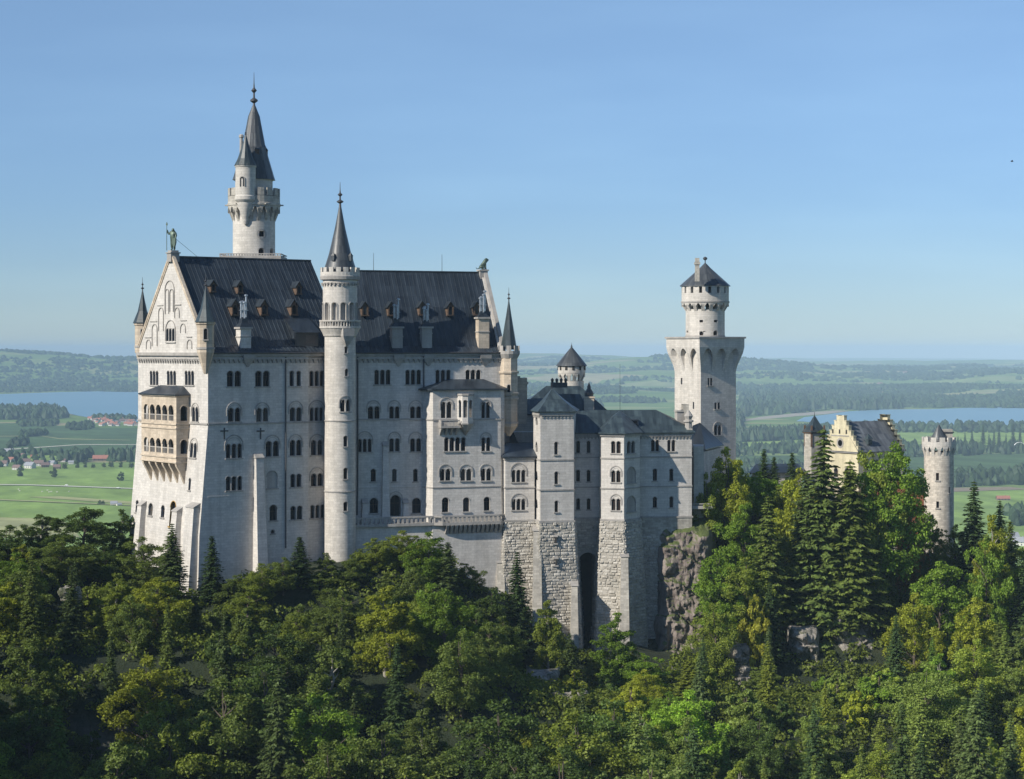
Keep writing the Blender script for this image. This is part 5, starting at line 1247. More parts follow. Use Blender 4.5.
# ================================================================== the wide plain, lakes, hills
ZP = -182.0
def start_r(az):     # where the hills begin (azimuth in degrees, negative = left)
    t = max(0, min(1, (az + 5) / 4)); return 8900 * (1 - t) + 6500 * t
def far_h(x, y):
    r = hypot(x, y); az = math.degrees(atan2(x, y)) if abs(x) + abs(y) > 0 else 0
    if abs(az) > 90: return 0
    s = start_r(az); t = max(0, min(1, (r - s) / 3500.0)); t = t * t * (3 - 2 * t)
    h = 0
    if t > 0:
        n = fbm(x, y, 1 / 2600.0, 5, 3.1); n2 = fbm(x, y, 1 / 900.0, 4, 9.0)
        h = t * (60 + 85 * n + 24 * n2)
        if r > 12000: h = h * max(.35, 1 - (r - 12000) / 30000.0) + min(1, (r - 12000) / 9000.0) * 25 * fbm(x, y, 1 / 7000.0, 3, 5.0)
        # long wooded ridge beyond the left lake and a rounded hill behind the bower
        h += 95 * math.exp(-(((x + 2950) / 1300) ** 2 + ((y - 11500) / 1500) ** 2)) * t
        h += 85 * math.exp(-(((x - 250) / 900) ** 2 + ((y - 16500) / 2500) ** 2)) + 70 * math.exp(-(((x - 900) / 500) ** 2 + ((y - 12500) / 900) ** 2)) * t
        h += 110 * math.exp(-(((x + 5200) / 1500) ** 2 + ((y - 19000) / 2500) ** 2))
    u_ = max(0, min(1, (r - 600) / 2500))
    return max(0, h)
def forest(x, y):
    """>0 where a wood stands on the hills"""
    return fbm(x, y, 1 / 900.0, 4, 20.0) + .35 * fbm(x, y, 1 / 260.0, 2, 4.0) + (.30 if (x < -1500 and y < 13500) else -.03)
def land_mat():
    m, nt, b = newmat('meadows'); g = nd(nt, 'ShaderNodeNewGeometry'); p = g.outputs['Position']
    mp = nd(nt, 'ShaderNodeMapping'); nt.links.new(p, mp.inputs[0]); mp.inputs['Scale'].default_value = (1 / 430, 1 / 210, 0); mp.inputs['Rotation'].default_value = (0, 0, radians(7))
    wv = nd(nt, 'ShaderNodeVectorMath', operation='ADD'); nt.links.new(mp.outputs[0], wv.inputs[0])
    nn = nd(nt, 'ShaderNodeTexNoise'); nt.links.new(mp.outputs[0], nn.inputs['Vector']); nn.inputs['Scale'].default_value = .5
    sc_ = nd(nt, 'ShaderNodeVectorMath', operation='SCALE'); nt.links.new(nn.outputs['Color'], sc_.inputs[0]); sc_.inputs['Scale'].default_value = 1.2; nt.links.new(sc_.outputs[0], wv.inputs[1])
    vo = nd(nt, 'ShaderNodeTexVoronoi', distance='MANHATTAN'); nt.links.new(wv.outputs[0], vo.inputs['Vector']); vo.inputs['Scale'].default_value = 1; vo.inputs['Randomness'].default_value = .8
    sp_ = nd(nt, 'ShaderNodeSeparateColor'); nt.links.new(vo.outputs['Color'], sp_.inputs[0])
    c = ramp(nt, sp_.outputs[0], [(0, (.11, .19, .04)), (.3, (.16, .25, .06)), (.5, (.12, .20, .05)), (.7, (.20, .28, .08)), (.86, (.27, .29, .12)), (.96, (.33, .30, .16))])
    c = mixc(nt, 1, c, ramp(nt, noiz(nt, p, .012, 6, .65), [(.3, .75), (.7, 1.2)]), 'MULTIPLY'); c = mixc(nt, 1, c, ramp(nt, noiz(nt, p, .2, 4, .7), [(.3, .88), (.7, 1.1)]), 'MULTIPLY')
    nt.links.new(c, b.inputs['Base Color']); b.inputs['Roughness'].default_value = 1; b.inputs['Specular IOR Level'].default_value = .1; return m
LAND = land_mat()
azs = [-180 + 8 * i for i in range(17)] + [-44 + .4 * i for i in range(1, 221)] + [44 + 8 * i for i in range(1, 17)]
rs = [0.0, 60, 150, 300] + [400 * (1.026 ** i) for i in range(0, 178)]; rs = [r for r in rs if r < 38500] + [38500]
vs = []
for r in rs:
    for a in azs:
        x, y = r * sin(radians(a)), r * cos(radians(a)); vs.append((x, y, ZP + (far_h(x, y) if r > 6000 else 0)))
n = len(azs); fs = []
for j in range(len(rs) - 1):
    for i in range(n - 1): fs.append((j * n + i, (j + 1) * n + i, (j + 1) * n + i + 1, j * n + i + 1))
me = bpy.data.meshes.new('ground'); me.from_pydata(vs, [], fs); me.materials.append(LAND); me.polygons.foreach_set('use_smooth', [True] * len(me.polygons))
o = bpy.data.objects.new('ground', me); COL.objects.link(o); o['kind'] = 'structure'
def onplain(px, py): 
    Y = ZP * F / (HY - py); return (ray(px) * Y, Y)
def sheet(name, pts, mat, dz, kind='structure'):
    b = MB(mat); b.face([(p[0], p[1], ZP + dz) for p in pts]); o = b.build(name); o['kind'] = kind; return o
def water_mat():
    m, nt, b = newmat('lake_water'); g = nd(nt, 'ShaderNodeNewGeometry'); p = g.outputs['Position']
    c = mixc(nt, noiz(nt, p, .002, 3, .5), (.13, .27, .35), (.16, .31, .39)); nt.links.new(c, b.inputs['Base Color']); b.inputs['Roughness'].default_value = .35
    bp = nd(nt, 'ShaderNodeBump'); bp.inputs['Strength'].default_value = .25; bp.inputs['Distance'].default_value = .3; nt.links.new(noiz(nt, p, .15, 3, .6), bp.inputs['Height']); nt.links.new(bp.outputs[0], b.inputs['Normal']); return m
WATER = water_mat()
def lake(pts, dz=.8): return sheet('lake', [onplain(*p) for p in pts], WATER, dz)
lake([(-150, 418), (-40, 413), (20, 411), (62, 412), (78, 416), (110, 421), (180, 424), (260, 424), (300, 410), (320, 396), (250, 391.5), (130, 390.8), (60, 392.3), (0, 394.3), (-150, 396)], 1.0)
lake([(796, 421.6), (803, 421.8), (830, 424.8), (870, 427.5), (930, 428.5), (980, 426.8), (1024, 426.5), (1180, 428), (1180, 407), (1024, 405), (985, 407.5), (930, 409.5), (880, 409.8), (850, 411.5), (825, 415), (804, 417.5)], 1.0)
BEACH = plain('pale_shore', (.34, .30, .23), .9); sheet('shore', [onplain(*p) for p in ((955, 406.5), (1000, 403.6), (1180, 402.5), (1180, 405.4), (1024, 405.3), (985, 407.6))], BEACH, .5)
sheet('shore', [onplain(*p) for p in ((735, 422), (760, 419.6), (800, 416), (825, 414.4), (850, 411), (835, 410.6), (800, 413), (760, 417))], BEACH, .5)
def meadow(name, col, ang, f=9.0):
    m, nt, b = newmat(name); p = nd(nt, 'ShaderNodeNewGeometry').outputs['Position']; mp = nd(nt, 'ShaderNodeMapping'); nt.links.new(p, mp.inputs[0]); mp.inputs['Rotation'].default_value = (0, 0, radians(ang))
    w = nd(nt, 'ShaderNodeTexWave'); nt.links.new(mp.outputs[0], w.inputs[0]); w.inputs['Scale'].default_value = 1 / f; w.inputs['Distortion'].default_value = 2.5; w.inputs['Detail'].default_value = 2
    c = mixc(nt, 1, col, ramp(nt, w.outputs[1], [(.2, .90), (.8, 1.08)]), 'MULTIPLY'); c = mixc(nt, 1, c, ramp(nt, noiz(nt, mp.outputs[0], .006, 5, .6, (1, 3, 1)), [(.35, .72), (.65, 1.22)]), 'MULTIPLY')
    c = mixc(nt, 1, c, ramp(nt, noiz(nt, p, .05, 5, .7), [(.3, .88), (.7, 1.1)]), 'MULTIPLY'); nt.links.new(c, b.inputs['Base Color']); b.inputs['Roughness'].default_value = 1; b.inputs['Specular IOR Level'].default_value = .1; return m
G1m = meadow('bright_meadow', (.23, .34, .08), 80); G2m = meadow('pale_mown_meadow', (.37, .38, .17), 20); G3m = meadow('deep_meadow', (.075, .13, .045), 60, 14); RD = plain('field_track', (.55, .55, .42), 1, var=.1)
for nm, pts, mt, dz in (('meadow', [(-150, 470), (-150, 560), (320, 560), (320, 463), (140, 463), (60, 466)], G1m, .4), ('mown_field', [(-150, 515), (-150, 540), (80, 538), (70, 524), (40, 519)], G2m, .9), ('mown_field', [(28, 497.5), (60, 497), (150, 503.5), (200, 506), (200, 509), (120, 504)], G2m, .9),
                        ('field_track', [(-100, 484), (30, 485.3), (70, 486.6), (140, 489.2), (200, 491), (200, 491.8), (140, 490), (70, 487.5), (30, 486.1), (-100, 484.9)], RD, 1.3), ('field_track', [(-100, 499), (0, 500.2), (75, 503.4), (180, 508), (180, 508.8), (75, 504.2), (0, 501), (-100, 499.8)], G2m, 1.3),
                        ('field', [(-150, 427), (-150, 453), (10, 458), (140, 455), (220, 452), (220, 429), (88, 428), (20, 423)], G3m, .5), ('field_track', [(-100, 450.5), (0, 450.2), (80, 444.8), (140, 445), (140, 445.5), (80, 445.4), (0, 451), (-100, 451.2)], RD, 1.2), ('field_track', [(-100, 438), (40, 436), (60, 439), (130, 440.5), (130, 440.9), (60, 439.6), (40, 436.5), (-100, 438.5)], G2m, 1.2), ('mown_field', [(-150, 457), (-150, 461), (40, 461.5), (110, 459), (140, 457), (140, 455.5), (60, 456)], G1m, 1.2),
                        ('meadow', [(880, 431), (960, 428.8), (1180, 430), (1180, 441), (960, 446), (890, 443)], G1m, .4), ('field', [(740, 456), (1180, 452), (1180, 482), (950, 486), (740, 480)], G3m, .4), ('meadow', [(700, 486), (950, 488.5), (1180, 487), (1180, 620), (900, 620), (640, 540)], G1m, .5), ('mown_field', [(945, 488.6), (1010, 487.6), (1030, 490), (950, 492.5)], plain('ploughed_field', (.24, .19, .12), 1), 1.0),
                        ('meadow', [(740, 443), (800, 440), (870, 442), (870, 452), (740, 453)], G1m, .4), ('meadow', [(740, 432.5), (870, 432), (880, 436), (740, 437)], G1m, .4), ('meadow', [(795, 403), (830, 396.8), (838, 399), (832, 409), (800, 413.5)], G1m, 2.5)):
    sheet(nm, [onplain(*p) for p in pts], mt, dz)
# ---------------------------------------------------------------- distant woods
def leafm(name, col, var=.35, trans=.2, scale=.6, tint=True):
    m, nt, b = newmat(name); nt.nodes.remove(b); out = nt.nodes['Material Output']; g = nd(nt, 'ShaderNodeNewGeometry')
    c = mixc(nt, 1, col, ramp(nt, g.outputs['Random Per Island'], [(0, 1 - var), (1, 1 + var)]), 'MULTIPLY')
    if tint:
        oi = nd(nt, 'ShaderNodeObjectInfo'); c = mixc(nt, 1, c, oi.outputs['Color'], 'MULTIPLY')
        c = mixc(nt, 1, c, ramp(nt, noiz(nt, g.outputs['Position'], scale, 3, .6), [(.3, .8), (.7, 1.25)]), 'MULTIPLY')
    d = nd(nt, 'ShaderNodeBsdfDiffuse'); nt.links.new(c, d.inputs[0]); t = nd(nt, 'ShaderNodeBsdfTranslucent'); c2 = mixc(nt, 1, c, (1.3, 1.35, .5), 'MULTIPLY'); nt.links.new(c2, t.inputs[0])
    mx = nd(nt, 'ShaderNodeMixShader'); mx.inputs[0].default_value = trans; nt.links.new(d.outputs[0], mx.inputs[1]); nt.links.new(t.outputs[0], mx.inputs[2])
    gl = nd(nt, 'ShaderNodeBsdfGlossy'); gl.inputs['Roughness'].default_value = .5; gl.inputs['Color'].default_value = (.7, .8, .7, 1); m2 = nd(nt, 'ShaderNodeMixShader'); m2.inputs[0].default_value = .015
    nt.links.new(mx.outputs[0], m2.inputs[1]); nt.links.new(gl.outputs[0], m2.inputs[2]); nt.links.new(m2.outputs[0], out.inputs[0]); return m
FARW = leafm('distant_wood', (.032, .055, .022), .45, 0, tint=False)
def wood(name, pts, mat=FARW, kind='stuff', seed=0):
    """pts: (x, y, z, r, h, conifer) crowns merged into one far wood"""
    R = random.Random(seed); vs = []; fs = []
    for x, y, z, r, h, con in pts:
        k = 5; i0 = len(vs); a0 = R.uniform(0, 6); prof = ((.0, .7), (.35, 1.0), (.75, .62)) if not con else ((.0, .9), (.1, 1.0), (.6, .45))
        for t, q in prof:
            for i in range(k):
                a = a0 + 2 * pi * i / k; rr = r * q * R.uniform(.75, 1.2); vs.append((x + rr * cos(a), y + rr * sin(a), z + h * (t + R.uniform(-.04, .04))))
        vs.append((x, y, z + h))
        for l in range(2):
            for i in range(k): j = (i + 1) % k; fs.append((i0 + l * k + i, i0 + l * k + j, i0 + (l + 1) * k + j, i0 + (l + 1) * k + i))
        for i in range(k): fs.append((i0 + 2 * k + i, i0 + 2 * k + (i + 1) % k, i0 + 3 * k))
    me = bpy.data.meshes.new(name); me.from_pydata(vs, [], fs); me.materials.append(mat); o = bpy.data.objects.new(name, me); COL.objects.link(o); o['kind'] = kind; return o
R1 = random.Random(11)
def inpoly(x, y, P):
    c = False; j = len(P) - 1
    for i in range(len(P)):
        if (P[i][1] > y) != (P[j][1] > y) and x < (P[j][0] - P[i][0]) * (y - P[i][1]) / (P[j][1] - P[i][1]) + P[i][0]: c = not c
        j = i
    return c
def pwood(poly, n, r, h, con=.5, seed=1, jit=.5):
    """crowns spread over a patch of the plain given by its outline"""
    R = random.Random(seed); W = [onplain(*p) for p in poly]; xs = [p[0] for p in W]; ys = [p[1] for p in W]; out = []; tries = 0
    while len(out) < n and tries < n * 12:
        tries += 1; x, y = R.uniform(min(xs), max(xs)), R.uniform(min(ys), max(ys))
        if inpoly(x, y, W): s = R.uniform(1 - jit, 1 + jit); out.append((x, y, ZP, r * s, h * s, R.random() < con))
    return out
hill = []; R = random.Random(3)
for k in range(60000):
    a = R.uniform(-19, 19); r = sqrt(R.uniform(6300 ** 2, 15500 ** 2)) if R.random() < .75 else sqrt(R.uniform(6300 ** 2, 9500 ** 2))
    if r < start_r(a) * 1.01: continue
    x, y = r * sin(radians(a)), r * cos(radians(a))
    if forest(x, y) < -.02: continue
    s = R.uniform(.8, 1.3) * (1 + max(0, r - 9000) / 9000); hill.append((x, y, ZP + far_h(x, y) - 2, 13 * s, 15 * R.uniform(.7, 1.35), R.random() < .6))
wood('hill_woods', hill, seed=4)
allw = []
for poly, n, r, h, con in (([(-60, 413), (50, 409.5), (62, 413), (68, 418), (40, 420), (-60, 420)], 900, 9, 18, .7), ([(18, 424), (50, 422), (62, 424), (50, 427), (20, 427)], 90, 7, 11, .3), ([(66, 428), (90, 425), (92, 429), (75, 431)], 80, 7, 12, .3), ([(92, 417), (130, 418.5), (139, 421), (110, 421), (92, 420)], 70, 7, 11, .3), ([(8, 445), (26, 442), (30, 446), (10, 448)], 30, 7, 12, .2), ([(20, 435.5), (45, 433.5), (46, 436), (22, 437.5)], 60, 6, 11, .2),
                           ([(-60, 456), (40, 452), (64, 456), (64, 464), (20, 467), (-60, 470)], 110, 6, 12, .2), ([(66, 457), (92, 455), (92, 462), (66, 463)], 60, 5.5, 13, .2), ([(106, 458.5), (145, 456), (200, 456), (200, 461.5), (108, 462)], 230, 5.5, 15, .5),
                           ([(740, 396), (800, 394), (840, 396), (905, 404), (900, 409), (860, 411), (832, 409), (800, 413), (740, 417)], 1500, 10, 22, .7), ([(700, 419), (742, 417), (742, 430), (700, 432)], 600, 8, 20, .7), ([(735, 437), (800, 434), (835, 432), (835, 438), (780, 441), (735, 442)], 500, 7, 18, .7), ([(840, 426), (900, 428), (960, 427), (1060, 428), (1060, 433), (960, 433), (890, 433), (840, 431)], 450, 7, 14, .2), ([(800, 447), (880, 444), (960, 450), (1060, 447), (1060, 453), (900, 458), (800, 456)], 480, 5.5, 16, .5),
                           ([(735, 448), (800, 446), (812, 452), (735, 458)], 110, 5, 12, .3), ([(955, 480), (980, 476), (1060, 474), (1060, 484), (990, 486), (955, 488)], 200, 5.5, 13, .2), ([(880, 478), (925, 480), (955, 485), (880, 488)], 90, 4.5, 11, .2), ([(735, 465), (755, 464), (835, 470), (835, 478), (735, 480)], 130, 5, 12, .4), ([(1005, 515), (1040, 512), (1050, 525), (1015, 527)], 60, 4.5, 11, .2), ([(690, 470), (740, 468), (740, 500), (700, 500)], 100, 5, 12, .3)):
    allw += pwood(poly, n, r, h, con, seed=int(poly[0][0] * 7 + n))
wood('plain_woods', allw, seed=8)
# ================================================================== trees
import numpy as np
def arr_mesh(name, V, nper, mats, mi=None, extra=None):
    """V: (n*nper,3) array of separate polygons with nper corners"""
    me = bpy.data.meshes.new(name); n = len(V) // nper
    me.vertices.add(len(V)); me.vertices.foreach_set('co', V.astype(np.float32).ravel())
    me.loops.add(len(V)); me.loops.foreach_set('vertex_index', np.arange(len(V), dtype=np.int32))
    me.polygons.add(n); me.polygons.foreach_set('loop_start', np.arange(0, len(V), nper, dtype=np.int32)); me.polygons.foreach_set('loop_total', np.full(n, nper, dtype=np.int32))
    for m in mats: me.materials.append(m)
    me.update(calc_edges=True); return me
def cards(C, N, U, L, Wd):
    """leaf quads: centre, normal, long axis, length, width -> rhombus-like leaves"""
    N = N / np.linalg.norm(N, axis=1, keepdims=True); U = U - N * (U * N).sum(1, keepdims=True); U /= np.linalg.norm(U, axis=1, keepdims=True) + 1e-9
    S = np.cross(N, U); L = L[:, None]; Wd = Wd[:, None]
    a = C - U * L * .5; b = C + S * Wd * .5 - U * L * .05; c = C + U * L * .5; d = C - S * Wd * .5 - U * L * .05
    return np.stack([a, b, c, d], 1).reshape(-1, 3)
BARK = plain('bark', (.10, .08, .06), .9, var=.4, scale=3); BARKL = plain('pale_bark', (.30, .28, .24), .9, var=.3, scale=3)
LEAFB = leafm('broad_leaves', (.125, .165, .036), .45, .38); LEAFS = leafm('spruce_needles', (.078, .110, .034), .45, .22); LEAFL = leafm('larch_needles', (.10, .13, .035), .4, .3)
def limb(mb, a, b, r0, r1, rng, seg=6, n=3):
    a = Vector(a); b = Vector(b); p = a
    for i in range(n):
        q = a.lerp(b, (i + 1) / n) + (Vector((rng.uniform(-1, 1), rng.uniform(-1, 1), rng.uniform(-.5, .5))) * (b - a).length * .05 if i < n - 1 else Vector())
        mb.tube(p, q, r0 + (r1 - r0) * i / n, r0 + (r1 - r0) * (i + 1) / n, seg); p = q
def broad_proto(seed, H=20.0, R=6.4, low=.18, dens=1.0, flat=.5, bark=BARK, leaf=LEAFB, lsz=.38):
    rng = np.random.default_rng(seed); pr = random.Random(seed)
    n = int(38 * dens); cl = []; big = []
    for i in range(n * 3):
        if len(big) >= n: break
        t = rng.uniform(low, 1.0); prof = sin(pi * min(1, (t - low) / (1 - low) * .84 + .14)) ** .75; th = rng.uniform(0, 2 * pi); q = sqrt(rng.uniform(.1, 1)) if t < .9 else rng.uniform(0, .5)
        lob = 1 + .25 * sin(2 * th + seed) + .14 * sin(5 * th + seed * 2 + 6 * t)
        p = np.array([R * prof * q * lob * cos(th) * .8, R * prof * q * lob * sin(th) * .8, H * t * .93])
        if all(np.linalg.norm(p - c[0]) > R * .30 for c in big): big.append((p, rng.uniform(.24, .40) * R * (1.1 - .4 * t)))
    for p, r in big:
        for k in range(5):
            d = rng.normal(size=3); d /= np.linalg.norm(d); d[2] = d[2] * .8 + .15; cl.append((p + d * r * rng.uniform(.5, .95), r * rng.uniform(.38, .62)))
    P = []
    for c, r in cl:
        m = int(115 * (r / (R * .16)) ** 2 * (.42 / lsz * .9) ** 1.0) + 14; d = rng.normal(size=(m, 3)); d /= np.linalg.norm(d, axis=1, keepdims=True); d[:, 2] = np.where(rng.random(m) < .6, np.abs(d[:, 2]), d[:, 2])
        rad = rng.uniform(.3, 1.25, m)[:, None] ** .6
        C = c + d * rad * np.array([r, r, r * max(flat, .95)])
        N = d * .55 + rng.normal(size=(m, 3)) * .55 + np.array([0, 0, .38]); U = d * np.array([1, 1, .4]) + rng.normal(size=(m, 3)) * .6
        P.append(cards(C, N, U, rng.uniform(.7, 1.3, m) * lsz * 1.15, rng.uniform(.7, 1.2, m) * lsz * .75))
    cl = big
    me = arr_mesh('crown', np.concatenate(P), 4, [leaf])
    tb = MB(bark); limb(tb, (0, 0, -1.5), (0, 0, H * .45), H * .017 + .08, H * .011, pr, 8, 3); limb(tb, (0, 0, H * .45), (pr.uniform(-.5, .5), pr.uniform(-.5, .5), H * .86), H * .011, .05, pr, 6, 4)
    for c, r in cl[::2]:
        z0 = max(H * .2, min(H * .7, c[2] - hypot(c[0], c[1]) * .8)); limb(tb, (0, 0, z0), tuple(c), .13, .03, pr, 5, 2)
    return H, R, tb, me
def spruce_proto(seed, H=26.0, R=3.6, low=.06, dens=1.0, leaf=LEAFS, droop=.35, loose=0.0):
    rng = np.random.default_rng(seed); pr = random.Random(seed); Cs = []; Ns = []; Us = []; Ls = []; Ws = []; z = H * low; tb = MB(BARK); bi = 0
    while z < H * .985:
        t = z / H; Lr = R * ((1 - t) ** .85) * (1 if t > low + .08 else .8) + .22; nb = 6 + int(3 * (1 - t)); a0 = rng.uniform(0, 6.3)
        for k in range(nb):
            if rng.random() < .06 + loose: continue
            a = a0 + 2 * pi * k / nb + rng.normal() * .12; L = Lr * rng.uniform(.68, 1.15); da = np.array([cos(a), sin(a), 0]); dr = droop * rng.uniform(.6, 1.35)
            if bi % 5 == 0 and L > 1.2: tb.tube((0, 0, z), (da[0] * L * .8, da[1] * L * .8, z - L * .8 * dr * .7), .05, .015, 4)
            bi += 1; m = max(3, int(L / .26 * dens)); s = (np.arange(m) + rng.random(m)) / m; up = .10 * L * np.clip(s - .7, 0, 1) * 3
            ctr = da * (s * L)[:, None] + np.array([0, 0, 1]) * (z - dr * L * (s ** 1.15) + up)[:, None]
            sd = np.array([-sin(a), cos(a), 0]); wloc = (.30 * L * (1 - s) ** .6 + .14)
            for side in (-1, 0, 1):
                off = side * wloc * rng.uniform(.45, .8, m); C = ctr + sd * off[:, None]; C[:, 2] -= np.abs(off) * .45 + rng.uniform(0, .12, m)
                Cs.append(C); Ns.append(np.array([0, 0, 1.0]) + rng.normal(size=(m, 3)) * .35 + da * .35); Us.append(da * (1 - .0 * s)[:, None] + sd * side * .9 + np.array([0, 0, -.45]) + rng.normal(size=(m, 3)) * .15)
                Ls.append(rng.uniform(.55, .95, m) * (1 if L > 1 else .75)); Ws.append(rng.uniform(.26, .42, m))
        z += H * .018 * rng.uniform(.8, 1.3)
    me = arr_mesh('crown', cards(*map(np.concatenate, (Cs, Ns, Us, Ls, Ws))), 4, [leaf])
    tb.lathe((0, 0), [(H * .014 + .06, -1.5), (H * .010, H * .4), (.04, H * .98)], 8)
    return H, R, tb, me
PROTO = {}
def reg(kind, lst): PROTO[kind] = lst
reg('beech', [broad_proto(s, 20, 6.2 + .5 * (s % 3), .10 + .03 * (s % 2)) for s in (1, 2, 3, 4, 5)])
reg('ash', [broad_proto(s, 20, 5.0, .05, 1.35, .62, BARKL, lsz=.32) for s in (11, 12, 13)])
reg('tall', [broad_proto(31, 26, 6.6, .30, 1.2, .42)])
reg('shrub', [broad_proto(s, 6.5, 3.0, .05, .5, .6, lsz=.34) for s in (21, 22)])
reg('spruce', [spruce_proto(s, 26, 4.5 + .4 * (s % 2), dens=1.25) for s in (41, 42, 43)])
reg('larch', [spruce_proto(s, 24, 4.0, .12, 1.0, LEAFL, .2, .12) for s in (51,)])
reg('thin', [spruce_proto(61, 20, 2.9, .05, .9, LEAFS, .3, .22)])
SRC = {}
NM = {'beech': ('broadleaf_tree', 'broadleaf tree'), 'ash': ('broadleaf_tree', 'light broadleaf tree'), 'tall': ('broadleaf_tree', 'tall broadleaf tree'), 'shrub': ('shrub', 'shrub'), 'spruce': ('spruce_tree', 'spruce'), 'larch': ('larch_tree', 'larch'), 'thin': ('spruce_tree', 'slender spruce')}
def tree(kind, x, y, z, H, wf, col, label, cat, group, rng, variant=None):
    L = PROTO[kind]; vi = rng.randrange(len(L)) if variant is None else variant % len(L); h0, r0, tb, cm = L[vi]; nm = NM[kind][0]
    root = bpy.data.objects.new(nm, None); COL.objects.link(root); props(root, label, cat, group)
    root.location = (x, y, z); s = H / h0; root.scale = (s * wf, s * wf, s); root.rotation_euler = (0, 0, rng.uniform(0, 6.28))
    key = (kind, vi)
    if key not in SRC:
        t = tb.build('trunk', None, merge=False); c = bpy.data.objects.new('crown', cm); COL.objects.link(c); SRC[key] = (t, c)
    else:
        t, c = (o.copy() for o in SRC[key]); COL.objects.link(t); COL.objects.link(c)
    t.parent = root; c.parent = root; c.color = (*col, 1); return root
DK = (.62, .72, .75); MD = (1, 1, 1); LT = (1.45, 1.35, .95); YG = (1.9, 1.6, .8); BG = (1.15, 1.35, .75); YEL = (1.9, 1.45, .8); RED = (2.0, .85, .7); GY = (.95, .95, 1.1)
RT_ = random.Random(77)
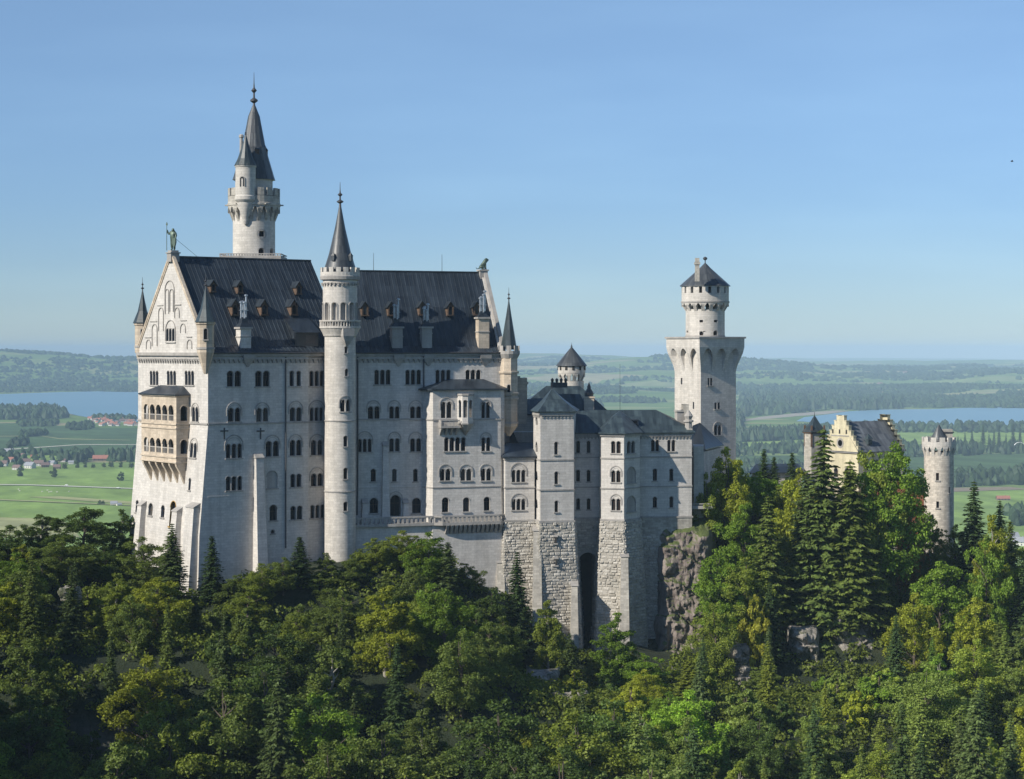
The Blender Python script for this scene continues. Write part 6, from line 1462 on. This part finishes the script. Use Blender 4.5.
# hand-placed trees: pixel column of the trunk, row of the top, distance, kind, width, tint, label
HT = [
 (84, 503, 334, 'beech', 1.2, DK, 'round dark broadleaf tree standing highest against the green meadow left of the palace'),
 (42, 512, 330, 'ash', 1.1, DK, 'feathery dark tree second highest against the meadow near the left edge'),
 (8, 524, 326, 'beech', 1.0, DK, 'dark broadleaf tree cut by the left edge of the photo at meadow height'),
 (122, 508, 338, 'ash', .9, DK, 'dark broadleaf tree touching the lower left corner of the palace west front'),
 (62, 535, 318, 'beech', .95, MD, 'mid green broadleaf below the round dark meadow tree'), 
 (105, 545, 322, 'beech', .9, DK, 'dark broadleaf hugging the slope left of the palace base'),
 (22, 566, 300, 'beech', 1.1, MD, 'bushy green tree at the left edge below the meadow trees'),
 (172, 522, 311, 'spruce', 1.0, MD, 'tall dark spruce rising in front of the palace west front'),
 (212, 535, 312, 'thin', 1.0, DK, 'slender ragged spruce standing before the palace corner buttress'),
 (143, 534, 322, 'beech', .95, MD, 'broadleaf tree at the foot of the west front left of the tall spruce'),
 (158, 572, 296, 'beech', .95, YG, 'yellow green broadleaf in front of the tall spruce by the west front'),
 (118, 572, 300, 'ash', 1.0, LT, 'light green tree on the slope left of the yellow green broadleaf'),
 (196, 592, 298, 'larch', .9, DK, 'feathery conifer below the corner buttress of the palace'),
 (238, 573, 312, 'beech', .8, MD, 'small broadleaf against the foot of the south wall beside the palace corner'),
 (262, 562, 312, 'beech', .8, LT, 'leafy tree growing below the long wall buttress of the palace'),
 (300, 536, 316, 'thin', 1.05, DK, 'small dark spruce at the palace foot midway between corner and stair tower'),
 (283, 556, 314, 'beech', .8, MD, 'green broadleaf between the wall buttress and the small dark spruce'),
 (326, 552, 318, 'ash', .85, MD, 'green broadleaf just left of the foot of the stair tower'),
 (352, 556, 318, 'beech', .8, MD, 'green broadleaf directly below the foot of the stair tower'),
 (376, 537, 322, 'beech', .85, LT, 'light green tree on the mound right of the stair tower foot'),
 (402, 529, 323, 'beech', .9, LT, 'sunlit broadleaf topping the mound under the palace terrace'),
 (428, 530, 322, 'beech', .85, BG, 'fresh green broadleaf right of the mound top under the palace terrace'),
 (448, 541, 320, 'thin', 1.2, MD, 'conifer at the right flank of the mound under the palace terrace'),
 (386, 572, 308, 'spruce', .9, LT, 'pale spruce on the front of the mound below the terrace'),
 (415, 562, 312, 'beech', .9, MD, 'broadleaf in the middle of the mound below the terrace'),
 (320, 572, 316, 'beech', .9, MD, 'low green tree against the south wall left of the stair tower foot'),
 (248, 590, 308, 'beech', .9, LT, 'leafy tree below the slender spruce and the wall buttress'),
 (360, 548, 321, 'ash', .8, MD, 'feathery tree between the stair tower foot and the terrace mound'),
 (464, 562, 326, 'beech', .8, MD, 'dark bushy tree under the corbels at the right end of the terrace'),
 (342, 590, 305, 'beech', .9, MD, 'broadleaf on the slope below the stair tower'),
 (517, 550, 322, 'spruce', .85, DK, 'pointed dark spruce before the rough block foundation of the link wing'),
 (492, 585, 320, 'beech', .8, DK, 'dark tree left of the pointed spruce under the link wing'),
 (470, 600, 318, 'beech', .8, MD, 'green tree below the right end of the palace terrace'),
 (548, 597, 318, 'ash', .85, LT, 'narrow light green tree in front of the square turret foundation'),
 (570, 632, 312, 'spruce', .7, MD, 'spruce before the dark arch of the bower foundation'),
 (617, 611, 320, 'ash', 1.05, BG, 'bright green tree with pale branches before the bay foundation of the bower'),
 (645, 652, 318, 'beech', .8, BG, 'fresh green tree at the foot of the shaded side foundation'),
 (672, 660, 322, 'ash', .8, LT, 'feathery light green tree at the foot of the cliff'),
 (600, 655, 322, 'beech', .6, MD, 'low green tree before the dark arch opening'),
 (645, 668, 300, 'beech', .8, YG, 'bright yellow green tree below the cliff foot'),
 (690, 655, 300, 'spruce', .95, YG, 'sunlit light green conifer right below the cliff'),
 (668, 690, 290, 'beech', .8, BG, 'bright green tree left of the sunlit conifer below the cliff'),
 (727, 444, 355, 'beech', .8, YG, 'yellow green broadleaf crown at the foot of the square tower'),
 (707, 470, 353, 'beech', .6, LT, 'dark green tree between cliff top and the square tower foot'),
 (760, 470, 362, 'beech', .9, BG, 'fresh green crown right of the yellow green tree by the square tower'),
 (745, 500, 350, 'beech', .9, BG, 'broad fresh green crown below the yellow green tree by the square tower'),
 (785, 478, 360, 'ash', .9, LT, 'light green crown before the long low courtyard building'),
 (764, 448, 372, 'thin', .9, DK, 'small dark spruce tip left over the courtyard building roof'),
 (774, 456, 372, 'thin', .8, DK, 'shorter spruce tip in front of the courtyard building roof'),
 (792, 452, 372, 'thin', .9, DK, 'small dark spruce tip right over the courtyard building roof'),
 (824, 423, 343, 'spruce', .92, (1.25, 1.25, 1.0), 'tallest spruce in front of the stepped yellow gable'),
 (768, 492, 340, 'spruce', .9, LT, 'light spruce standing alone between the cliff trees and the tallest gatehouse spruce'),
 (806, 470, 345, 'spruce', .95, MD, 'dark spruce leaning left of the tallest gatehouse spruce'),
 (852, 464, 346, 'spruce', .9, LT, 'sunlit spruce right beside the tallest gatehouse spruce'),
 (890, 428, 346, 'tall', .85, BG, 'big spreading broadleaf crown before the gatehouse roof'),
 (868, 446, 346, 'beech', .6, LT, 'light crown left of the big spreading broadleaf by the gatehouse'),
 (910, 478, 353, 'ash', .7, RED, 'reddish brown leaved tree left of the round gate tower'),
 (866, 545, 342, 'spruce', .7, MD, 'pale green spruce under the big spreading broadleaf'),
 (850, 456, 341, 'spruce', .95, LT, 'light green spruce between the tallest spruce and the big spreading broadleaf'),
 (838, 480, 343, 'spruce', .9, LT, 'light green conifer between the tallest gatehouse spruce and the big spreading broadleaf'),
 (930, 512, 352, 'ash', .7, MD, 'small green tree in front of the base of the round gate tower'),
 (738, 458, 358, 'beech', .7, BG, 'fresh green crown touching the right side of the square tower foot'),
 (802, 462, 352, 'beech', .7, YG, 'yellow green crown left of the tallest gatehouse spruce'),
 (1000, 498, 356, 'spruce', .8, MD, 'green conifer standing highest near the right edge behind the yellow green tree'),
 (885, 560, 345, 'ash', .7, DK, 'dark tree under the big spreading broadleaf'),
 (974, 478, 352, 'spruce', .85, DK, 'dark spruce directly right of the round gate tower'),
 (992, 512, 345, 'ash', .8, YG, 'yellow green tree right of the dark spruce by the gate tower'),
 (1010, 520, 350, 'thin', 1.2, LT, 'light spruce between the yellow green tree and the right edge'),
 (955, 522, 356, 'beech', .7, MD, 'green tree between the foot of the gate tower and the dark spruce'),
 (1014, 538, 350, 'beech', .8, LT, 'light green tree near the right edge below the light spruce'),
 (986, 530, 340, 'beech', .6, BG, 'fresh green crown below the dark spruce by the gate tower'),
 (1024, 560, 340, 'spruce', .9, DK, 'dark spruce cut by the right edge of the photo'),
 (940, 553, 338, 'beech', 1.05, BG, 'bright green round tree below the gate tower'),
 (915, 590, 330, 'beech', .9, YG, 'yellow green tree lower left of the bright round tree below the gate tower'),
 (975, 590, 325, 'beech', .95, YG, 'yellow green tree lower right of the bright round tree below the gate tower'),
 (1000, 620, 318, 'spruce', .9, LT, 'tall light spruce near the right edge below the gate tower'),
 (960, 640, 312, 'spruce', .85, MD, 'green spruce below the bright round tree'),
 (718, 545, 338, 'beech', .9, BG, 'bright tree leaning on the cliff side'), 
 (745, 555, 336, 'beech', .9, LT, 'light green tree right of the cliff'),
 (770, 582, 332, 'spruce', .8, DK, 'dark spruce right of the small yellow tree'),
 (757, 590, 330, 'shrub', .5, YEL, 'small yellow autumn tree right of the cliff'),
 (715, 600, 326, 'beech', .8, LT, 'light green tree low beside the cliff'),
 (785, 530, 344, 'beech', .8, MD, 'green tree below the courtyard building'),
 (765, 660, 310, 'ash', .9, MD, 'green tree under the dark spruce right of the cliff'),
]
HANDXY = []
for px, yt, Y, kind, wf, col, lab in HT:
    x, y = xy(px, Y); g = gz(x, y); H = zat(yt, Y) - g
    if px > 640: col = tuple(c * 1.25 for c in col)  # sunlit look of the right slope painted into the leaf tint
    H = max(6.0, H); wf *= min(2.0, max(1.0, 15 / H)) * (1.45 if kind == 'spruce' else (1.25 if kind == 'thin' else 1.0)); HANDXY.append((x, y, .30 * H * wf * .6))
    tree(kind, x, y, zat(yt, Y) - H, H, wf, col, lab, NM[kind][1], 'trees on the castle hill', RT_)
# skyline of the wood: fill trees must stay below it
SKY = [(-60, 530), (0, 535), (60, 545), (110, 560), (150, 585), (200, 605), (250, 592), (330, 585), (380, 565), (440, 565), (475, 605), (520, 615), (560, 655), (600, 672), (640, 672), (672, 672), (700, 640), (730, 565), (790, 560), (850, 600), (905, 590), (960, 600), (1000, 560), (1090, 560)]
def skyl(px):
    for (a, b), (c, d) in zip(SKY[:-1], SKY[1:]):
        if a <= px <= c: return b + (d - b) * (px - a) / (c - a)
    return 560
ROWN = ['in the bottom row', 'in the second row up', 'in the third row up', 'in the fourth row up', 'in the fifth row up', 'in the sixth row up', 'in the seventh row up', 'in the eighth row up', 'in the ninth row up', 'in the tenth row up']
TON = [(DK, 'dark green'), (MD, 'green'), (LT, 'light green'), (BG, 'fresh green'), (YG, 'yellow green'), (GY, 'grey green')]
LM = [(0, 'the left photo edge'), (130, 'the west front'), (205, 'the palace corner'), (270, 'the wall buttress'), (341, 'the stair tower'), (400, 'the terrace mound'), (470, 'the palace bay'), (517, 'the link wing'), (555, 'the square turret'), (588, 'the dark arch'), (620, 'the bower bay'), (680, 'the cliff'), (727, 'the square tower'), (775, 'the courtyard building'), (824, 'the tallest spruce'), (887, 'the gatehouse'), (939, 'the gate tower'), (1024, 'the right photo edge')]
FILL = []; NPT = [(x, y, 3.4) for x, y, _ in HANDXY if y < 335]; CAPN = 265
cand = [(RT_.uniform(-45, 1070), sqrt(RT_.uniform(198 ** 2, 327 ** 2))) for _ in range(9000)]
for P, Y in cand:
    if len(FILL) >= CAPN: break
    x, y = xy(P, Y); dmin = 6.3 if Y < 300 else 5.8
    if any(hypot(x - a, (y - b) * .92) < (dmin if c_ > 4 else 5.2) for a, b, c_ in NPT): continue
    g = gz(x, y); right = P > 690
    kind = RT_.choices(['beech', 'ash', 'spruce', 'larch', 'thin', 'shrub'], [.40, .18, .23, .06, .08, .05] if not right else [.20, .18, .34, .10, .10, .08])[0]
    H = {'beech': RT_.uniform(12, 20), 'ash': RT_.uniform(11, 17), 'spruce': RT_.uniform(15, 23), 'larch': RT_.uniform(13, 20), 'thin': RT_.uniform(10, 17), 'shrub': RT_.uniform(5, 8)}[kind]
    if right and Y > 262: H *= .72
    top = min(g + H, zat(skyl(P) + RT_.uniform(0, 32), Y)); H = top - g
    for o0, o1, oy, oY in ((774, 834, 672, 336), (820, 888, 664, 340), (718, 766, 682, 329), (512, 572, 712, 305)):
        if o0 < P < o1 and Y < oY: top = min(top, zat(oy + RT_.uniform(0, 25), Y)); H = top - g
    if H < 4.0 or zat(800, Y) > top: continue
    if H < 8: kind = 'shrub'
    w = [.3, .3, .12, .13, .05, .1] if P < 520 else [.12, .25, .22, .16, .16, .09]
    col, tn = RT_.choices(TON, w)[0]; ri = min(9, int((Y - 198) / 13)); FILL.append((ri, P, x, y, g, H, kind, col, tn)); NPT.append((x, y, 9))
FILL.sort(key=lambda f: (f[0], f[1])); from collections import Counter
cnt = {}
FILL2 = []
ORD = ['', 'second ', 'third ', 'fourth ', 'fifth ', 'sixth ', 'seventh ', 'eighth ', 'ninth ', 'tenth ', 'eleventh ', 'twelfth ', 'thirteenth ', 'fourteenth ', 'fifteenth ', 'sixteenth ', 'seventeenth ', 'eighteenth ', 'nineteenth ', 'twentieth ']
for ri, P, x, y, g, H, kind, col, tn in FILL:
    lm = min(LM, key=lambda l: abs(l[0] - P)); side = 'below' if abs(lm[0] - P) < 14 else ('left below' if P < lm[0] else 'right below')
    if lm[0] == 0: side = 'beside'
    if lm[0] == 1024: side = 'beside'
    key = (kind, tn, lm[1], side, ri); k = cnt.get(key, 0); cnt[key] = k + 1
    lab = ORD[min(k, 19)] + tn + ' ' + NM[kind][1].replace('light ', 'feathery ') + ' ' + side + ' ' + lm[1] + ' ' + ROWN[ri]
    v = RT_.uniform(.8, 1.2) * (1.6 if P > 600 else 1.0); col = tuple(c * v for c in col)  # right-hand fill trees get a brighter tint standing in for sunlight
    tree(kind, x, y, g - .4, H, RT_.uniform(.9, 1.15) * (1.12 if kind in ('beech', 'ash') else 1.0), col, lab[:1] + lab[1:], NM[kind][1], 'trees on the castle hill', RT_)
print('TREES', len(FILL) + len(HT), Counter(f[6] for f in FILL))
# undergrowth covering the slope (nobody could count it)
rng = np.random.default_rng(5); Pn = []; m = 90000
X = rng.uniform(-95, 130, m); Yv = rng.uniform(215, 375, m); keep = np.abs(X) < Yv * .28; X, Yv = X[keep], Yv[keep]; clump = rng.integers(0, len(X), len(X) // 1)
base_n = 8500; bx_ = rng.uniform(-95, 130, base_n); by_ = rng.uniform(215, 372, base_n); br_ = rng.uniform(.8, 2.0, base_n)
C = []; Nn = []; 
for i in range(base_n):
    if abs(bx_[i]) > by_[i] * .29: continue
    pxx = CX + F * bx_[i] / by_[i]
    if by_[i] > 330 and pxx < 700 and by_[i] > 338: continue
    z = gz(bx_[i], by_[i]); 
    if by_[i] > 300 and (HY - F * (z + 2.5) / by_[i]) < skyl(pxx) - 25: continue
    q = int(50 * br_[i]); d = rng.normal(size=(q, 3)); d /= np.linalg.norm(d, axis=1, keepdims=True); d[:, 2] = np.abs(d[:, 2]); C.append(np.array([bx_[i], by_[i], z + .2]) + d * br_[i] * rng.uniform(.6, 1.0, q)[:, None] * np.array([1, 1, 1.1])); Nn.append(d + rng.normal(size=(q, 3)) * .5)
C = np.concatenate(C); Nn = np.concatenate(Nn); q = len(C)
ume = arr_mesh('undergrowth', cards(C, Nn, rng.normal(size=(q, 3)), rng.uniform(.35, .65, q), rng.uniform(.25, .45, q)), 4, [LEAFB]); uo = bpy.data.objects.new('undergrowth', ume); COL.objects.link(uo); uo['kind'] = 'stuff'; uo.color = (1.1, 1.05, .8, 1)
# the wood goes on over the slopes beyond the frame
RW = random.Random(12); side = []
while len(side) < 2600:
    x, y = RW.uniform(-230, 240), RW.uniform(60, 470)
    if abs(x / y) < .31 and y < 400: continue
    if abs(x / y) < .31 and y >= 400 and gz(x, y) > -60: continue
    side.append((x, y, gz(x, y) - 1, RW.uniform(3, 5.5), RW.uniform(7, 13), RW.random() < .4))
wood('hillside_wood', side, leafm('hillside_wood_leaves', (.05, .08, .022), .5, 0, tint=False), seed=6)
# ================================================================== houses, field trees and small things on the plain
WHW = plain('white_render', (.62, .60, .56), .9); RTL = plain('red_tile', (.36, .15, .10), .8); BTL = plain('brown_tile', (.20, .13, .11), .8); GTL = plain('grey_sheet_roof', (.30, .31, .33), .6); WOODM = plain('weathered_boards', (.16, .12, .09), .9)
def house_src(wm_, rm, w=10.0, l=14.0, h=5.0, rh=4.2):
    r = bpy.data.objects.new('village_house', None); COL.objects.link(r)
    b = MB(wm_); b.prism([(-l / 2, -w / 2), (l / 2, -w / 2), (l / 2, w / 2), (-l / 2, w / 2)], 0, h)
    for s in (-1, 1): b.face([(s * l / 2, -w / 2, h), (s * l / 2, w / 2, h), (s * l / 2, 0, h + rh)])
    a = b.build('wall'); a.parent = r
    b = MB(rm); e = .8
    for s in (-1, 1):
        q = [(-l / 2 - e, s * (w / 2 + e), h - e * rh / w * 2), (l / 2 + e, s * (w / 2 + e), h - e * rh / w * 2), (l / 2 + e, 0, h + rh + .1), (-l / 2 - e, 0, h + rh + .1)]
        b.loft([q, [(x, y, z + .25) for x, y, z in q]])
    b.box((l * .2, 0, h + rh + .5), (.9, .9, 1.6)); c = b.build('roof'); c.parent = r
    b = MB(GLASS)
    for k in range(4):
        for z in (1.2, 3.4): b.box((-l / 2 + l * (k + .5) / 4, -w / 2 - .03, z + .6), (1.1, .06, 1.2))
    d = b.build('window_row'); d.parent = r
    return r
HS = {}
def house(px, py, kind, s, rz, label, group, cat='house', name='village_house'):
    x, y = onplain(px, py); M = {'red': (WHW, RTL), 'brown': (WHW, BTL), 'grey': (WHW, GTL), 'barn': (WOODM, RTL), 'dark': (WOODM, BTL)}[kind]
    if kind not in HS: HS[kind] = house_src(*M, l=22 if kind in ('barn',) else 14, h=5 if kind != 'barn' else 4.0); r = HS[kind]
    else:
        src = HS[kind]; r = src.copy(); COL.objects.link(r)
        for ch in src.children: c = ch.copy(); COL.objects.link(c); c.parent = r
    r.name = name; r.location = (x, y, ZP); r.rotation_euler = (0, 0, rz); r.scale = (s, s, s); props(r, label, cat, group); return r
RH = random.Random(9)
near = [(3, 473, 'brown', 1.1), (10, 469, 'red', 1), (17, 477, 'brown', 1), (26, 471, 'brown', 1.1), (30, 475.5, 'grey', 1.25), (39, 473, 'brown', 1.15), (45, 474.5, 'dark', 1), (52, 472, 'grey', .9), (57, 476, 'dark', .9), (71, 471, 'grey', .7), (22, 465, 'dark', 1), (8, 462, 'grey', 1.4), (34, 466, 'red', .9), (63, 469, 'brown', .7)]
for k, (px, py, kd, s) in enumerate(near):
    sz = 'large' if s > 1.05 else ('small' if s < .95 else 'plain'); rc = {'red': 'red roofed white', 'brown': 'brown roofed white', 'grey': 'grey roofed white', 'dark': 'dark timber'}[kd]
    lab = '%s %s house in the near village, number %d from the left edge' % (sz, rc, sorted(n[0] for n in near).index(px) + 1)
    house(px, py - 7, kd, s * .85, RH.uniform(-.5, .5), lab, 'houses of the near village by the meadow')
house(101, 461, 'barn', 1.15, .1, 'long red roofed farmhouse in front of the dark wood left of the palace', None, 'farmhouse', 'farmhouse')
house(114, 505.5, 'grey', .55, .1, 'tiny white farm shed on the near green meadow left of the palace', None, 'shed', 'farm_shed'); house(119, 506, 'grey', .4, .5, 'smallest white hut beside the farm shed on the near meadow', None, 'hut', 'farm_hut')
for k in range(64):
    px = RH.uniform(88, 137); py = RH.uniform(419, 426.5) - abs(px - 112) * .03
    house(px, py, RH.choice(['red', 'red', 'red', 'brown']), RH.uniform(.6, .95), RH.uniform(-.7, .7), 'small red roofed house in the distant village by the left lake', 'houses of the distant lakeside village')
house(1003, 500.5, 'barn', .7, .05, 'long low red roofed barn alone on the bright green field at right', None, 'barn', 'barn')
house(1012, 540, 'grey', .8, .2, 'white house with pale roof at the right edge above the spruces', None); house(1020, 546, 'grey', .9, -.3, 'lower white house with pale roof at the right photo edge', None)
for k, (px, py) in enumerate(((1000, 377), (1006, 379), (1012, 378), (1018, 380), (988, 376), (905, 384), (880, 389))):
    o = house(px, py, 'brown', 1.5, RH.uniform(-.5, .5), 'tiny pale house in the far hills above the right lake', 'far houses above the right lake'); o.location.z = ZP + far_h(o.location.x, o.location.y)
# single trees on the fields
FT = [(20.5, 476.5, 9), (54, 477.5, 9), (121, 481, 7.5), (104, 467.5, 5), (111.5, 467.5, 6.5), (121, 467.5, 5.5), (131, 468, 6), (85, 467.5, 6), (93, 468, 4.5), (77, 468, 7), (65, 469, 6), (99.5, 505, 3.5), (103, 505, 3.5)]
FTL = ['round tree on the meadow below the near village', 'dark oval tree alone on the meadow right of the near village', 'small round tree alone on the meadow close to the palace', 'small round tree, second of the row behind the meadow from the palace side', 'largest round tree of the row on the meadow', 'low round tree right of the largest in the meadow row', 'last round tree of the meadow row beside the palace', 'round tree below the red roofed farmhouse', 'lowest bush of the meadow tree row', 'round tree at the left end of the meadow tree row', 'dark tree at the right end of the near village', 'left one of two bushes by the farm shed', 'right one of two bushes by the farm shed']
R5 = random.Random(4)
for (px, py, hh), lab in zip(FT, FTL):
    x, y = onplain(px, py); hh *= 1.75; tree('shrub', x, y, ZP - .3, hh, .85, (.75, .8, .8), lab, 'field tree', 'single trees on the meadows', R5)
POP = [(958, 452, 30), (965, 452, 36), (972, 452, 42), (978, 452.5, 24), (983, 452, 52), (989, 452, 34), (994, 452.5, 40), (999, 452, 46), (1006, 452, 34), (1013, 452, 52), (1020, 453, 46)]
for k, (px, py, hh) in enumerate(POP):
    x, y = onplain(px, py); tree('thin', x, y, ZP - .5, hh, 1.0, (.7, .8, .9), '%stall dark tree from the left in the row before the right lake' % ORD[k] if k else 'leftmost dark tree in the row before the right lake', 'distant tree', 'dark tree row before the right lake', R5)
# cows on the near meadow
COWM = plain('pale_cow_hide', (.55, .52, .46), .8)
cv = [(-.9, 0, 1.15), (-.3, 0, 1.1), (.4, 0, 1.12), (.85, 0, 1.3), (1.25, 0, 1.35), (1.6, 0, 1.15), (-.8, -.25, .75), (-.85, -.27, .35), (-.8, -.27, .03), (-.8, .25, .75), (-.85, .27, .35), (-.8, .27, .03), (.5, -.25, .7), (.5, -.25, .35), (.5, -.25, .03), (.5, .25, .7), (.5, .25, .35), (.5, .25, .03), (-1.15, 0, 1.2), (-1.25, 0, .6)]
ce = [(0, 1), (1, 2), (2, 3), (3, 4), (4, 5), (0, 6), (6, 7), (7, 8), (0, 9), (9, 10), (10, 11), (2, 12), (12, 13), (13, 14), (2, 15), (15, 16), (16, 17), (0, 18), (18, 19)]
cr_ = [.36, .42, .4, .26, .2, .13, .17, .08, .08, .17, .08, .08, .15, .08, .08, .15, .08, .08, .05, .04]
cow0 = None
for px, py in ((18.5, 490.2), (19.6, 491.8), (42, 492.6), (47.5, 491.2), (49, 493), (51.3, 492.6), (57, 493), (69, 492.4)):
    x, y = onplain(px, py)
    if cow0 is None: o = cow0 = skin_mesh('cow', cv, ce, cr_, COWM, sub=1)
    else: o = cow0.copy(); COL.objects.link(o)
    o.location = (x, y, ZP + .42); o.rotation_euler = (0, 0, R5.uniform(-.6, .6)); props(o, 'tiny pale cow grazing on the near green meadow', 'cow', 'cows grazing on the meadow')
# cars on the field road
CARM = plain('white_car_paint', (.75, .75, .74), .3)
def car(px, py, lab):
    x, y = onplain(px, py); r = thing('parked_car', lab, 'car', (x, y, ZP + 1.3)); b = MB(CARM); c = (x, y)
    b.loft([[(x + u, y + v, ZP + 1.7) for u, v in ((-2.3, -.9), (2.3, -.9), (2.3, .9), (-2.3, .9))], [(x + u, y + v, ZP + 2.3) for u, v in ((-2.2, -.88), (2.2, -.88), (2.2, .88), (-2.2, .88))], [(x + u, y + v, ZP + 2.8) for u, v in ((-1.5, -.7), (1.1, -.7), (1.1, .7), (-1.5, .7))]]); b.build('body', r)
    for sx in (-1.4, 1.4):
        for sy in (-.85, .85): w_ = MB(PIPE); w_.tube((x + sx, y + sy - .1, ZP + 1.65), (x + sx, y + sy + .1, ZP + 1.65), .34, seg=12); w_.build('wheel', r)
car(66.5, 486.6, 'white vehicle on the pale field road, middle of the meadow'); car(118, 489.3, 'white vehicle on the pale field road close to the palace')
# visitors below the gatehouse
yard = MB(plain('courtyard_gravel', (.35, .32, .28), .95)); yard.prism([xy(886, 362), xy(946, 362.5), xy(946, 371), xy(886, 371)], -37, zat(551.5, 365)); yd = yard.build('forecourt'); yd['kind'] = 'structure'
zy = zat(551.5, 365)
SKIN = plain('skin', (.45, .28, .2), .6); HAIR = plain('dark_hair', (.04, .03, .02), .7)
for px, cl, lg, lab in ((911.5, (.6, .08, .06), (.03, .04, .08), 'person in red top standing by the gateway below the gatehouse'), (914.5, (.7, .7, .7), (.05, .05, .06), 'person in white top standing right of the one in red'), (918, (.1, .2, .5), (.15, .13, .1), 'person in blue top standing nearest the gate tower'), (908, (.65, .45, .4), (.04, .04, .05), 'person in pale pink top standing leftmost by the gateway')):
    x, y = xy(px, 364.5); r = thing('person', lab, 'person', (x, y, zy)); rz = RH.uniform(-1, 1)
    skin_mesh('body', *HUM, SKIN, r, sub=1, rz=rz)
    tv = [HUM[0][i] for i in (0, 1, 2, 7, 8, 11, 12)]; skin_mesh('shirt', tv, [(0, 1), (1, 2), (2, 3), (3, 4), (2, 5), (5, 6)], [.17, .16, .17, .1, .075, .1, .075], plain('shirt_' + lab[10:14].strip(), cl, .8), r, sub=1, rz=rz)
    tv = [HUM[0][i] for i in (0, 15, 16, 17, 19, 20, 21)]; skin_mesh('trousers', tv, [(0, 1), (1, 2), (2, 3), (0, 4), (4, 5), (5, 6)], [.165, .12, .09, .07, .12, .09, .07], plain('trousers', lg, .8), r, sub=1, rz=rz)
    skin_mesh('hair', [(0, .02, 1.74), (0, .01, 1.8)], [(0, 1)], [.105, .09], HAIR, r, sub=1, rz=rz)
fe = thing('railing', 'pale wooden fence at the edge of the forecourt below the gatehouse', 'fence', (*xy(912, 362), zy)); b = MB(plain('fence_wood', (.4, .36, .3), .8))
for k in range(16): x, y = xy(892 + 48 * k / 15, 362.2); b.box((x, y, zy + .5), (.12, .12, 1.1))
b.build('post_row', fe); b = MB(plain('fence_rail', (.4, .36, .3), .8)); 
for z in (.45, 1.0): b.tube((*xy(892, 362.2), zy + z), (*xy(940, 362.2), zy + z), .05, seg=5)
b.build('rail', fe)
# bird and paraglider
BIRDM = plain('dark_feathers', (.03, .03, .035), .7); c = at(1012, 161.5, 300); bd = MB(BIRDM)
bd.loft([[(c.x + x, c.y + y, c.z + z) for y, z in ((-.03, 0), (0, .03), (.03, 0), (0, -.03))] for x in (-.2,)] + [[(c.x, c.y + y, c.z + z) for y, z in ((-.08, 0), (0, .07), (.08, 0), (0, -.07))], [(c.x + .22, c.y + y, c.z + z) for y, z in ((-.02, 0), (0, .02), (.02, 0), (0, -.02))]])
for s in (-1, 1): bd.loft([[(c.x - .08, c.y + s * .05, c.z), (c.x + .1, c.y + s * .05, c.z), (c.x + .1, c.y + s * .05, c.z + .03), (c.x - .08, c.y + s * .05, c.z + .03)], [(c.x - .06, c.y + s * .3, c.z + .16), (c.x + .08, c.y + s * .3, c.z + .16), (c.x + .08, c.y + s * .3, c.z + .18), (c.x - .06, c.y + s * .3, c.z + .18)], [(c.x - .04, c.y + s * .55, c.z + .05), (c.x, c.y + s * .55, c.z + .05), (c.x, c.y + s * .55, c.z + .06), (c.x - .04, c.y + s * .55, c.z + .06)]])
bo = bd.build('bird'); props(bo, 'small dark bird flying in the clear sky at upper right', 'bird')
c = at(1019.5, 444, 1900); pg_ = thing('paraglider', 'white arched paraglider canopy floating over the dark trees at the right edge', 'paraglider', tuple(c)); b = MB(plain('white_canopy', (.8, .8, .8), .7, var=.05)); rg = []
for k in range(15):
    a = radians(25 + 130 * k / 14); rg.append([(c.x + cos(a) * 5.2 * q, c.y + dy, c.z - 3 + sin(a) * 4.6 * q) for q, dy in ((1, -1.2), (1.05, -1.1), (1.02, 1.2), (1, 1.2))])
b.loft(rg); b.build('canopy', pg_); b = MB(PIPE)
for k in range(0, 15, 2): a = radians(25 + 130 * k / 14); b.tube((c.x + cos(a) * 5.2, c.y, c.z - 3 + sin(a) * 4.6), (c.x + (.2 if cos(a) > 0 else -.2), c.y, c.z - 6.3), .02, seg=3)
b.build('line', pg_); q = skin_mesh('person', [(0, .3, .0), (0, 0, 0.1), (0, -.1, .45), (0, -.1, .62), (0, -.1, .8), (-.12, .45, 0), (.12, .45, 0), (-.2, 0, .75), (.2, 0, .75)], [(0, 1), (1, 2), (2, 3), (3, 4), (0, 5), (0, 6), (2, 7), (2, 8)], [.13, .17, .16, .06, .1, .08, .08, .05, .05], HAIR, sub=1, loc=(c.x, c.y, c.z - 6.9)); props(q, 'person seated in a harness under the white paraglider', 'person')
# ================================================================== haze: the air over the plain
hb = MB(); m = bpy.data.materials.new('air'); m.use_nodes = True; nt = m.node_tree; nt.nodes.remove(nt.nodes['Principled BSDF']); pv = nt.nodes.new('ShaderNodeVolumePrincipled')
pv.inputs['Density'].default_value = 6.8e-5; pv.inputs['Color'].default_value = (.55, .79, .98, 1); pv.inputs['Anisotropy'].default_value = -0.3
nt.links.new(pv.outputs[0], nt.nodes['Material Output'].inputs['Volume']); hb.m(m)
Rz = 40000; hb.loft([[(Rz * cos(2 * pi * k / 4 + pi / 4), Rz * sin(2 * pi * k / 4 + pi / 4), z) for k in range(4)] for z in (ZP - 12, 51)])
ho = hb.build('haze'); ho['kind'] = 'stuff'
